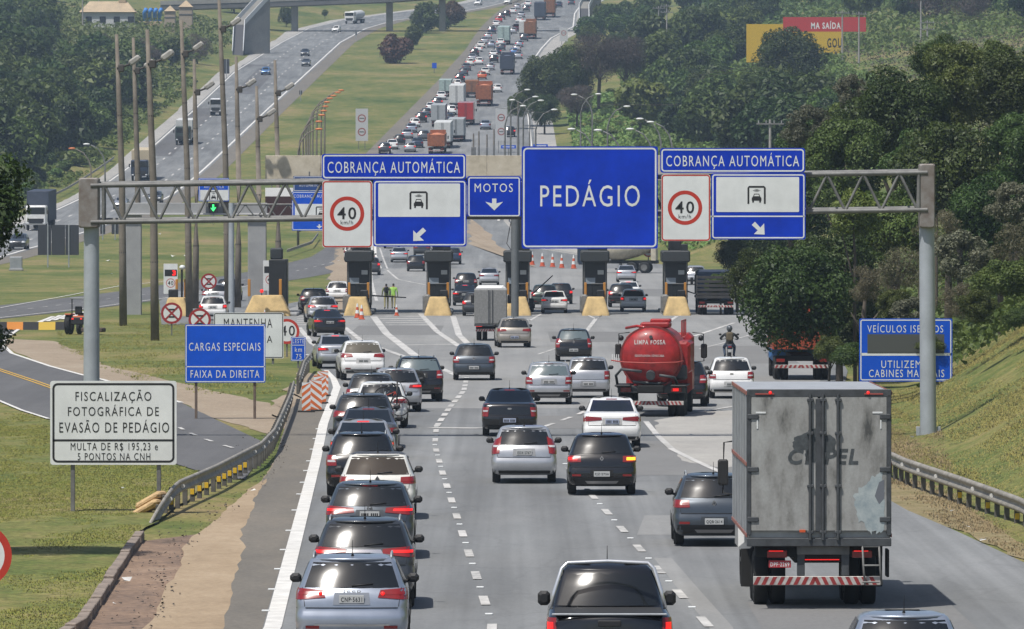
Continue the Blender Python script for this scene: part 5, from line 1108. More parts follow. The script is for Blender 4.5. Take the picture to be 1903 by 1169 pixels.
# ================================================================== SIGNS
class Sign:
    """a sign facing the camera; elements given in photo pixels at depth Y and turned into metres on its own plate"""
    def __init__(s, name, label, Y, px0, pybase, group=None, zbase=None, cat='sign'):
        p = P(px0, pybase, Y); s.Y = Y; s.o = Vector((p.x, Y, p.z if zbase is None else zbase)); s.t = thing(name, label, cat, s.o, 0, group); s.n = 0
    def c(s, x, y): p = P(x, y, s.Y); return (p.x - s.o.x, p.z - s.o.z)
    def m(s, pxl): return pxl * s.Y / F
    def plate(s, x0, y0, x1, y1, m, layer=0, r=0.0, name='plate', th=.05):
        a = s.c(x0, y1); b = s.c(x1, y0); pts = rrect(a[0], a[1], b[0], b[1], s.m(r)) if r else [(a[0], a[1]), (b[0], a[1]), (b[0], b[1]), (a[0], b[1])]
        yy = -.003 * layer; mb = MB(); mb.prism(pts, yy, yy + (th if layer == 0 else .002)); return mb.build(name, m, s.t)
    def border(s, x0, y0, x1, y1, w, m, layer=1, r=6, name='border'):
        a = s.c(x0, y1); b = s.c(x1, y0); k = s.m(w); yy = -.003 * layer
        mb = MB(); ring_mb(mb, rrect(a[0], a[1], b[0], b[1], s.m(r)), rrect(a[0] + k, a[1] + k, b[0] - k, b[1] - k, max(.01, s.m(r - w))), yy, yy + .002); return mb.build(name, m, s.t)
    def text(s, t, x0, y0, x1, y1, m, layer=2, bold=0.0, name='lettering'):
        a = s.c(x0, y1); b = s.c(x1, y0); mb = MB(); text_mb(mb, t, a[0], a[1], b[0], b[1], -.003 * layer, bold); return mb.build(name, m, s.t)
    def poly(s, pts, m, layer=2, name='arrow'):
        mb = MB(); mb.prism([s.c(*p) for p in pts], -.003 * layer, -.003 * layer + .002); return mb.build(name, m, s.t)
    def line(s, x0, y0, x1, y1, w, m, layer=1, name='dividing_line'):
        if abs(x1 - x0) > abs(y1 - y0): return s.plate(x0, min(y0, y1) - w / 2, x1, max(y0, y1) + w / 2, m, layer, 0, name)
        return s.plate(min(x0, x1) - w / 2, y0, max(x0, x1) + w / 2, y1, m, layer, 0, name)
    def ring(s, cx, cy, r1, r2, m, layer=1, name='red_ring'):
        a = s.c(cx, cy); mb = MB(); ring_mb(mb, circ(*a, s.m(r1), 36), circ(*a, s.m(r2), 36), -.003 * layer, -.003 * layer + .002); return mb.build(name, m, s.t)
    def disc(s, cx, cy, r, m, layer=0, name='plate', th=.03):
        a = s.c(cx, cy); mb = MB(); mb.prism(circ(*a, s.m(r), 32), -.003 * layer, -.003 * layer + (th if layer == 0 else .002)); return mb.build(name, m, s.t)
    def post(s, x, y0, ybase, w=.1, m=None, name='post', round_=False):
        a = s.c(x, y0); b = s.c(x, ybase); z1 = b[1]
        mb = MB()
        if round_: mb.tube((a[0], .10, z1), (a[0], .10, a[1]), w / 2, n=10)
        else: mb.bev((a[0], .05 + w / 2, (a[1] + z1) / 2), (w, w, a[1] - z1), .01)
        return mb.build(name, m or galv_dark, s.t)
def car_icon(s, cx, cy, k, layer):
    """toll antenna arch with a small car under it"""
    def q(x, y): return (cx + x * k, cy + y * k)
    for pts in ([(-17, 18), (-17, -12), (-13.5, -12), (-13.5, 18)], [(13.5, 18), (13.5, -12), (17, -12), (17, 18)], [(-17, -12), (-14, -15.5), (14, -15.5), (17, -12)]):
        s.poly([q(*p) for p in pts], black_ink, layer, 'toll_arch')
    s.poly([q(*p) for p in [(-9, 12), (-9, 7), (-6.5, 4), (-4.5, -1), (4.5, -1), (6.5, 4), (9, 7), (9, 12)]], black_ink, layer, 'car_symbol')
    s.poly([q(*p) for p in [(-4.8, 3.6), (-3.6, .6), (3.6, .6), (4.8, 3.6)]], white_paint, layer + 1, 'car_symbol_window')
    for x in (-6.5, 6.5):
        s.poly([q(x - 1.6, 15.5), q(x + 1.6, 15.5), q(x + 1.6, 12), q(x - 1.6, 12)], black_ink, layer, 'car_symbol_wheel')
    for r_ in (3, 6, 9):
        pts = [(r_ * math.sin(a), -10 + r_ * .55 * math.cos(a)) for a in [R(-50 + 20 * i) for i in range(6)]]
        s.poly([q(*p) for p in pts] + [q(x, y - .9) for x, y in reversed(pts)], black_ink, layer, 'signal_wave')

GY = 227.0
# gantry: columns, truss chords and braces
g = thing('sign_gantry', 'grey steel truss gantry on two round columns spanning the motorway', 'gantry', (0, GY, 0))
colm = mat('column_paint', (.33, .36, .39), .55, .15, var=.12, vscale=1.2)
def gp(x, y, dy=0.0): p = P(x, y, GY); return Vector((p.x, dy, p.z))
for x, top, base in ((170, 338, 815), (1722, 312, 823)):
    a = gp(x, 410); xx = a.x; dx = .06 if x > 1000 else .0
    MB().tube((xx + dx, .0, -.15), (xx, .0, a.z + .3), .255, .235, 20).build('column', colm, g)
    b = gp(x, top); MB().bev((xx - (.06 if x < 1000 else -.0), 0, (a.z + b.z) / 2 - .05), (.62 if x < 1000 else .48, .9, b.z - a.z + .35), .04).build('column_head', mat('rusty_plate', (.26, .25, .24), .6, .2, var=.45, vscale=2.5, col2=(.15, .12, .10)), g)
    MB().bev((xx + dx, 0, -.02), (1.1, 1.1, .18), .02).build('base_plate', galv_dark, g)
    for sg in (-1, 1): MB().bev((xx + dx + sg * .32, 0, .2), (.12, .03, .35), .01).build('base_gusset', colm, g)
tops = {-.45: 0, .45: 0}
for dy in (-.42, .42):
    o = -3 if dy > 0 else 0
    MB().tube(gp(170, 345 + o, dy), gp(1722, 321 + o, dy), .075, n=8).build('upper_chord', galv_dark, g)
    MB().tube(gp(170, 413 + o, dy), gp(1722, 390 + o, dy), .075, n=8).build('lower_chord', galv_dark, g)
def chord(x, up): return (345 + (321 - 345) * (x - 170) / 1552) if up else (413 + (390 - 413) * (x - 170) / 1552)
x = 196.0; k = 0
while x < 1706:
    nx_ = min(x + 33.5, 1706); u = k % 2 == 0
    MB().tube(gp(x, chord(x, u), -.42), gp(nx_, chord(nx_, not u), -.42), .05, n=6).build('brace', galv_dark, g)
    if k % 4 == 0: MB().tube(gp(x, chord(x, u), -.42), gp(x, chord(x, u), .42), .04, n=6).build('cross_tie', galv_dark, g)
    x = nx_; k += 1
for xx in (194, 1706): MB().tube(gp(xx, chord(xx, True), -.42), gp(xx, chord(xx, False), -.42), .06, n=6).build('end_strut', galv_dark, g)
for xx in (640, 780, 920, 1040, 1150, 1270, 1420):
    MB().bev(tuple(gp(xx, 366, -.58)), (.10, .08, 1.3), .01).build('sign_hanger', galv_dark, g)

SY = GY - .78
# left automatic lane sign
def auto_sign(x0, lab, X, hdr, lim, pan, arrow):
    s = Sign('overhead_sign', lab + ' blue overhead sign for automatic toll payment with a white toll panel and arrow', SY, X, 460, zbase=P(X, 460, SY).z)
    s.plate(*hdr, blue_sign, 0, 5, 'header_plate'); s.border(hdr[0] + 2, hdr[1] + 2, hdr[2] - 2, hdr[3] - 2, 2.6, white_paint, 1, 6)
    s.text('COBRANÇA AUTOMÁTICA', hdr[0] + 11, hdr[1] + 9, hdr[2] - 11, hdr[3] - 12 + 5, white_paint, 2, 0.0)
    s.plate(*pan, blue_sign, 0, 4, 'arrow_plate'); s.border(pan[0] + 2, pan[1] + 2, pan[2] - 2, pan[3] - 2, 2.4, white_paint, 1, 5)
    return s
s = auto_sign(0, 'left', 735, (598, 286, 866, 333.5), None, (693.5, 334.5, 867, 458), 'sw')
s.plate(703, 341, 855, 403, white_paint, 2, 2, 'white_panel'); car_icon(s, 778, 371, 1.0, 3)
s.poly([(768, 448), (768, 428), (774, 434), (786, 423), (792, 429), (780, 440), (788, 447)], white_paint, 2)
s = auto_sign(0, 'right', 1360, (1227, 275, 1496, 321), None, (1321.5, 322, 1497, 445), 'se')
s.plate(1331, 329, 1485, 394, white_paint, 2, 2, 'white_panel'); car_icon(s, 1406, 361, 1.0, 3); s.line(1322, 402, 1496, 402, 2.4, white_paint, 1)
s.poly([(1421, 436), (1401, 435), (1408, 428), (1397, 418), (1403, 412), (1413, 423), (1420, 415)], white_paint, 2)
for nm, x0, y0, x1, y1, cx, cy in (('left', 599, 336, 691.5, 460, 645, 397), ('right', 1229, 324, 1320, 448, 1273, 386)):
    s = Sign('speed_limit_sign', nm + ' overhead white speed limit sign reading 40 with a red ring', SY, cx, y1, zbase=P(cx, y1, SY).z)
    s.plate(x0, y0, x1, y1, white_paint, 0, 5); s.border(x0 + .5, y0 + .5, x1 - .5, y1 - .5, 2.4, red_ring, 1, 6)
    s.ring(cx, cy, 32, 25, red_ring, 1); s.text('40', cx - 18, cy - 12, cx + 17, cy + 10.5, black_ink, 2, .012); s.text('km/h', cx - 12, cy + 12.5, cx + 11, cy + 20, black_ink, 2, 0.0)
s = Sign('overhead_sign', 'small blue overhead sign reading motos with a down arrow', SY, 918, 403, zbase=P(918, 403, SY).z)
s.plate(868.5, 327.5, 968, 404, blue_sign, 0, 3); s.border(870.5, 329.5, 966, 402, 2.2, white_paint, 1, 4); s.text('MOTOS', 882, 341, 953, 357, white_paint, 2, 0.0)
s.poly([(914.5, 369), (922.5, 369), (922.5, 378), (935, 375), (918.5, 391), (902, 375), (914.5, 378)], white_paint, 2)
MB().bev((0, .05, -.03), (1.66, .12, .10), .01).build('lower_rail', black_plastic, s.t)
s = Sign('overhead_sign', 'largest blue overhead sign, square, with the single word for toll', SY, 1096, 461, zbase=P(1096, 461, SY).z)
s.plate(969.5, 272, 1222.5, 462, blue_sign, 0, 4); s.border(972, 274.5, 1220, 459.5, 3, white_paint, 1, 8); s.text('PEDÁGIO', 1004, 334, 1189, 384, white_paint, 2, 0.0)

def ground_sign(label, Y, cx, ybase, group=None, name='road_sign'):
    zb = H - (ybase - HY) * Y / F
    return Sign(name, label, Y, cx, ybase, group)
# big white notice
s = ground_sign('large white notice about photographic toll enforcement on two grey posts', 172.5, 212, 962)
s.plate(93, 708, 328, 864, white_paint, 0, 5); s.border(97, 712, 324, 860, 4, black_ink, 1, 10); s.plate(98, 816.5, 323, 820.5, black_ink, 1, 0, 'dividing_line')
for t_, x0, y0, x1, y1 in (('FISCALIZAÇÃO', 140, 724, 281, 749), ('FOTOGRÁFICA DE', 126, 752, 295, 773), ('EVASÃO DE PEDÁGIO', 110, 780, 314, 804)): s.text(t_, x0, y0, x1, y1, black_ink, 2, 0.0)
for t_, x0, y0, x1, y1 in (('MULTA DE R$ 195,23 e', 131, 823, 293, 839), ('5 PONTOS NA CNH', 144, 842, 279, 855)): s.text(t_, x0, y0, x1, y1, black_ink, 2, 0.0)
s.post(134.5, 862, 968, .10, galv_dark); s.post(294.5, 862, 950, .10, galv_dark)
s = ground_sign('bright blue sign for special loads on two thin posts by the dirt verge', 247, 418, 784)
s.plate(344, 603, 493, 711, blue_bright, 0, 2); s.border(345, 604, 492, 710, 1.6, white_paint, 1, 3); s.line(345, 681.5, 492, 681.5, 1.8, white_paint, 1)
s.text('CARGAS ESPECIAIS', 351, 637, 484, 652, white_paint, 2, 0.0); s.text('FAIXA DA DIREITA', 354, 688, 482, 702, white_paint, 2, 0.0)
s.post(364, 711, 785, .09, mat('rust_post', (.12, .09, .07), .8, var=.3)); s.post(473, 711, 781, .09, mat('rust_post', (.12, .09, .07), .8, var=.3))
s = ground_sign('white sign about keeping distance, partly behind the bright blue sign', 330, 462, 700)
s.plate(397, 581, 527, 666, white_paint, 0, 2); s.border(398, 582, 526, 665, 1.5, black_ink, 1, 3); s.text('MANTENHA', 416, 592, 506, 609, black_ink, 2, 0.0); s.text('DISTÂNCIA', 416, 620, 506, 637, black_ink, 2, 0.0)
s.post(440, 665, 702, .1); s.post(507, 665, 700, .1)
s = ground_sign('round speed limit sign peeping out behind the white distance sign', 345, 536, 672)
s.disc(533, 616, 23, white_paint); s.ring(533, 616, 23.5, 18.5, red_ring, 1); s.text('40', 521, 605, 548, 624, black_ink, 2, .008); s.post(533, 638, 690, .08)
s = ground_sign('small blue kilometre sign reading km 75 above the guardrail', 322, 554, 690)
s.plate(540.5, 626, 568, 671, blue_bright, 0, 2); s.border(541.5, 627, 567, 670, 1.2, white_paint, 1, 2); s.line(541, 641.5, 567, 641.5, 1.2, white_paint, 1); s.text('LESTE', 544, 630, 565, 638, white_paint, 2, 0.0); s.text('km', 548, 645, 561, 654, white_paint, 2, 0.0); s.text('75', 550, 658, 560, 667, white_paint, 2, 0.0); s.post(554, 671, 690, .08)
def no_stop(cx, cy, r, base, Y, label):
    s = ground_sign(label, Y, cx, base, 'round no-stopping signs'); s.disc(cx, cy, r, white_paint); s.ring(cx, cy, r + .4, r * .80, mat('sign_dark_red', (.28, .02, .02), .5), 1)
    for a in (45, 135):
        c, d = math.cos(R(a)), math.sin(R(a)); w = r * .09; L = r * .82
        s.poly([(cx + c * L - d * w, cy + d * L + c * w), (cx + c * L + d * w, cy + d * L - c * w), (cx - c * L + d * w, cy - d * L - c * w), (cx - c * L - d * w, cy - d * L + c * w)], MATS['sign_dark_red'], 3 if a == 45 else 2, 'cross_bar')
    s.plate(cx - r * .3, cy - r * .42, cx + r * .3, cy - r * .28, black_ink, 4, 0, 'symbol'); s.plate(cx - r * .28, cy + r * .28, cx + r * .28, cy + r * .42, black_ink, 4, 0, 'symbol')
    s.post(cx, cy + r, base, .07)
no_stop(319, 582, 19.5, 634, 400, 'round red and white no-stopping sign alone on the grass')
no_stop(371, 594, 20.5, 648, 380, 'round red and white no-stopping sign touching the bright blue sign')
no_stop(388, 523, 14.5, 585, 480, 'smaller round no-stopping sign between the tall poles')
s = ground_sign('blue sign for exempt vehicles partly behind the gantry column', 262, 1684, 745, name='road_sign')
s.plate(1597, 592, 1770, 709, blue_bright, 0, 3); s.border(1599, 594, 1768, 707, 2, white_paint, 1, 4); s.line(1600, 660, 1768, 657, 2.0, white_paint, 1); s.plate(1612, 621, 1755, 657, mat('dark_grey_panel', (.06, .065, .06), .6), 1, 0, 'covered_panel')
s.text('VEÍCULOS ISENTOS', 1612, 601, 1753, 618, white_paint, 2, 0.0); s.text('UTILIZEM AS', 1638, 670, 1738, 684, white_paint, 2, 0.0); s.text('CABINES MANUAIS', 1615, 687, 1755, 701, white_paint, 2, 0.0)
s.post(1625, 709, 800, .1); s.post(1742, 709, 760, .1)
# near round sign at the frame edge
s = ground_sign('round sign with a thick red border cut off at the picture edge', 115, -38, 1250)
s.disc(-38, 1033, 59, white_paint); s.ring(-38, 1033, 59.5, 46, red_ring, 1); s.post(-38, 1090, 1250, .08)
# countdown style displays by the automatic lanes
for cx, cy, base, lab in ((317.5, 540, 590, 'white lane display with red digits beside the lone yellow island'), (502.5, 534, 585, 'white lane display with red digits in front of the outer booth')):
    s = ground_sign(lab, 470, cx, base, 'lane displays at the toll'); dx = cx - 317.5; dy = cy - 540
    s.plate(304 + dx, 490 + dy, 330 + dx, 546 + dy, white_paint, 0, 1); s.plate(306 + dx, 501 + dy, 329 + dx, 513.5 + dy, black_ink, 1, 0, 'screen'); s.text('3', 320 + dx, 502 + dy, 327 + dx, 512.5 + dy, lamp_on, 2, .05, 'lit_digit')
    s.ring(317 + dx, 526 + dy, 8.5, 7.3, red_ring, 1); s.text('40', 312 + dx, 522 + dy, 322 + dx, 530 + dy, black_ink, 2, .008); s.poly([(319 + dx, 543 + dy), (315 + dx, 539 + dy), (317 + dx, 537.5 + dy), (320 + dx, 540.5 + dy), (320 + dx, 538 + dy), (321.5 + dx, 543 + dy)], black_ink, 2)
    s.post(cx, 546 + dy, base, .12)

# ================================================================== TOLL PLAZA
TY = 475.0
yel = mat('yellow_island_paint', (.46, .33, .15), .8, var=.25, vscale=1.5)
booth_m = mat('booth_dark', (.012, .013, .014), .5, var=.3); booth_roof = mat('booth_grey_roof', (.026, .030, .032), .6)
conc_old = ground_mat('stained_concrete', [(.3, (.32, .28, .21)), (.5, (.47, .42, .33)), (.7, (.56, .51, .42))], (.5, 2.0), stretch=1, bump=.1, bscale=5)
grey_conc = mat('grey_concrete', (.28, .285, .29), .8, var=.12, vscale=.8)
def island_nose(t, w=1.75, h=1.22, L=2.6):
    """tapering yellow crash nose, front face leaning back"""
    pr = []
    for z, k, yf in ((0, 1.0, -1.30), (.12, .99, -1.27), (h * .5, .82, -1.08), (h * .88, .66, -.90), (h * .97, .62, -.84), (h, .54, -.74)):
        hw = w / 2 * k; r_ = .22 * k; pts = [(-hw, L - 1.3), (-hw, yf + r_)]
        pts += [(-hw + r_ - r_ * math.cos(R(a)), yf + r_ - r_ * math.sin(R(a))) for a in (25, 50, 75)]
        pts += [(hw - r_ + r_ * math.cos(R(a)), yf + r_ - r_ * math.sin(R(a))) for a in (75, 50, 25)] + [(hw, yf + r_), (hw, L - 1.3)]
        pr.append([(x, y, z) for x, y in pts])
    n = len(pr[0]); mb = MB(); mb.add([p for q_ in pr for p in q_], [(j * n + i, j * n + (i + 1) % n, (j + 1) * n + (i + 1) % n, (j + 1) * n + i) for j in range(len(pr) - 1) for i in range(n)] + [tuple(range((len(pr) - 1) * n, len(pr) * n))], 0, False)
    return mb.build('island_nose', yel, t)
names = ['second booth from the left', 'third booth from the left', 'fourth booth, behind the dark column', 'fifth booth, under the big toll sign', 'outermost booth next to the trees']
for i, cx in enumerate((665, 814, 962, 1107, 1258)):
    q = G(cx, 587); t = thing('toll_booth', 'dark toll booth with yellow crash nose, ' + names[i], 'toll booth', q, 0, 'toll booths')
    o = island_nose(t)
    MB().bev((0, 9, .12), (1.7, 18, .22), .05).build('island_kerb', grey_conc, t)
    b = MB().bev((0, 5.2, 2.05), (1.55, 3.4, 3.0), .05).build('cabin', booth_m, t)
    MB().bev((0, 5.0, 3.78), (1.85, 4.2, .75), .08).build('booth_roof', booth_roof, t)
    MB().bev((0, 6.2, 6.3), (.85, .9, 4.6), .05).build('canopy_pillar', booth_m, t)
    MB().bev((-.3, 3.46, 2.2), (.62, .04, .40), .01).build('notice', mat('notice_grey', (.22, .26, .30), .5), t)
    MB().bev((.25, 3.47, 1.3), (.9, .03, 1.3), .02).build('cabin_window', glass_dark, t)
    for x in (-.62, .60): MB().bev((x, 3.0, 1.6), (.16, .16, 1.0), .02).build('bollard', mat('bollard_orange', (.45, .20, .03), .6), t)
    MB().bev((.35, 2.6, 1.35), (.5, .5, .55), .05).build('card_reader', booth_m, t)
    MB().bev((-.75, 1.6, .75), (.5, 1.2, 1.2), .1).build('side_bumper', galv_dark, t)
    for x in (-.70, .70): MB().bev((x, 3.44, 2.1), (.06, .05, 2.6), .01).build('cabin_frame', galv_dark, t)
    MB().bev((.36, 3.44, 2.75), (.40, .05, .28), .01).build('lane_number', mat('notice_pale', (.38, .40, .40), .5), t)
    MB().bev((.25, 3.42, 2.02), (.95, .05, .06), .01).build('window_rail', galv_dark, t)
    MB().path([(-.4, 4.2, 4.15), (-.7, 4.0, 4.6), (-.55, 5.0, 5.4), (-.42, 6.0, 6.0)], .03, 5).build('cable', black_plastic, t)
    MB().bev((.55, 3.2, 4.35), (.45, .3, .45), .04).build('lane_light', booth_m, t)
q = G(497, 588); t = thing('toll_booth', 'dark toll booth on the widest yellow island, leftmost of the row', 'toll booth', q, 0, 'toll booths')
o = island_nose(t, 3.0, 1.35); MB().bev((.6, 9, .12), (2.6, 18, .22), .05).build('island_kerb', grey_conc, t)
MB().bev((.55, 5.2, 2.05), (1.15, 3.4, 3.1), .05).build('cabin', booth_m, t); MB().bev((.42, 5.2, 3.95), (.8, 1.0, .75), .08).build('booth_roof', booth_roof, t)
for x in (-1.25, .75): MB().bev((x, 2.4, 1.8), (.18, .18, 1.1), .02).build('bollard', mat('bollard_orange', (.45, .20, .03), .6), t)
MB().ball((-.35, -.4, 1.62), .12, 10, 8).build('warning_lamp', lamp_on, t); MB().tube((-.35, -.4, 1.2), (-.35, -.4, 1.55), .03, n=6).build('lamp_stalk', black_plastic, t)
q = G(328, 588); t = thing('crash_island', 'lone yellow island with bollards and equipment left of the automatic lane', 'island', q)
island_nose(t, 1.7, 1.2)
for x in (-.1, .45): MB().bev((x, 2.4, 1.7), (.16, .16, 1.3), .02).build('bollard', mat('bollard_orange', (.45, .20, .03), .6), t)
for x, h_ in ((.25, 3.0), (.75, 3.2)): MB().tube((x, 2.0, .9), (x, 2.0, h_), .07, n=8).build('equipment_mast', black_plastic, t)
MB().bev((-.3, 2.0, 1.4), (.6, .6, .6), .05).build('equipment_box', black_plastic, t)
MB().ball((.28, 2.0, 3.1), .2, 8, 6, 0, (1, 1, .8)).build('white_dome', white_paint, t)

# canopy with stained fascia
a = P(493, 335, TY + 1); b = P(1420, 289, TY + 1)
cn = thing('toll_canopy', 'long stained concrete canopy roof over the toll booths', 'canopy', (0, TY + 1, 0))
zc0, zc1 = a.z, b.z
MB().bev(((a.x + b.x) / 2, 6.2, (zc0 + zc1) / 2 + .1), (b.x - a.x - .1, 11.5, .5), .03).build('roof_slab', grey_conc, cn)
n = 9; w = (b.x - a.x) / n
for i in range(n): MB().bev((a.x + w * (i + .5), 0, (zc0 + zc1) / 2), (w - .02, .35, zc1 - zc0), .015).build('fascia_panel', conc_old, cn)
MB().bev(((a.x + b.x) / 2, 12.6, (zc0 + zc1) / 2), (b.x - a.x, .35, zc1 - zc0), .015).build('back_fascia', conc_old, cn)
for i in range(2): MB().bev(((a.x, b.x)[i] + (.18 if i == 0 else -.18), 6.3, (zc0 + zc1) / 2), (.30, 12.2, zc1 - zc0 - .02), .015).build('end_fascia', conc_old, cn)
s = Sign('lane_display', 'dark maroon lane display with a white top strip hung under the canopy end', TY - .3, 519, 405)
s.plate(493, 365, 545, 405, mat('maroon_panel', (.045, .018, .018), .5), 0, 0); s.plate(493, 349, 545, 365, mat('bright_white', (.75, .75, .74), .5), 0, 0, 'top_strip'); s.post(505, 336, 352, .08); s.post(533, 336, 352, .08)
# grey concrete portal over the automatic lane
pt = thing('concrete_portal', 'pale grey concrete portal frame over the automatic lane', 'portal', (0, TY - 2, 0))
def tp_(x, y): p = P(x, y, TY - 2); return (p.x, 0, p.z)
for x0, x1, yb in ((231, 263, 588), (461, 495, 588)):
    a = tp_(x0, 392); b = tp_(x1, yb); MB().bev(((a[0] + b[0]) / 2, 0, a[2] / 2 - .02), (b[0] - a[0], .9, a[2] + .1), .03).build('pillar', grey_conc, pt)
a = tp_(225, 408); b = tp_(497, 377); MB().bev(((a[0] + b[0]) / 2, 0, (a[2] + b[2]) / 2 + .15), (b[0] - a[0], 1.0, b[2] - a[2] - .3), .03).build('beam', grey_conc, pt)
MB().bev(((a[0] + b[0]) / 2, -.3, a[2] + .35), (b[0] - a[0] + .3, .9, .12), .02).build('beam_ledge', mat('ledge_pale', (.42, .42, .42), .7), pt)
# signs on the portal
s = Sign('overhead_sign', 'small blue automatic payment sign above the green arrow', TY - 3.1, 397, 374)
s.plate(369, 331, 426, 374, blue_bright, 0, 2); s.border(370, 332, 425, 373, 1, white_paint, 1, 2); s.text('COBRANÇA', 381, 334, 414, 341, white_paint, 2, 0.0); s.text('AUTOMÁTICA', 379, 343, 416, 350, white_paint, 2, 0.0); s.plate(372, 353, 424, 372.5, white_paint, 1, 0, 'white_panel'); car_icon(s, 397, 363, .48, 2)
s.post(385, 374, 385, .1); s.post(409, 374, 385, .1)
s = Sign('lane_signal', 'black lane signal showing a green down arrow on the portal', TY - 2.9, 396, 400, cat='signal')
gl_ = mat('green_led', (.02, .4, .08), .4, emit=(.05, 1, .2), estr=1.6)
s.plate(388, 377.5, 404.5, 395, black_plastic, 0, 1); s.poly([(394.5, 380), (398, 380), (398, 386), (402, 385), (396.5, 393), (391, 386), (394.5, 387)], gl_, 2); s.plate(392, 401, 400, 408, galv_dark, 0, 0, 'bracket'); s.post(396, 395, 402, .08)
# second small truss gantry with its pale column
sg_ = thing('sign_gantry', 'slim pale column with a small truss arm behind the main gantry', 'gantry', (0, 462, 0))
def s2(x, y, dy=0.0): p = P(x, y, 462); return (p.x, dy, p.z)
c = s2(430, 0); MB().tube((c[0], 0, -.05), (c[0], 0, s2(430, 377)[2]), .20, .17, 14).build('column', colm, sg_)
MB().tube(s2(430, 380), s2(960, 380), .07, n=6).build('upper_chord', galv_dark, sg_); MB().tube(s2(430, 406), s2(960, 406), .07, n=6).build('lower_chord', galv_dark, sg_)
for i in range(26):
    x0 = 436 + i * 20; MB().tube(s2(x0, 380 if i % 2 else 406), s2(x0 + 20, 406 if i % 2 else 380), .045, n=5).build('brace', galv_dark, sg_)
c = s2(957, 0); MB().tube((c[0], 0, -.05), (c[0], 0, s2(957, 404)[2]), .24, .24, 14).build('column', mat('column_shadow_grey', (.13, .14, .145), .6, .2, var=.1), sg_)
s = Sign('overhead_sign', 'blue automatic payment sign partly behind the big speed limit sign', 461, 575, 428)
s.plate(542.5, 356, 640, 428.5, blue_bright, 0, 2); s.border(543.5, 357, 639, 427.5, 1.2, white_paint, 1, 3); s.text('COBRANÇA AUTOMÁTICA', 546, 360, 636, 369, white_paint, 2, 0.0); s.plate(548, 379, 634, 406, white_paint, 2, 0, 'white_panel'); car_icon(s, 597, 393, .6, 3); s.poly([(592, 417), (595, 417), (595, 420), (599, 420), (593.5, 425), (588, 420), (592, 420)], white_paint, 2)
MB().bev((0, .1, 2.2), (.1, .1, .6), .01).build('hanger', galv_dark, s.t)
s = Sign('overhead_sign', 'dark blue sign just above the other one left of the big speed limit sign', TY - .4, 575, 356)
s.plate(545, 327, 625, 356, mat('dark_blue_sign', (.012, .05, .20), .5), 0, 2); s.border(546, 328, 624, 355, 1, white_paint, 1, 2); s.text('COBRANÇA', 558, 331, 590, 337, white_paint, 2, 0.0); s.text('AUTOMÁTICA', 556, 341, 596, 347, white_paint, 2, 0.0)  # plate in a darker blue
MB().bev((0, .1, .9), (.1, .1, .8), .01).build('hanger', galv_dark, s.t)

# barrier arms
def arm(label, p0, p1, Y):
    a = P(*p0, Y); b = P(*p1, Y); t = thing('barrier_arm', label, 'barrier', (a.x, Y, 0), 0, 'toll barrier arms')
    MB().bev((0, 0, .45), (.3, .3, .95), .03).build('barrier_housing', black_plastic, t)
    MB().tube((0, -.18, a.z), (b.x - a.x, -.18, b.z), .05, .035, 8).build('boom', mat('boom_dark', (.05, .045, .045), .6), t)
arm('lowered barrier arm beside the two workers', (686, 549), (755, 553), 483)
arm('raised barrier arm above the white sedan', (988, 548), (1027, 512), 483)
arm('lowered barrier arm beside the outermost booth', (1274, 540), (1292, 546), 481)
# cones
def cone(px_, py_, h, label, big=False):
    q = G(px_, py_); q.z += .04; t = thing('traffic_cone', label, 'cone', q, 0, 'traffic cones'); om = mat('cone_orange', (.50, .085, .03), .6, var=.1); k = h
    MB().bev((0, 0, .03), (.42 * k, .42 * k, .05), .01).build('base', om, t)
    prs = [(.17, .05), (.135, .3), (.10, .52), (.075, .72), (.04, .95)]
    for i, ((r0, z0), (r1, z1)) in enumerate(zip(prs, prs[1:])):
        MB().tube((0, 0, z0 * k), (0, 0, z1 * k), r0 * k, r1 * k, 12).build('cone_body' if i % 2 == 0 else 'reflective_band', om if i % 2 == 0 else white_paint, t)
for a in ((664, 592, .95, 'left cone of the pair before the second booth'), (672, 595, .95, 'right cone of the pair before the second booth'), (737, 588, .75, 'lone orange cone beside the two workers'), (957, 588, .9, 'cone in front of the fourth booth'), (1108, 586, .9, 'cone in front of the fifth booth'), (1258, 586, .9, 'cone in front of the outermost booth'), (492, 594, .6, 'cone on the widest yellow island')): cone(*a)
for i, (x_, y_) in enumerate(((989, 493), (1008, 496), (1027, 497), (1044, 499), (1066, 500))): cone(x_, y_, 1.35, ORD[i] + ' of the row of large cones beyond the raised arm')
# orange and white chevron panels by the lane edge
om = mat('panel_orange', (.55, .13, .03), .55, var=.1)
for i, (x0, x1, y0, y1) in enumerate(((561, 577, 711, 768), (575, 598, 706, 766), (583, 606, 698, 752), (590, 610, 690, 738))):
    Y = Yof(y1); s = Sign('chevron_panel', ['front left', 'front right', 'middle', 'rearmost'][i] + ' orange and white chevron panel by the lane edge', Y, (x0 + x1) / 2, y1, 'chevron panels by the lane edge', zbase=0.0)
    s.plate(x0, y0, x1, y1 - 2, white_paint, 0, 0); hh = (y1 - y0) / 4.2; up = 1 if i in (0, 2) else -1; dd = (x1 - x0) * .8 * up
    for k in range(-1, 6):
        ya = y0 + k * hh * 1.0 + (0 if up > 0 else 0); q4 = [(x0, ya + dd * .5), (x1, ya - dd * .5), (x1, ya - dd * .5 + hh * .5), (x0, ya + dd * .5 + hh * .5)]
        q4 = [(a, max(y0, min(y1 - 2, b))) for a, b in q4]
        if max(b for a, b in q4) - min(b for a, b in q4) > 2: s.poly(q4, om, 1, 'orange_stripe')
    MB().bev((0, .12, .04), (.6, .4, .10), .02).build('rubber_foot', rubber, s.t)
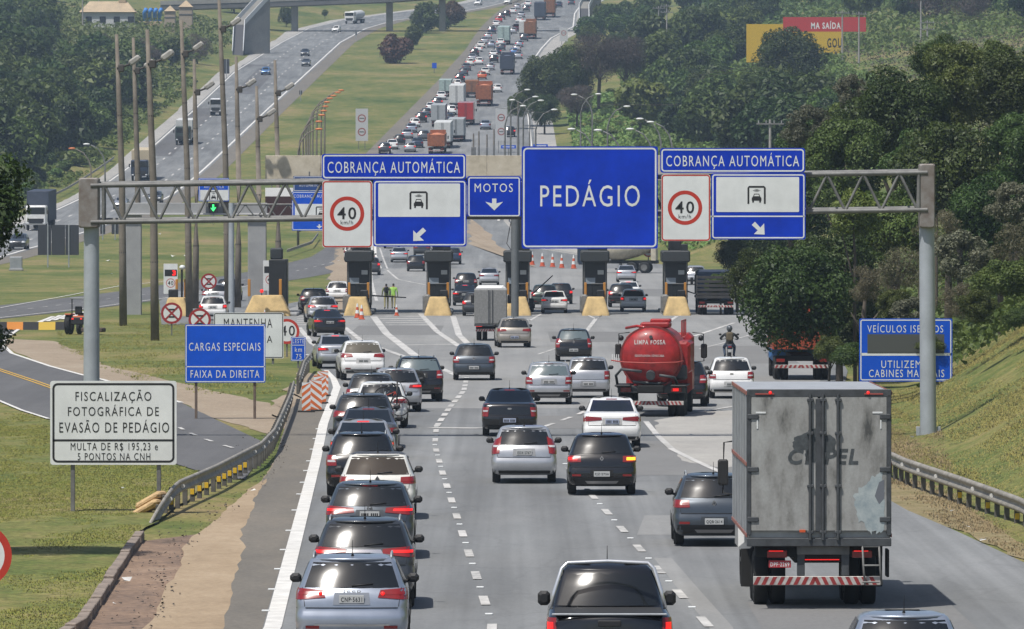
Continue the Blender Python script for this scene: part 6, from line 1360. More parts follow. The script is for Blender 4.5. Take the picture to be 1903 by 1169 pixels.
# striped barrier and tractor
bar = thing('striped_barrier', 'low barrier striped black, orange and yellow across the access road', 'barrier', G(40, 613))
bcol = [black_plastic, mat('barrier_orange', (.60, .22, .03), .6), black_plastic, mat('barrier_yellow', (.60, .40, .05), .6), black_plastic]
xx = [(-60, 13), (13, 43), (43, 72), (72, 103), (103, 128)]; o = G(40, 613)
for (a, b), m in zip(xx, bcol):
    pa, pb = G(a, 613), G(b, 613); w = pb.x - pa.x; MB().prism([(-.22, 0), (.22, 0), (.10, .45), (-.10, .45)], -w / 2, w / 2).build('barrier_block', m, bar, ((pa.x + pb.x) / 2 - o.x, 0, 0)).rotation_euler = (0, 0, R(90))
q = G(148, 622); tr = thing('tractor', 'orange mowing tractor standing behind the left gantry column', 'tractor', q, R(-12)); tr.scale = (.8, .8, .8); om2 = mat('tractor_orange', (.42, .09, .02), .6, var=.2)
for x, y, r_ in ((-.75, 0, .72), (.75, 0, .72), (-.6, 2.1, .45), (.6, 2.1, .45)): wheel(tr, x, y, r_, .38 if y < 1 else .25, galv_dark)
MB().bev((0, 1.5, 1.05), (.7, 1.9, .65), .08).build('bonnet', om2, tr); MB().bev((0, .1, 1.05), (1.0, .9, .5), .06).build('rear_housing', om2, tr)
for sg in (-1, 1): MB().bev((sg * .7, .0, 1.4), (.45, 1.2, .10), .03).build('mudguard', om2, tr)
MB().bev((0, -.05, 1.45), (.5, .5, .15), .04).bev((0, -.28, 1.7), (.5, .1, .5), .04).build('seat', black_plastic, tr)
for x in (-.45, .45): MB().tube((x, -.35, 1.2), (x, -.35, 2.45), .04, n=6).build('roll_post', black_plastic, tr)
MB().bev((.1, .0, 2.5), (1.3, 1.3, .1), .03).build('sun_canopy', mat('canopy_grey', (.2, .21, .21), .6), tr); MB().bev((0, -.6, .95), (.9, .25, .5), .04).build('rear_hitch', black_plastic, tr)
for x in (-.3, .3): MB().bev((x, -.74, 1.1), (.14, .03, .1), .01).build('tail_lamp', lamp_on, tr)
MB().bev((1.2, -.8, .35), (1.5, 1.0, .3), .05).build('mower_deck', mat('deck_brown', (.07, .05, .04), .8, var=.3), tr)

# ------------------------------------------------------------------ people
def skin_person(name, label, loc, rz, joints, edges, cols, group=None):
    """body grown with a Skin modifier from joints (pos, radius); cols: material by height bands or joint sets"""
    t = thing(name, label, 'person', loc, rz, group)
    me = bpy.data.meshes.new('body'); ks = list(joints); me.from_pydata([joints[k][0] for k in ks], [(ks.index(a), ks.index(b)) for a, b in edges], []); 
    o = link(bpy.data.objects.new('body', me), t)
    sk = o.modifiers.new('skin', 'SKIN'); su = o.modifiers.new('sub', 'SUBSURF'); su.levels = 1; su.render_levels = 1
    for i, k in enumerate(ks): me.skin_vertices[0].data[i].radius = (joints[k][1],) * 2 if not isinstance(joints[k][1], tuple) else joints[k][1]
    me.skin_vertices[0].data[ks.index('pelvis')].use_root = True
    dg = bpy.context.evaluated_depsgraph_get(); m2 = bpy.data.meshes.new_from_object(o.evaluated_get(dg)); o.modifiers.clear(); o.data = m2
    mats_, fn = cols
    for m in mats_: m2.materials.append(m)
    for p in m2.polygons: p.material_index = fn(p.center); p.use_smooth = True
    return t, o
skin_m = mat('skin', (.28, .16, .11), .6)
def body_joints(stride=.0, arm_l=(0, 0, 0), arm_r=(0, 0, 0), lean=0):
    j = {'pelvis': ((0, 0, .95), (.15, .11)), 'waist': ((0, .01 + lean * .3, 1.12), (.14, .10)), 'chest': ((0, .02 + lean, 1.36), (.17, .12)), 'neck': ((0, .02 + lean, 1.50), .06), 'head': ((0, .03 + lean, 1.63), (.085, .10)), 'crown': ((0, .03 + lean, 1.74), .075)}
    e = [('pelvis', 'waist'), ('waist', 'chest'), ('chest', 'neck'), ('neck', 'head'), ('head', 'crown')]
    for s_, nm, ar in ((-1, 'l', arm_l), (1, 'r', arm_r)):
        st = stride * s_
        j['hip' + nm] = ((s_ * .10, 0, .90), .09); j['knee' + nm] = ((s_ * .11, st * .25 + .03, .50), .065); j['ank' + nm] = ((s_ * .12, st * .5, .09), .045); j['toe' + nm] = ((s_ * .13, st * .5 + .16, .04), .04)
        j['sho' + nm] = ((s_ * .20, .02 + lean, 1.42), .065); j['elb' + nm] = ((s_ * (.27 + ar[0] * .5), ar[1] * .4 + lean, 1.15 + ar[2] * .3), .048); j['wri' + nm] = ((s_ * (.28 + ar[0]), .10 + ar[1] + lean, .93 + ar[2]), .035); j['han' + nm] = ((s_ * (.28 + ar[0]), .13 + ar[1] + lean, .85 + ar[2]), .04)
        e += [('pelvis', 'hip' + nm), ('hip' + nm, 'knee' + nm), ('knee' + nm, 'ank' + nm), ('ank' + nm, 'toe' + nm), ('chest', 'sho' + nm), ('sho' + nm, 'elb' + nm), ('elb' + nm, 'wri' + nm), ('wri' + nm, 'han' + nm)]
    return j, e
def worker(px_, py_, lab, top, legs, stride, rz, bag=False, **kw):
    j, e = body_joints(stride, **kw); hairm = mat('hair_black', (.012, .010, .009), .7)
    def fn(c): return 3 if (c.z > 1.66 or (c.z > 1.56 and c.y < .03)) else (2 if c.z > 1.47 or (c.z < .93 and abs(c.x) > .23) else (0 if c.z > .93 else (1 if c.z > .12 else 4)))
    q = G(px_, py_); q.z += .03
    t, o = skin_person('person', lab, q, rz, j, e, ([top, legs, skin_m, hairm, black_plastic], fn), 'toll workers on foot')
    for s_ in (-1, 1): MB().ball((s_ * .033, .128, 1.665), .012, 6, 5).build('eye', black_ink, t)
    MB().ball((0, .145, 1.635), .016, 6, 5, 0, (.8, 1.2, 1.3)).build('nose', skin_m, t)
    if bag: MB().bev((-.02, -.16, 1.32), (.30, .16, .42), .06).build('backpack', black_plastic, t)
    return t
hv = mat('hi_vis_green', (.30, .55, .10), .7); khaki = mat('khaki', (.30, .27, .12), .8, var=.2); drk = mat('dark_shirt', (.03, .035, .03), .8)
worker(718, 575.5, 'person in dark top and khaki trousers with a backpack, walking in the toll lane', mat('olive_shirt', (.16, .19, .07), .8), khaki, .3, R(8), True)
worker(731, 575, 'person in a lime green jacket and khaki trousers walking in the toll lane', hv, khaki, -.5, R(-8))
# motorcycle with rider
q = G(1356, 676); q.z += .03
mc = thing('motorcycle', 'dark motorcycle with rider heading away, above the white hatchback', 'motorcycle', q)
for y, r_ in ((0, .30), (1.25, .30)): wheel(mc, 0, y, r_, .14, galv_dark)
MB().path([(0, 0, .3), (0, .35, .55), (0, .9, .8), (0, 1.25, .3)], .04).build('frame', black_plastic, mc)
MB().ball((0, .75, .86), .5, 10, 8, 0, (.36, .6, .34)).build('fuel_tank', PAINT['darkblue'], mc); MB().bev((0, .15, .80), (.30, .75, .14), .05).build('seat', black_plastic, mc)
MB().bev((0, -.25, .72), (.26, .3, .22), .05).build('tail_unit', PAINT['darkblue'], mc); MB().bev((0, -.42, .74), (.16, .03, .07), .01).build('tail_lamp', lamp_red, mc); MB().bev((0, -.42, .56), (.18, .02, .13), .004).build('licence_plate', plate_m, mc)
MB().path([(-.36, .95, 1.05), (-.15, 1.05, 1.08), (.15, 1.05, 1.08), (.36, .95, 1.05)], .018).build('handlebar', black_plastic, mc)
for s_ in (-1, 1): MB().path([(s_ * .28, 1.0, 1.05), (s_ * .38, 1.02, 1.25)], .01).ball((s_ * .40, 1.02, 1.28), .07, 8, 6, 0, (1, .5, .7)).build('mirror', black_plastic, mc)
j, e = body_joints()
sh = Vector((0, .12, -.10))
for k_, (p, r_) in list(j.items()): j[k_] = (tuple(Vector(p) + sh), r_)
for s_, nm in ((-1, 'l'), (1, 'r')):
    j['hip' + nm] = ((s_ * .13, .12, .86), .10); j['knee' + nm] = ((s_ * .24, .52, .72), .075); j['ank' + nm] = ((s_ * .20, .30, .36), .05); j['toe' + nm] = ((s_ * .22, .46, .30), .045)
    j['elb' + nm] = ((s_ * .40, .45, 1.12), .055); j['wri' + nm] = ((s_ * .36, .84, 1.06), .04); j['han' + nm] = ((s_ * .34, .94, 1.06), .045)
jk = mat('rider_jacket', (.022, .025, .028), .7, var=.3)
t, o = skin_person('person', 'motorcycle rider in dark jacket, blue trousers and grey helmet', q, 0, j, e, ([jk, mat('denim', (.03, .05, .09), .8)], lambda c: 0 if c.z > .88 else 1))
MB().ball((0, .14, 1.56), .15, 12, 9, 0, (.9, 1.05, 1.0)).build('helmet', mat('helmet_grey', (.10, .11, .12), .25, .3), t)
MB().bev((0, -.1, 1.2), (.32, .16, .42), .06).build('backpack', mat('pack_brown', (.10, .08, .05), .8), t)

# ================================================================== POLES, LAMPS, FAR STRUCTURES
def hit(px_, py_, y0=120.0):
    """first ground point seen through a photo pixel"""
    Y = y0; last = y0
    while Y < 2800:
        x = (px_ - CX) * Y / F
        if HY - F * (gz(x, Y) - H) / Y <= py_: break
        last = Y; Y *= 1.01
    a, b = last, Y
    for _ in range(20):
        m = (a + b) / 2; x = (px_ - CX) * m / F
        if HY - F * (gz(x, m) - H) / m <= py_: b = m
        else: a = m
    x = (px_ - CX) * b / F
    return Vector((x, b, gz(x, b)))
pole_m = mat('brown_pole', (.155, .135, .11), .85, var=.25, vscale=1.5)
lamp_body = mat('lamp_housing', (.28, .27, .25), .5, var=.2); lamp_dk = mat('bracket_dark', (.05, .045, .04), .7)
for i, (xt, yt, xb, yb, lab) in enumerate(((217, 64, 229, 606, 'tall brown light pole, leftmost of the row'), (248, 70, 257, 577, 'tall brown light pole rising behind the left portal pillar'), (274, 55, 288, 633, 'tall brown light pole standing nearest on the mown grass'), (337, 38, 352, 590, 'tall thick light pole right of the lone yellow island'), (361, 110, 363, 574, 'shorter light pole just right of the thick one'), (407, -8, 424, 585, 'tallest light pole beside the green lane signal'), (439, 105, 442, 572, 'light pole right behind the slim pale column'), (477, 160, 479, 566, 'thin light pole left of the canopy end'), (511, 112, 517, 562, 'light pole rising above the left end of the canopy'))):
    b = G(xb, yb); t_ = P(xt, yt, b.y); t = thing('light_pole', lab, 'pole', b, 0, 'tall light poles'); d = t_ - b; k = 13600 / b.y
    pts = [Vector((0, 0, -.1)), d * .5 + Vector((.12, 0, 0)), d]
    MB().path([pts[0], pts[0].lerp(pts[1], .5), pts[1], pts[1].lerp(pts[2], .5), pts[2]], [.24, .215, .19, .165, .10], 10).build('shaft', pole_m, t)
    zl = d - Vector((0, 0, 52 / k))
    ax = d.x * (zl.z / d.z)
    for zz in (.25, .5, .72): MB().tube((d.x * zz + (.12 * (1 - abs(2 * zz - 1))), 0, d.z * zz), (d.x * zz + (.12 * (1 - abs(2 * zz - 1))), 0, d.z * zz + .08), .235 - .09 * zz, n=10).build('shaft_band', lamp_dk, t)
    MB().path([(ax, -.1, zl.z - .35), (ax + .5, -.25, zl.z - .2), (ax + .9, -.3, zl.z - .05)], .07, 6).bev((ax + .25, -.2, zl.z - .35), (.35, .3, .45), .05).build('lamp_bracket', lamp_dk, t)
    MB().bev((ax + 1.05, -.4, zl.z + .12), (.75, .45, .35), .08, 0, Matrix.Rotation(R(-35), 3, 'Y')).build('floodlight', lamp_body, t)

def street_lamp(hx, hy, lab, side, colour, group, hgt=12.5):
    Y = 560.0
    while Y < 1300:
        p = P(hx, hy, Y)
        if p.z - gz(p.x - side * 2.2, Y) <= hgt or False:
            pass
        if p.z - gz(p.x - side * 2.2, Y) <= hgt and Y > 600: break
        Y += 6
    p = P(hx, hy, Y); bx = p.x - side * 2.2; z0 = gz(bx, Y); t = thing('street_lamp', lab, 'street lamp', (bx, Y, z0), 0, group); zt = p.z - z0
    MB().path([(0, 0, -.1), (0, 0, zt * .5), (0, 0, zt - 2.4), (side * .25, 0, zt - 1.4), (side * .9, 0, zt - .5), (side * 1.7, 0, zt - .1)], [.14, .12, .10, .08, .07, .06], 7).build('curved_pole', pole_m if colour == 'o' else galv_dark, t)
    MB().ball((side * 2.2, -.1, zt), .5, 10, 7, 0, (.85, .36, .24)).build('lamp_head', mat('lamp_head_orange', (.55, .17, .05), .5) if colour == 'o' else mat('lamp_head_white', (.62, .63, .62), .4), t)
for i, (x_, y_) in enumerate(((593, 240), (593, 226), (598, 214), (602, 206), (605, 198), (608, 190), (613, 183), (620, 178), (628, 172), (634, 168))):
    street_lamp(x_, y_, f'{ORD[i]} street lamp of the receding row with orange heads', 1, 'o', 'orange-headed street lamps on the median')
for i, (x_, y_, s_) in enumerate(((980, 167, 1), (995, 180, 1), (1005, 187, 1), (972, 197, 1), (952, 186, -1), (1030, 204, 1), (1067, 176, -1), (1112, 175, 1), (1165, 198, 1), (1189, 221, -1), (1209, 227, -1), (1062, 240, -1), (1111, 242, -1), (1171, 240, -1))):
    street_lamp(x_, y_, f'{ORD[i]} white-headed street lamp counted from the road towards the trees' if i < 6 else f'white-headed street lamp, number {ORD[i - 6]} over the weedy slope above the toll sign', s_, 'w', 'white-headed street lamps', 13.0)
for i, (x_, y_) in enumerate(((161, 268), (134, 276))): street_lamp(x_, y_, ['white-headed', 'orange-headed'][i] + ' street lamp in front of the left wood', -1, 'w' if i == 0 else 'o', 'street lamps by the left wood', 9.0)
# clump of bare poles beside the road past the booths
for i, (x_, yt, yb) in enumerate(((880, 248, 296), (890, 244, 296), (905, 250, 296), (918, 240, 296), (963, 190, 296))):
    b = G(x_, yb); z = P(x_, yt, b.y).z - b.z; t = thing('bare_pole', ['leftmost', 'second', 'third', 'fourth', 'tallest and rightmost'][i] + ' bare pole beside the uphill road above the blue signs', 'pole', b, 0, 'bare poles past the booths')
    MB().tube((0, 0, -.1), (0, 0, z), .16 if i < 4 else .2, .1, 8).build('shaft', pole_m, t); MB().bev((0, -.2, z * .3), (.7 if i == 0 else .3, .3, z * .35), .03).build('cabinet', galv_dark, t)

# black backs of signs beside the opposite carriageway
def back_sign(x0, y0, x1, y1, base, lab, posts, seams=0):
    b = hit((x0 + x1) / 2, base, 500); s = Sign('roadside_sign', lab, b.y, (x0 + x1) / 2, base, zbase=b.z)
    pm_ = mat('sign_back_dark', (.028, .030, .036), .6)
    n = max(1, seams)
    for i in range(n): s.plate(x0 + (x1 - x0) * i / n + .4, y0, x0 + (x1 - x0) * (i + 1) / n - .4, y1, pm_, 0, 0, 'plate')
    for p_ in posts: MB().bev((s.c(p_, 0)[0], -.06, s.c(0, y0)[1] / 2), (.12, .1, s.c(0, y0)[1]), .01).build('post', galv, s.t)
back_sign(70, 418, 147, 474, 497, 'wide black sign back on two pale posts beside the opposite carriageway', (89, 128), 3)
back_sign(186, 405, 196, 435, 446, 'narrow black sign back just right of the left column', (191,)); back_sign(207, 405, 221, 435, 446, 'second narrow black sign back right of the left column', (214,))
back_sign(415, 110, 427, 137, 148, 'small black sign back by the bus bay', (421,)); back_sign(660, 56, 664, 66, 75, 'tiny black post sign on the inside of the far bend', (662,)); back_sign(556, 168, 562, 176, 188, 'tiny black post sign at the median edge', (559,))
q = hit(30, 503, 500); t = thing('cabinet', 'small grey steel cabinet on the roadside below the black sign back', 'cabinet', q); MB().bev((0, 0, .7), (1.15, .6, 1.2), .05).build('housing', galv, t); MB().bev((0, 0, .1), (1.3, .8, .2), .03).build('plinth', grey_conc, t)
# white prohibition signs
def proh(x0, y0, x1, y1, base, lab, n=2):
    b = hit((x0 + x1) / 2, base, 500); s = Sign('road_sign', lab, b.y, (x0 + x1) / 2, base, zbase=b.z); s.plate(x0, y0, x1, y1, mat('faded_white', (.42, .43, .44), .6), 0, 0); cx = (x0 + x1) / 2; r_ = (x1 - x0) * .33
    for i in range(n):
        cy = y0 + (y1 - y0) * (i * .42 + (.30 if n > 1 else .38)); s.ring(cx, cy, r_, r_ * .72, mat('faded_red', (.25, .07, .06), .6), 1); s.plate(cx - r_ * .6, cy - r_ * .12, cx + r_ * .6, cy + r_ * .12, mat('faded_black', (.08, .08, .08), .6), 2, 0, 'symbol')
    for o in (.25, .75): MB().bev((s.c(x0 + (x1 - x0) * o, 0)[0], .1, s.c(0, y1)[1] / 2), (.1, .1, max(.2, s.c(0, y1)[1])), .01).build('post', galv_dark, s.t)
proh(661, 202, 684, 262, 278, 'white sign with two red rings on the median grass'); proh(921, 200, 942, 262, 285, 'white sign with two red rings beside the uphill road'); proh(1040, 52, 1055, 77, 84, 'small white sign with one ring near the footbridge ramp', 1)
b = hit(807, 136, 500); s = Sign('road_sign', 'tiny blue marker sign on the median', b.y, 807, 136, zbase=b.z); s.plate(803, 117, 811.5, 127, blue_bright, 0, 0); MB().bev((0, .1, s.c(0, 127)[1] / 2), (.12, .1, s.c(0, 127)[1]), .01).build('post', galv_dark, s.t)
b = G(1205, 508); s = Sign('road_sign', 'round red sign beside the mixer truck', b.y, 1205, 508, zbase=b.z); s.disc(1205, 467, 10.5, white_paint); s.ring(1205, 467, 10.8, 8, red_ring, 1); s.plate(1200, 462, 1210, 470, mat('faded_red2', (.4, .06, .05), .6), 2, 0, 'symbol'); s.post(1205, 477, 508, .1)
for x0, x1, y0, y1, base, lab in ((931, 959, 270, 276, 300, 'small blue direction sign just left of the big toll sign top'), (991, 1018, 268, 274, 300, 'small blue direction sign peeping over the big toll sign')):
    b = G((x0 + x1) / 2, base); s = Sign('road_sign', lab, b.y, (x0 + x1) / 2, base, zbase=b.z); s.plate(x0, y0, x1, y1, blue_bright, 0, 0); s.line(x0 + 3, (y0 + y1) / 2, x1 - 3, (y0 + y1) / 2, 1.5, white_paint, 1, 'worn_lettering'); s.post((x0 + x1) / 2, y1, base, .12)

# overpass at the top, footbridge ramps
conc_far = mat('overpass_concrete', (.22, .215, .20), .85, var=.2, vscale=.3); dark_far = mat('overpass_dark', (.10, .10, .10), .9, var=.2, vscale=.3)
OY = 1655.0
ov = thing('overpass', 'grey concrete overpass deck crossing at the top edge', 'bridge', (0, OY, 0))
def op(x, y, dy=0.0): p = P(x, y, OY); return Vector((p.x, dy, p.z))
for xa, ya, xb, yb in ((300, 20, 496, 14), (496, 14, 724, 5), (724, 5, 822, -2), (822, -2, 1110, -8)):
    a, b = op(xa, ya), op(xb, yb); ang = math.atan2(b.z - a.z, b.x - a.x); c = (a + b) / 2
    MB().bev((c.x, 0, c.z + .55), ((b - a).length, 8, 1.1), .05, 0, Matrix.Rotation(-ang, 3, 'Y')).build('deck_span', dark_far, ov)
    MB().bev((c.x, -4, c.z + 1.6), ((b - a).length, .25, 1.0), .03, 0, Matrix.Rotation(-ang, 3, 'Y')).build('parapet', conc_far, ov)
for x, y in ((455, 14), (548, 12), (724, 5), (822, -2)):
    p = op(x, y); z0 = gz(p.x, OY) - .3; MB().bev((p.x, 0, (p.z + z0) / 2), (1.5, 2.2, p.z - z0), .1).build('pier', conc_far, ov)
def ramp(lab, base, top, upper, w=2.2):
    """stair flight rising away, then a walled ramp to the deck"""
    b = hit(*base, 1200); Yb = b.y; t = thing('footbridge_ramp', lab, 'ramp', b); zt = P(*top, Yb).z - b.z; dk = mat('ramp_dark', (.06, .06, .065), .9); wr = mat('ramp_rail', (.50, .52, .53), .6)
    vs = [(-w / 2, 0, 0), (w / 2, 0, 0), (w / 2, 9, zt), (-w / 2, 9, zt), (-w / 2, 9, -.3), (w / 2, 9, -.3), (-w / 2, 0, -.3), (w / 2, 0, -.3)]
    MB().add(vs, [(0, 1, 2, 3), (3, 2, 5, 4), (0, 3, 4, 6), (1, 7, 5, 2), (0, 6, 7, 1), (6, 4, 5, 7)]).build('stair_flight', dk, t)
    for sg in (-1, 1): MB().path([(sg * w / 2, -.1, .9), (sg * w / 2, 9, zt + .9)], .12, 6).build('hand_rail', wr, t)
    u = P(*upper, Yb + 14); ux, uz = u.x - b.x, u.z - b.z
    MB().add([(-w / 2, 9, zt), (w / 2, 9, zt), (ux + w / 2, 14, uz), (ux - w / 2, 14, uz), (-w / 2, 9, -.4), (w / 2, 9, -.4), (ux + w / 2, 14, -.4), (ux - w / 2, 14, -.4)], [(0, 1, 2, 3), (1, 5, 6, 2), (0, 3, 7, 4), (3, 2, 6, 7), (0, 4, 5, 1)]).build('ramp_wall', conc_far, t)
    for sg in (-1, 1): MB().add([(sg * w / 2, 9, zt), (ux + sg * w / 2, 14, uz), (ux + sg * w / 2, 14, uz + 1.1), (sg * w / 2, 9, zt + 1.1), (sg * w / 2 + .1, 9, zt), (ux + sg * w / 2 + .1, 14, uz), (ux + sg * w / 2 + .1, 14, uz + 1.1), (sg * w / 2 + .1, 9, zt + 1.1)], [(0, 1, 2, 3), (7, 6, 5, 4), (3, 2, 6, 7), (0, 3, 7, 4), (1, 5, 6, 2)]).build('ramp_parapet', wr, t)
    return t
ramp('footbridge ramp with pale rails rising beside the bus bay', (442, 103), (443, 44), (492, -4)); ramp('footbridge ramp with pale rails beside the uphill road at the top', (1086, 62), (1086, 14), (1108, -30))

# buildings and yard, top left
hb = hit(200, 54, 1200); hs_ = thing('house', 'low white house with a tan tiled roof among the trees at the upper left', 'house', hb); k = hb.y / F
tan = mat('tan_roof', (.40, .31, .20), .8, var=.15, vscale=.5); wl = mat('house_wall', (.45, .46, .47), .8)
W_, D_ = 105 * k, 8.0
MB().bev((0, 4, 1.9), (W_ * .9, D_, 3.8), .05).build('wall', wl, hs_)
MB().add([(-W_ / 2, -.6, 3.6), (W_ / 2, -.6, 3.6), (W_ / 2 - 2, 4, 6.0), (-W_ / 2 + 2, 4, 6.0), (-W_ / 2, 8.6, 3.6), (W_ / 2, 8.6, 3.6)], [(0, 1, 2, 3), (3, 2, 5, 4), (0, 3, 4), (1, 5, 2), (0, 4, 5, 1)]).build('roof', tan, hs_)
MB().bev((3, 4, 6.8), (1.6, 1.6, 2.4), .1).build('chimney', tan, hs_)
for x in (-4, -1, 2, 5): w_ = MB().bev((x, -.04, 2.0), (1.3, .1, 1.3), .02).build('window', glass_dark, hs_)
for i, (x0, x1, yt, yb) in enumerate(((306, 326, 10, 60), (333, 358, 0, 60))):
    b = hit((x0 + x1) / 2, yb, 1200); k = b.y / F; w = (x1 - x0) * k; h_ = (yb - yt) * k; t = thing('silo', ['shorter', 'taller'][i] + ' square tan silo tower at the upper left', 'silo', b, 0, 'silo towers'); sm_ = mat('silo_tan', (.30, .25, .19), .8, var=.15)
    MB().bev((0, w / 2, h_ * .38), (w, w, h_ * .80), .1).build('tower', sm_, t); MB().add([(-w * .55, -.3, h_ * .78), (w * .55, -.3, h_ * .78), (w * .55, w + .3, h_ * .78), (-w * .55, w + .3, h_ * .78), (0, w / 2, h_)], [(0, 1, 4), (1, 2, 4), (2, 3, 4), (3, 0, 4), (0, 3, 2, 1)]).build('cap_roof', tan, t)
    MB().bev((0, -.05, h_ * .55), (w * 1.02, .1, .25), .02).build('band', dark_far, t)
b = hit(282, 50, 1200); k = b.y / F; t = thing('tank_rack', 'bright blue curved tank rack beside the silos at the upper left', 'tank', b)  # rack of blue tanks on a tan base
for i in range(4): MB().path([(-1.6 + i * 1.1, 2, 1.2), (-1.6 + i * 1.1, 1.5, 3.2), (-1.2 + i * 1.1, 1, 3.9)], .45, 8).build('blue_tank', mat('tank_blue', (.04, .20, .55), .5), t)
MB().bev((0, 2, .6), (5.5, 2.5, 1.2), .05).build('tan_base', tan, t)

# roadside billboard on the hill
b = hit(1490, 118, 700); Yb = 1236.0; gx = (1490 - CX) * Yb / F; s = Sign('billboard', 'yellow and red roadside billboard half hidden by a tree on the hill', Yb, 1490, 118, zbase=gz(gx, Yb))
yl = mat('billboard_yellow', (.50, .33, .02), .6, var=.08); rd = mat('billboard_red', (.40, .03, .03), .6, var=.08)
s.plate(1387, 45, 1567, 116, yl, 0, 0, 'yellow_panel', .4); s.plate(1455, 32, 1609, 59, rd, 1, 0, 'red_banner', .4); s.text('MA SAÍDA', 1507, 39, 1562, 54, white_paint, 2, .03); s.text('GOU', 1537, 71, 1564, 89, black_ink, 2, .03)
for x_ in (1400, 1480, 1560): MB().bev((s.c(x_, 0)[0], .5, s.c(0, 80)[1] / 2), (.35, .35, s.c(0, 80)[1]), .03).build('post', galv_dark, s.t)
# utility poles and wires on the hill
def upole(x, yt, yb, lab, arms=1, Y=None):
    if Y is None: b = hit(x, yb, 600)
    else: xx = (x - CX) * Y / F; b = Vector((xx, Y, gz(xx, Y)))
    z = P(x, yt, b.y).z - b.z; t = thing('utility_pole', lab, 'pole', b, 0, 'utility poles on the hill'); MB().tube((0, 0, -.2), (0, 0, z), .17, .11, 8).build('shaft', mat('pole_grey', (.27, .26, .25), .8, var=.15), t)
    for i in range(arms):
        MB().bev((0, -.15, z - .4 - i * 1.1), (2.4, .12, .14), .01).build('cross_arm', galv_dark, t)
        for xx in (-1, -.35, .35, 1): MB().tube((xx, -.15, z - .32 - i * 1.1), (xx, -.15, z - .08 - i * 1.1), .05, n=6).build('insulator', grey_conc, t)
    return b + Vector((0, 0, z))
tops_ = [upole(1565, 20, 118, 'pale utility pole in front of the billboard', 1, 1180), upole(1596, 22, 105, 'pale utility pole right of the billboard', 1, 1150), upole(1711, -6, 78, 'tall utility pole on the grassy crest', 1), upole(1723, 38, 78, 'short double-armed pole on the grassy crest', 2), upole(1431, 222, 285, 'pale utility pole with a cross-arm above the toll sign', 1, 640), upole(1224, 12, 118, 'left pole of the pair on the far slope', 1), upole(1239, 8, 122, 'right pole of the pair on the far slope', 2), upole(154, -5, 62, 'thin pole left of the white house', 0), upole(184, -8, 40, 'dark pole in front of the white house', 0)]
wires = [((1300, 146, 700), (1431, 120, 800), (1560, 88, 1150)), ((1300, 140, 700), (1431, 114, 800), (1560, 84, 1150)), ((1565, 24, 1180), (1650, 16, 1150), (1711, 0, 900)), ((1711, 20, 900), (1800, 34, 900), (1920, 14, 900)), ((920, 200, 760), (1010, 210, 740), (1120, 195, 720), (1260, 195, 700))]
for i, w in enumerate(wires):
    MB_ = MB().path([P(*p) for p in w], .022, 4).build('wire', lamp_dk); tag(MB_, ['lower of two wires crossing the wood by the billboard', 'upper of two wires crossing the wood by the billboard', 'wire between the poles over the billboard', 'wire running from the crest pole towards the edge', 'wire strung above the weedy slope'][i], 'wire', 'overhead wires')
# bundle by the notice post, litter
q = G(276, 957); t = thing('foam_bundle', 'split straw-coloured bundle lying by the notice post', 'bundle', q, R(-25)); bm_ = mat('bundle_tan', (.45, .31, .16), .9, var=.2, vscale=6, bump=.4)
for i, (z, y) in enumerate(((.16, -.05), (.34, .12))): MB().bev((0, y, z), (.75, .42, .17), .06, 0, Matrix.Rotation(R(-28), 3, 'Y')).build('pad', bm_, t)
mb = MB(); rnd = random.Random(4)
for (x_, y_) in ((200, 876), (229, 912), (345, 905), (185, 1112), (235, 1085), (210, 1125), (395, 910), (470, 915), (1770, 953), (1800, 985), (1830, 1013), (1740, 965), (190, 430), (345, 478), (395, 418), (415, 434), (297, 436), (322, 478), (200, 488), (205, 510)):
    p = hit(x_, y_, 110); s_ = rnd.uniform(.06, .12) * (1 if y_ > 600 else 2.5)
    mb.add([p + Vector((rnd.uniform(-s_, s_), rnd.uniform(-s_, s_), .02 + rnd.uniform(0, s_))) for _ in range(5)], [(0, 1, 2), (2, 1, 3), (3, 1, 4)])
lt = mb.build('litter', mat('paper', (.6, .6, .58), .8)); tag(lt, 'scraps of white litter on the verges', 'litter', kind='stuff')

# ================================================================== VEGETATION
import numpy as np
RNG = np.random.default_rng(11)
def leaf_mesh(name, pos, nrm, size, aspect, m):
    n = len(pos); a = RNG.normal(size=(n, 3)); t1 = np.cross(nrm, a); t1 /= np.linalg.norm(t1, axis=1, keepdims=True) + 1e-9; t2 = np.cross(nrm, t1)
    s = size * np.clip(RNG.lognormal(-.05, .42, (n, 1)), .4, 2.2); bend = nrm * s * .25
    v = np.stack([pos - t1 * s * .5, pos - t2 * s * .5 * aspect + bend, pos + t1 * s * .5, pos + t2 * s * .5 * aspect + bend], 1).reshape(-1, 3)
    me = bpy.data.meshes.new(name); me.vertices.add(4 * n); me.vertices.foreach_set('co', v.astype(np.float32).ravel())
    me.loops.add(4 * n); me.loops.foreach_set('vertex_index', np.arange(4 * n, dtype=np.int32)); me.polygons.add(n); me.polygons.foreach_set('loop_start', np.arange(0, 4 * n, 4, dtype=np.int32)); me.polygons.foreach_set('loop_total', np.full(n, 4, dtype=np.int32))
    me.materials.append(m); me.update(); me.validate(); return me
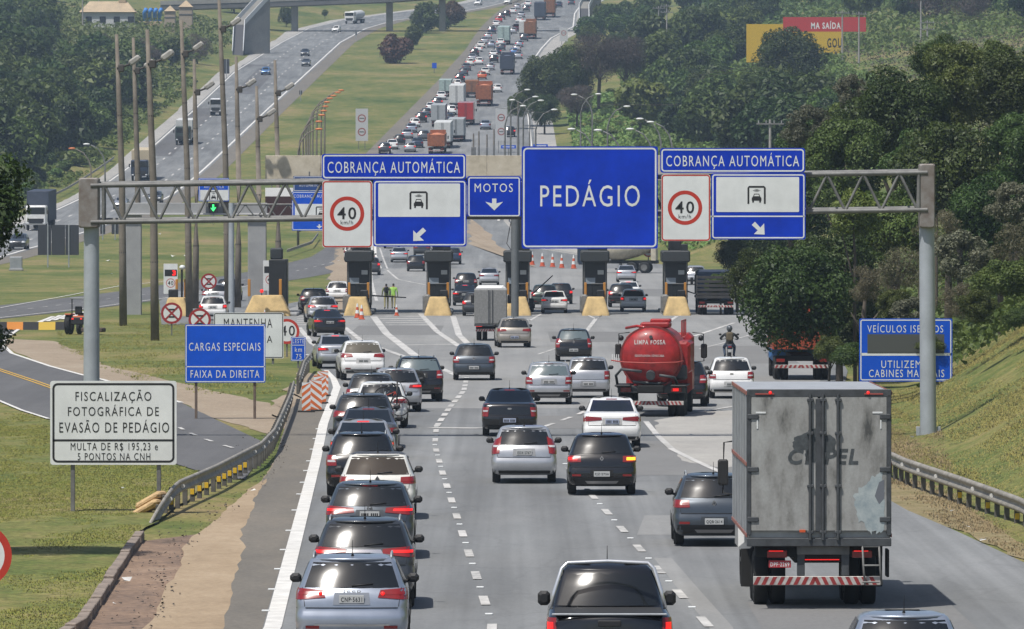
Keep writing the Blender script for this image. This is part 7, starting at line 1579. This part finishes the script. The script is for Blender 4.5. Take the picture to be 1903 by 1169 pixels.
def crown_mesh(name, n, blobs, leaf, m, flat=1.0, low=-.55, aspect=.55, seed=0, spread=.62, br=(.24, .42)):
    """unit-radius crown of leaf clumps gathered on many lobes"""
    r = np.random.default_rng(seed); d = r.normal(size=(blobs, 3)); d /= np.linalg.norm(d, axis=1, keepdims=True)
    rad = r.uniform(.25, 1, (blobs, 1)) ** .5 * spread; c = d * rad; c[:, 2] = np.maximum(c[:, 2], low) * flat; R_ = r.uniform(*br, blobs)
    w = R_ ** 2; k = r.choice(blobs, n, p=w / w.sum()); q = r.normal(size=(n, 3)); q[:, 2] += .35; q /= np.linalg.norm(q, axis=1, keepdims=True)
    pos = c[k] + q * (R_[k] * r.uniform(.45, 1.08, n) ** .6)[:, None] * np.array([1, 1, .85])
    nr = q + r.normal(size=(n, 3)) * .55; nr[:, 2] += .35; nr /= np.linalg.norm(nr, axis=1, keepdims=True)
    return leaf_mesh(name, pos, nr, leaf, aspect, m)
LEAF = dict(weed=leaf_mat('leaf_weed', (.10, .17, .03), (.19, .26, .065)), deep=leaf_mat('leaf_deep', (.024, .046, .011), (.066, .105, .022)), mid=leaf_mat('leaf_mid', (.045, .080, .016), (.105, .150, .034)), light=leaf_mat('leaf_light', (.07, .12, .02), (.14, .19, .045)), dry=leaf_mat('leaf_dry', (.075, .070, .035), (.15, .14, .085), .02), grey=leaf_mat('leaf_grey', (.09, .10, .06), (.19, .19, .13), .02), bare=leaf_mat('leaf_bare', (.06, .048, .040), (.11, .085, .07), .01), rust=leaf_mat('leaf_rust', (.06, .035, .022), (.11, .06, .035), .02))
CR = {}
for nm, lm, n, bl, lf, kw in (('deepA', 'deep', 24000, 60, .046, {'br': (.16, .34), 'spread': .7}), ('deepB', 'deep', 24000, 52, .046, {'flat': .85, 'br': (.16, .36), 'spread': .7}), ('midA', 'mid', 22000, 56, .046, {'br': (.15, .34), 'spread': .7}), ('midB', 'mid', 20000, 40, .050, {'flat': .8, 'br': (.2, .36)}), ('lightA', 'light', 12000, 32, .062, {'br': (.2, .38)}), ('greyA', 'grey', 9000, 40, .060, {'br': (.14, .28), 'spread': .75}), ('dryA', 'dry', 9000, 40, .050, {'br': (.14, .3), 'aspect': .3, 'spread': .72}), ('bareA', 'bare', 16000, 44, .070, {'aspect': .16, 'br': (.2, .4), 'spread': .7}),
    ('farA', 'deep', 5000, 30, .11, {}), ('farB', 'mid', 5000, 28, .11, {'flat': .8}), ('farC', 'light', 4500, 26, .12, {'flat': .75}), ('farD', 'bare', 4000, 30, .10, {'aspect': .2, 'spread': .7}), ('farR', 'rust', 4500, 30, .11, {'flat': .8})):
    CR[nm] = crown_mesh('crown', n, bl, lf, LEAF[lm], seed=sum(map(ord, nm)), **kw)
bark = mat('bark', (.085, .070, .055), .9, var=.3, vscale=4)
tr_rng = random.Random(21)
def trunk_mb(h, r, lean, limbs=4):
    mb = MB(); mb.path([(0, 0, -.3), (lean * .2, 0, h * .35), (lean * .6, .05 * h, h * .75), (lean, 0, h)], [r, r * .8, r * .62, r * .35], 8)
    for i in range(limbs):
        a = 2 * math.pi * i / limbs + tr_rng.uniform(0, 1); z = h * tr_rng.uniform(.45, .65); L = h * tr_rng.uniform(.16, .26)
        mb.path([(lean * .5, 0, z), (lean * .5 + math.cos(a) * L * .45, math.sin(a) * L * .45, z + L * .5), (lean * .5 + math.cos(a) * L, math.sin(a) * L, z + L * 1.1)], [r * .5, r * .32, r * .12], 6)
    return mb
TR = [trunk_mb(1.0, .045, l).mesh('trunk', bark) for l in (.05, -.08, .0)]
def tree(label, base, cz, rad, kind, group, squash=1.0, shift=(0, 0), name='tree', trunk=True, cat='tree'):
    """base point, crown centre height above it, crown radius"""
    t = thing(name, label, cat, base, tr_rng.uniform(0, 6.28) if shift == (0, 0) else 0.0, group)
    c = link(bpy.data.objects.new('crown', CR[kind]), t, (shift[0], shift[1], cz)); c.scale = (rad, rad * tr_rng.uniform(.85, 1.05), rad * squash); c.rotation_euler = (0, 0, tr_rng.uniform(0, 6.28))
    if trunk:
        o = link(bpy.data.objects.new('trunk', tr_rng.choice(TR)), t); hh = cz + rad * .15; o.scale = (min(hh * .9, rad * 1.6), min(hh * .9, rad * 1.6), hh)
    return t
def at_px(px_, py_, Y): p = P(px_, py_, Y); return p, Vector((p.x, Y, gz(p.x, Y)))
def ptree(label, px_, py_, rpx, Y, kind, group, squash=1.0, bx=None, name='tree', cat='tree', trunk=True):
    p, b = at_px(px_, py_, Y); sh = (0, 0)
    if bx is not None: b2 = Vector((bx, Y, gz(bx, Y))); sh = (p.x - bx, 0); b = b2
    return tree(label, b, p.z - b.z, rpx * Y / F, kind, group, squash, sh, name, trunk, cat)
WOOD_LABELS = ['dark spreading tree overhanging the orange tipper truck', 'smaller dark tree reaching over the road left of the tipper truck', 'dark tree directly above the tipper truck, below the truss', 'low dark tree just left of the exempt vehicles sign', 'mid-green tree behind the truss beside the right gantry column', 'tall dark tree right behind the head of the right gantry column', 'dark tree right of the gantry column at column-head height', 'mid-green tree just right of the right-hand automatic sign', 'big dark tree above the column end of the truss', 'mid-green tree at the crest right of the big dark one', 'dark crest tree touching the right picture edge', 'dark tree hidden behind the right-hand automatic sign', 'mid-green tree peeping over the right-hand automatic sign', 'mid-green tree below the crest at the right picture edge', 'mid-green tree between the silvery trees', 'mid-green tree behind the right half of the truss', 'topmost dark crown of the wood, below the crest poles', 'small mid-green tree beside the dark stake truck', 'dark tree behind the dark stake truck, below the automatic sign', 'dark tree under the arrow of the right-hand automatic sign', 'mid-green crown at the top of the wood near the right edge']
GRN = 'trees of the dense wood beside the plaza'
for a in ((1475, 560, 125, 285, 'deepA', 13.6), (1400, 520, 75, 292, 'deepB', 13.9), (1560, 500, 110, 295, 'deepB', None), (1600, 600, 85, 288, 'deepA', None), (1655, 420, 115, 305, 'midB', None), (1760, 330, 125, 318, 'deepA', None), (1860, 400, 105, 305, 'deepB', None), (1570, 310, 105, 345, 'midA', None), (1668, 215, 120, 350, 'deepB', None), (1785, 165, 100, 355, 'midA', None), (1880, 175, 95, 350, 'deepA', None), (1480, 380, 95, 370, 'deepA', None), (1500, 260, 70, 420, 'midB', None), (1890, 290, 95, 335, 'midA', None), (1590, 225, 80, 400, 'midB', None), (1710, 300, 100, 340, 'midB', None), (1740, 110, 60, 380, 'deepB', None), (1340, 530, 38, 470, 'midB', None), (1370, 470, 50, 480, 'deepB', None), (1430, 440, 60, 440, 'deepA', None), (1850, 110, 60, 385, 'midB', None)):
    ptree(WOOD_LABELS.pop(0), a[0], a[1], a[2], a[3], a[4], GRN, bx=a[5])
ptree('pale silvery-leaved tree at the top of the wood above the toll sign', 1500, 240, 55, 375, 'greyA', None); ptree('pale silvery-leaved tree leaning over the wood edge', 1585, 175, 45, 380, 'greyA', None)
ptree('bright green leafy tree behind the truss of the gantry', 1590, 400, 60, 286, 'lightA', None); ptree('bright green bush at the road edge by the orange truck', 1540, 650, 45, 280, 'midB', None, name='bush', cat='bush')
SHRUB_LABELS = ['dry shrub just above the exempt vehicles sign', 'dry shrub left of the gantry column above the exempt sign', 'grey-green shrub right of the gantry column, halfway up', 'large green shrub on the bank near the right edge', 'dry shrub right of the gantry column above the bank grass', 'dry shrub high at the right picture edge', 'green shrub between the tipper truck and the exempt sign', 'small green shrub low on the bank grass edge', 'grey-green shrub behind the top of the exempt sign', 'dry shrub behind the left end of the exempt sign', 'grey-green shrub high up by the right picture edge', 'dry shrub right beside the upper gantry column', 'small green shrub at the right edge just above the grass', 'small green shrub behind the exempt sign', 'small green shrub between the gantry column and the bank grass']
SHR = 'shrubs on the bank beside the wood'
for a in ((1625, 530, 62, 272, 'dryA'), (1690, 500, 70, 268, 'dryA'), (1790, 480, 75, 264, 'greyA'), (1865, 520, 75, 256, 'midB'), (1775, 560, 60, 256, 'dryA'), (1895, 450, 70, 262, 'dryA'), (1580, 660, 48, 272, 'midB'), (1820, 570, 45, 250, 'midA'), (1700, 590, 55, 264, 'greyA'), (1640, 640, 50, 268, 'dryA'), (1880, 380, 60, 275, 'greyA'), (1745, 430, 70, 275, 'dryA'), (1895, 590, 40, 248, 'midB'), (1660, 570, 45, 266, 'midA'), (1730, 640, 35, 262, 'midB')):
    ptree(SHRUB_LABELS.pop(0), a[0], a[1], a[2], a[3], a[4], SHR, .85, name='shrub', cat='shrub', trunk=False)
def gtree(label, px_, py_, rpx, base, kind, squash=1.0, y0=500, trunk=True, name='tree', cat='tree'):
    b = hit(px_, base, y0); p = P(px_, py_, b.y); return tree(label, b, p.z - b.z, rpx * b.y / F, kind, None, squash, (0, 0), name, trunk, cat)
def fill(label, region, n, kinds, group, rm=(3.5, 5.5), sq=.9, seed=1, zc=1.15, ystart=500, trunk=True, name='tree', cat='tree', mind=.75):
    r = random.Random(seed); done = []; tries = 0
    while len(done) < n and tries < n * 40:
        tries += 1; x_, y_ = r.uniform(region[0], region[2]), r.uniform(region[1], region[3]); b = hit(x_, y_, ystart); rad = r.uniform(*rm)
        if b.y > 2600 or any((b - d).length < mind * (rad + e) for d, e in done): continue
        cxp = CX + b.x * F / b.y; top = HY - F * (b.z + rad * zc * 1.15 + rad - H) / b.y; rp = rad * F / b.y
        if b.y < 1240 and cxp + rp > 1380 and cxp - rp < 1612 and top < 112: continue
        if b.y < 1800 and cxp + rp > 132 and cxp - rp < 372 and top < 50: continue
        if b.y < 1640 and cxp + rp > 425 and cxp - rp < 500 and top < 105: continue
        tr0 = lerp_tab([(t_[0], t_[1], t_[2]) for t_ in MAIN], b.y); l0 = lerp_tab([(t_[0], t_[1], t_[2]) for t_ in LEFTC], b.y)
        if tr0[0] - 4 - rad * .6 < b.x < tr0[1] + 5 + rad * .6 or l0[0] - 3.5 - rad < b.x < l0[1] + 3.5 + rad: continue
        tree(label, b, rad * zc * (1.15 if trunk else .5), rad, r.choice(kinds), group, sq, name=name, trunk=trunk, cat=cat); done.append((b, rad))
fill('dark tree of the wood on the far left of the opposite carriageway', (-60, 130, 250, 345), 58, ['farA', 'farA', 'farB'], 'trees of the left wood', (4, 6.5), 1.0, 3, .8, mind=.55)
fill('tree of the upper left wood below the white house', (-40, 60, 330, 140), 30, ['farA', 'farB', 'farA', 'farC'], 'trees of the upper left wood', (4, 6), .95, 5, .7, mind=.55)
fill('tree behind the houses along the top left edge', (-40, -40, 440, 42), 22, ['farA', 'farB', 'farA'], 'trees along the top left edge', (5, 8), 1.0, 7, .8, mind=.6)
fill('thin greyish tree between the left wood and the opposite carriageway', (190, 80, 375, 130), 12, ['farD', 'farB', 'farC'], 'sparse trees near the bus bay', (3, 5), .9, 8, .8)
fill('low green bush at the foot of the left wood', (-20, 300, 235, 390), 26, ['farC', 'farB'], 'bushes at the foot of the left wood', (1.6, 3), .8, 9, .8, trunk=False, name='bush', cat='bush')
fill('tree on the hillside between the billboard and the uphill road', (1190, 40, 1430, 280), 40, ['farA', 'farB', 'farC', 'farB'], 'trees on the far hillside', (3.2, 5.6), 1.0, 11, .75, mind=.5)
fill('tree of the wood below the billboard', (1330, 140, 1560, 300), 26, ['farA', 'farB', 'farA'], 'trees of the wood below the billboard', (3.4, 5.2), 1.0, 12, .75, mind=.5)
fill('tree in the wood along the top right edge', (1120, -60, 1900, 40), 44, ['farA', 'farB', 'farB', 'farC', 'farD'], 'trees along the top right edge', (4, 7), 1.0, 13, .75, mind=.5)
fill('tree on the slope beside the hilltop road', (1080, 40, 1240, 110), 12, ['farB', 'farC', 'farA'], 'trees beside the hilltop road', (2.6, 4.2), .9, 14, .7)
fill('tree behind the overpass at the top', (480, -70, 900, -6), 10, ['farA', 'farB', 'farC'], 'trees behind the overpass', (4, 7), .9, 15, .8)
fill('low weedy bush on the green slope above the toll sign', (1000, 170, 1320, 300), 60, ['farC', 'farC', 'farB'], 'weedy bushes on the green slope', (1.0, 2.2), .6, 16, .5, trunk=False, name='bush', cat='bush', mind=.5)
ptree('large dark tree hiding the middle of the billboard', 1462, 118, 82, 1080, 'deepA', None); ptree('rounder dark tree below the billboard', 1520, 190, 60, 1000, 'deepB', None); ptree('dark tree at the left foot of the billboard', 1400, 170, 55, 1050, 'midA', None)
for a, lb in (((1005, 158, 66, 235, 'deepA'), 'dark broad tree nearest the uphill road'), ((1062, 135, 66, 218, 'deepB'), 'dark broad tree second from the uphill road'), ((962, 196, 28, 240, 'midA'), 'small dark tree at the road edge below the broad ones'), ((1112, 112, 64, 208, 'bareA'), 'bare purplish tree beside the dark broad ones'), ((1160, 108, 55, 198, 'bareA'), 'bare purplish tree, outer of the two large ones'), ((1072, 188, 40, 240, 'bareA'), 'bare low tree under the dark broad ones'), ((1012, 205, 36, 250, 'deepA'), 'low dark tree in front of the broad pair')): gtree(lb, *a)
for a, lb in (((735, 92, 40, 118, 'farR'), 'reddish-brown bush on the median grass'), ((768, 66, 28, 92, 'farB'), 'green bush touching the reddish one on the median'), ((792, 34, 36, 62, 'farA'), 'dark green tree on the median bend'), ((838, 24, 32, 50, 'farR'), 'brownish tree beside the median pier'), ((820, 42, 20, 56, 'farA'), 'small dark tree at the foot of the median pier'), ((532, 30, 20, 50, 'farA'), 'dark tree under the overpass'), ((604, 24, 9, 36, 'farB'), 'little round tree on the verge before the overpass')): gtree(lb, *a, y0=1000)
def scrub(name, label, n, xy, leaf, hmin, hamp, m, seed, keep=None):
    r_ = np.random.default_rng(seed); Yv = r_.uniform(xy[2], xy[3], n); fr = r_.uniform(0, 1, n)
    xv = np.array([xy[0](float(y)) for y in Yv]); xv = xv + (np.array([xy[1](float(y)) for y in Yv]) - xv) * fr
    ns = np.array([noise.noise((float(a) * .12, float(b) * .05, seed)) for a, b in zip(xv, Yv)]); ok = ns > (keep if keep is not None else -9); xv, Yv, ns = xv[ok], Yv[ok], ns[ok]; n = len(xv)
    zv = np.array([gz(float(a), float(b)) for a, b in zip(xv, Yv)]); hv_ = np.maximum(.2, hmin + hamp * ns); pos = np.column_stack([xv, Yv, zv + hv_ * r_.uniform(0, 1, n) ** .6])
    nr = r_.normal(size=(n, 3)); nr[:, 2] = np.abs(nr[:, 2]) + .4; nr /= np.linalg.norm(nr, axis=1, keepdims=True)
    o = link(bpy.data.objects.new(name, leaf_mesh(name, pos, nr, leaf, .5, LEAF[m]))); tag(o, label, 'undergrowth', kind='stuff')
toe = lambda o: (lambda y: lerp_tab(TOE_R, y)[0] + o); toel = lambda o: (lambda y: lerp_tab(TOE_L, y)[0] - o)
scrub('undergrowth', 'scrub filling the far hillside between the trees', 60000, (toe(12), toe(46), 900, 1500), .6, 1.0, 1.8, 'light', 5)
scrub('undergrowth', 'scrub filling the wood along the top right edge', 40000, (toe(20), toe(110), 1420, 2100), .9, 1.6, 2.4, 'mid', 15)
scrub('undergrowth', 'scrub covering the hill behind the billboard', 40000, (toe(50), toe(150), 1180, 1560), .7, 1.2, 2.0, 'light', 16)
scrub('undergrowth', 'low green weeds on the slope above the toll sign', 36000, (toe(2), toe(26), 740, 1250), .5, .5, .8, 'weed', 6)
scrub('undergrowth', 'tall yellow grass on the crest of the bank hill', 60000, (toe(26), toe(100), 640, 1300), .34, .55, .7, 'dry', 7, -.35)
scrub('undergrowth', 'green weeds among the yellow grass on the crest', 26000, (toe(24), toe(90), 600, 1250), .45, .6, 1.2, 'light', 17, .12)
scrub('undergrowth', 'scrub filling the left wood between the trees', 60000, (toel(5), toel(80), 860, 1650), .75, 1.6, 2.4, 'mid', 8)
scrub('undergrowth', 'bright weeds at the foot of the left wood', 12000, (toel(1.5), toel(9), 780, 1350), .6, .5, .7, 'light', 9, -.1)
scrub('undergrowth', 'tangled undergrowth beneath the wood beside the plaza', 80000, (toe(1.2), toe(30), 275, 560), .30, 1.2, 1.6, 'mid', 31)
scrub('undergrowth', 'mixed shrubby growth at the top of the bank grass', 26000, (toe(7.5), toe(24), 250, 305), .20, .8, 1.4, 'dry', 32, -.15)
scrub('undergrowth', 'leafy green growth at the top of the bank grass', 30000, (toe(7.5), toe(26), 252, 315), .22, 1.0, 1.6, 'mid', 33, -.05)
# near branch at the left edge: a tree standing just out of frame
t = tree('dark tree at the left edge whose leafy branches reach into view', Vector((-11.9, 150, 0)), 7.4, 2.3, 'deepB', None, .9, (0.15, 0))
sb = tree('lower leafy bough of the tree at the left edge', Vector((-11.8, 152, 0)), 4.4, 1.3, 'deepA', None, .7, (.15, 0), name='tree_bough'); 

# ------------------------------------------------------------------ grass blades where the ground is near
def blades(name, polys, dens, h, m, label, seed, zoff=.02):
    """three-bladed tufts over world polygons ((x0,x1) per Y)"""
    r = np.random.default_rng(seed); V = []; 
    for (tab, y0, y1) in polys:
        A = 0; n = 0
        ys_ = np.linspace(y0, y1, 60)
        for a, b in zip(ys_, ys_[1:]):
            x0, x1 = lerp_tab(tab, (a + b) / 2); k = int((b - a) * max(0, x1 - x0) * dens)
            if k <= 0: continue
            x = r.uniform(x0, x1, k); y = r.uniform(a, b, k); V.append(np.stack([x, y], 1))
    pts = np.concatenate(V); nz_ = np.array([noise.noise((float(a) * .5, float(b) * .12, seed + .5)) + .5 * noise.noise((float(a) * 1.7, float(b) * .5, seed)) for a, b in pts]); pts = pts[nz_ + r.uniform(-.25, .25, len(pts)) > -.12]; n = len(pts)
    z = np.array([gz(float(a), float(b)) for a, b in pts]) + zoff
    base = np.column_stack([pts, z]); vs = []; 
    cl = np.array([noise.noise((float(a) * .8, float(b) * .35, 3.0)) for a, b in pts])
    for k in range(3):
        a = r.uniform(0, 6.28, n); hh = h * r.uniform(.4, 1.2, n) * (1 + .5 * cl); w = .013; d = np.column_stack([np.cos(a), np.sin(a), np.zeros(n)]); o = np.column_stack([np.cos(a + 1.57), np.sin(a + 1.57), np.zeros(n)])
        bb = base + r.normal(size=(n, 3)) * np.array([.04, .04, 0]); tip = bb + o * (hh * .5)[:, None]; tip[:, 2] += hh
        vs.append(np.stack([bb - d * w, bb + d * w, tip], 1))
    v = np.concatenate(vs).reshape(-1, 3); N = len(v) // 3
    me = bpy.data.meshes.new(name); me.vertices.add(3 * N); me.vertices.foreach_set('co', v.astype(np.float32).ravel()); me.loops.add(3 * N); me.loops.foreach_set('vertex_index', np.arange(3 * N, dtype=np.int32)); me.polygons.add(N); me.polygons.foreach_set('loop_start', np.arange(0, 3 * N, 3, dtype=np.int32)); me.polygons.foreach_set('loop_total', np.full(N, 3, dtype=np.int32)); me.materials.append(m); me.update(); me.validate()
    o = link(bpy.data.objects.new(name, me)); tag(o, label, 'grass', kind='stuff'); return o
BL = leaf_mat('grass_blade', (.115, .15, .022), (.25, .225, .060), up=True, trans=.1); BD = leaf_mat('dry_blade', (.25, .22, .10), (.40, .33, .17), up=True, trans=.1); BB = leaf_mat('bank_blade', (.165, .165, .040), (.275, .225, .080), up=True, trans=.1)
lawn = [(100, -7.4, -7.15), (126, -9.1, -7.6), (140, -10.1, -7.9), (153, -11.0, -8.1), (164, -11.8, -8.3), (180, -12.9, -8.25), (195, -14.0, -8.1), (205, -14.7, -9.8), (222, -15.9, -12.7), (247, -17.6, -16.0), (262, -18.7, -18.5)]
blades('grass', [(lawn, 100, 262)], 130, .034, BL, 'short mown grass of the near lawn', 2, .055)
blades('grass', [([(275, -11, -8.2), (300, -15.4, -9.5), (330, -19, -11.5), (365, -22.5, -13), (410, -25.5, -14.5), (440, -25, -18)], 278, 440)], 12, .07, BL, 'mown grass around the round no-stopping signs', 3)
bank = [(120, 11.5, 13), (150, 11.2, 14), (165, 11.0, 15), (227, 11.6, 19), (262, 12.6, 20), (290, 15.5, 22)]
blades('grass', [(bank, 122, 285)], 100, .045, BB, 'yellowing grass on the bank behind the rusty guardrail', 4)
blades('grass', [([(140, 11, 11.9), (152, 10.5, 11.6), (165, 9.9, 11.4), (178, 9.6, 11.2), (200, 9.6, 12), (240, 10.2, 14)], 140, 240)], 80, .045, BD, 'dry grass tufts in front of the rusty guardrail', 5)

mb = MB(); rnd = random.Random(8); cl = px([(278, 1169), (322, 1060), (350, 1000), (420, 950), (480, 905), (512, 862), (530, 815)]); cl = [(-8.2, 80)] + cl; L = poly_len(cl)
for k in range(900):
    q = at_len(cl, L * rnd.random()); s_ = rnd.uniform(.01, .045); x = q[0] + rnd.gauss(0, .16) - (rnd.random() ** 3) * 1.4; mb.add([(x + rnd.uniform(-s_, s_), q[1] + rnd.uniform(-s_, s_) * 3, .036 + (s_ * rnd.random() if j < 4 else s_ * .9)) for j in range(5)], [(0, 1, 4), (1, 2, 4), (2, 3, 4), (3, 0, 4)])
db = mb.build('debris', mat('dark_debris', (.06, .05, .042), .95, var=.5, vscale=5)); tag(db, 'dark grit and leaf debris along the gutter edge', 'debris', kind='stuff')
# ------------------------------------------------------------------ haze
hz = MB(); hz.box((0, 1330, 84), (1500, 2900, 172)); hzo = hz.build('haze', []); hzo.data.materials.clear()
hm = bpy.data.materials.new('haze_air'); hm.use_nodes = True; hn = hm.node_tree.nodes; hl = hm.node_tree.links
for n_ in list(hn):
    if n_.type == 'BSDF_PRINCIPLED': hn.remove(n_)
vol = hn.new('ShaderNodeVolumePrincipled'); vol.inputs['Color'].default_value = (.62, .80, 1.0, 1); vol.inputs['Density'].default_value = .00014; vol.inputs['Anisotropy'].default_value = .2
hl.new(vol.outputs[0], hn['Material Output'].inputs['Volume']); hzo.data.materials.append(hm); tag(hzo, 'thin summer haze', 'haze', kind='stuff')
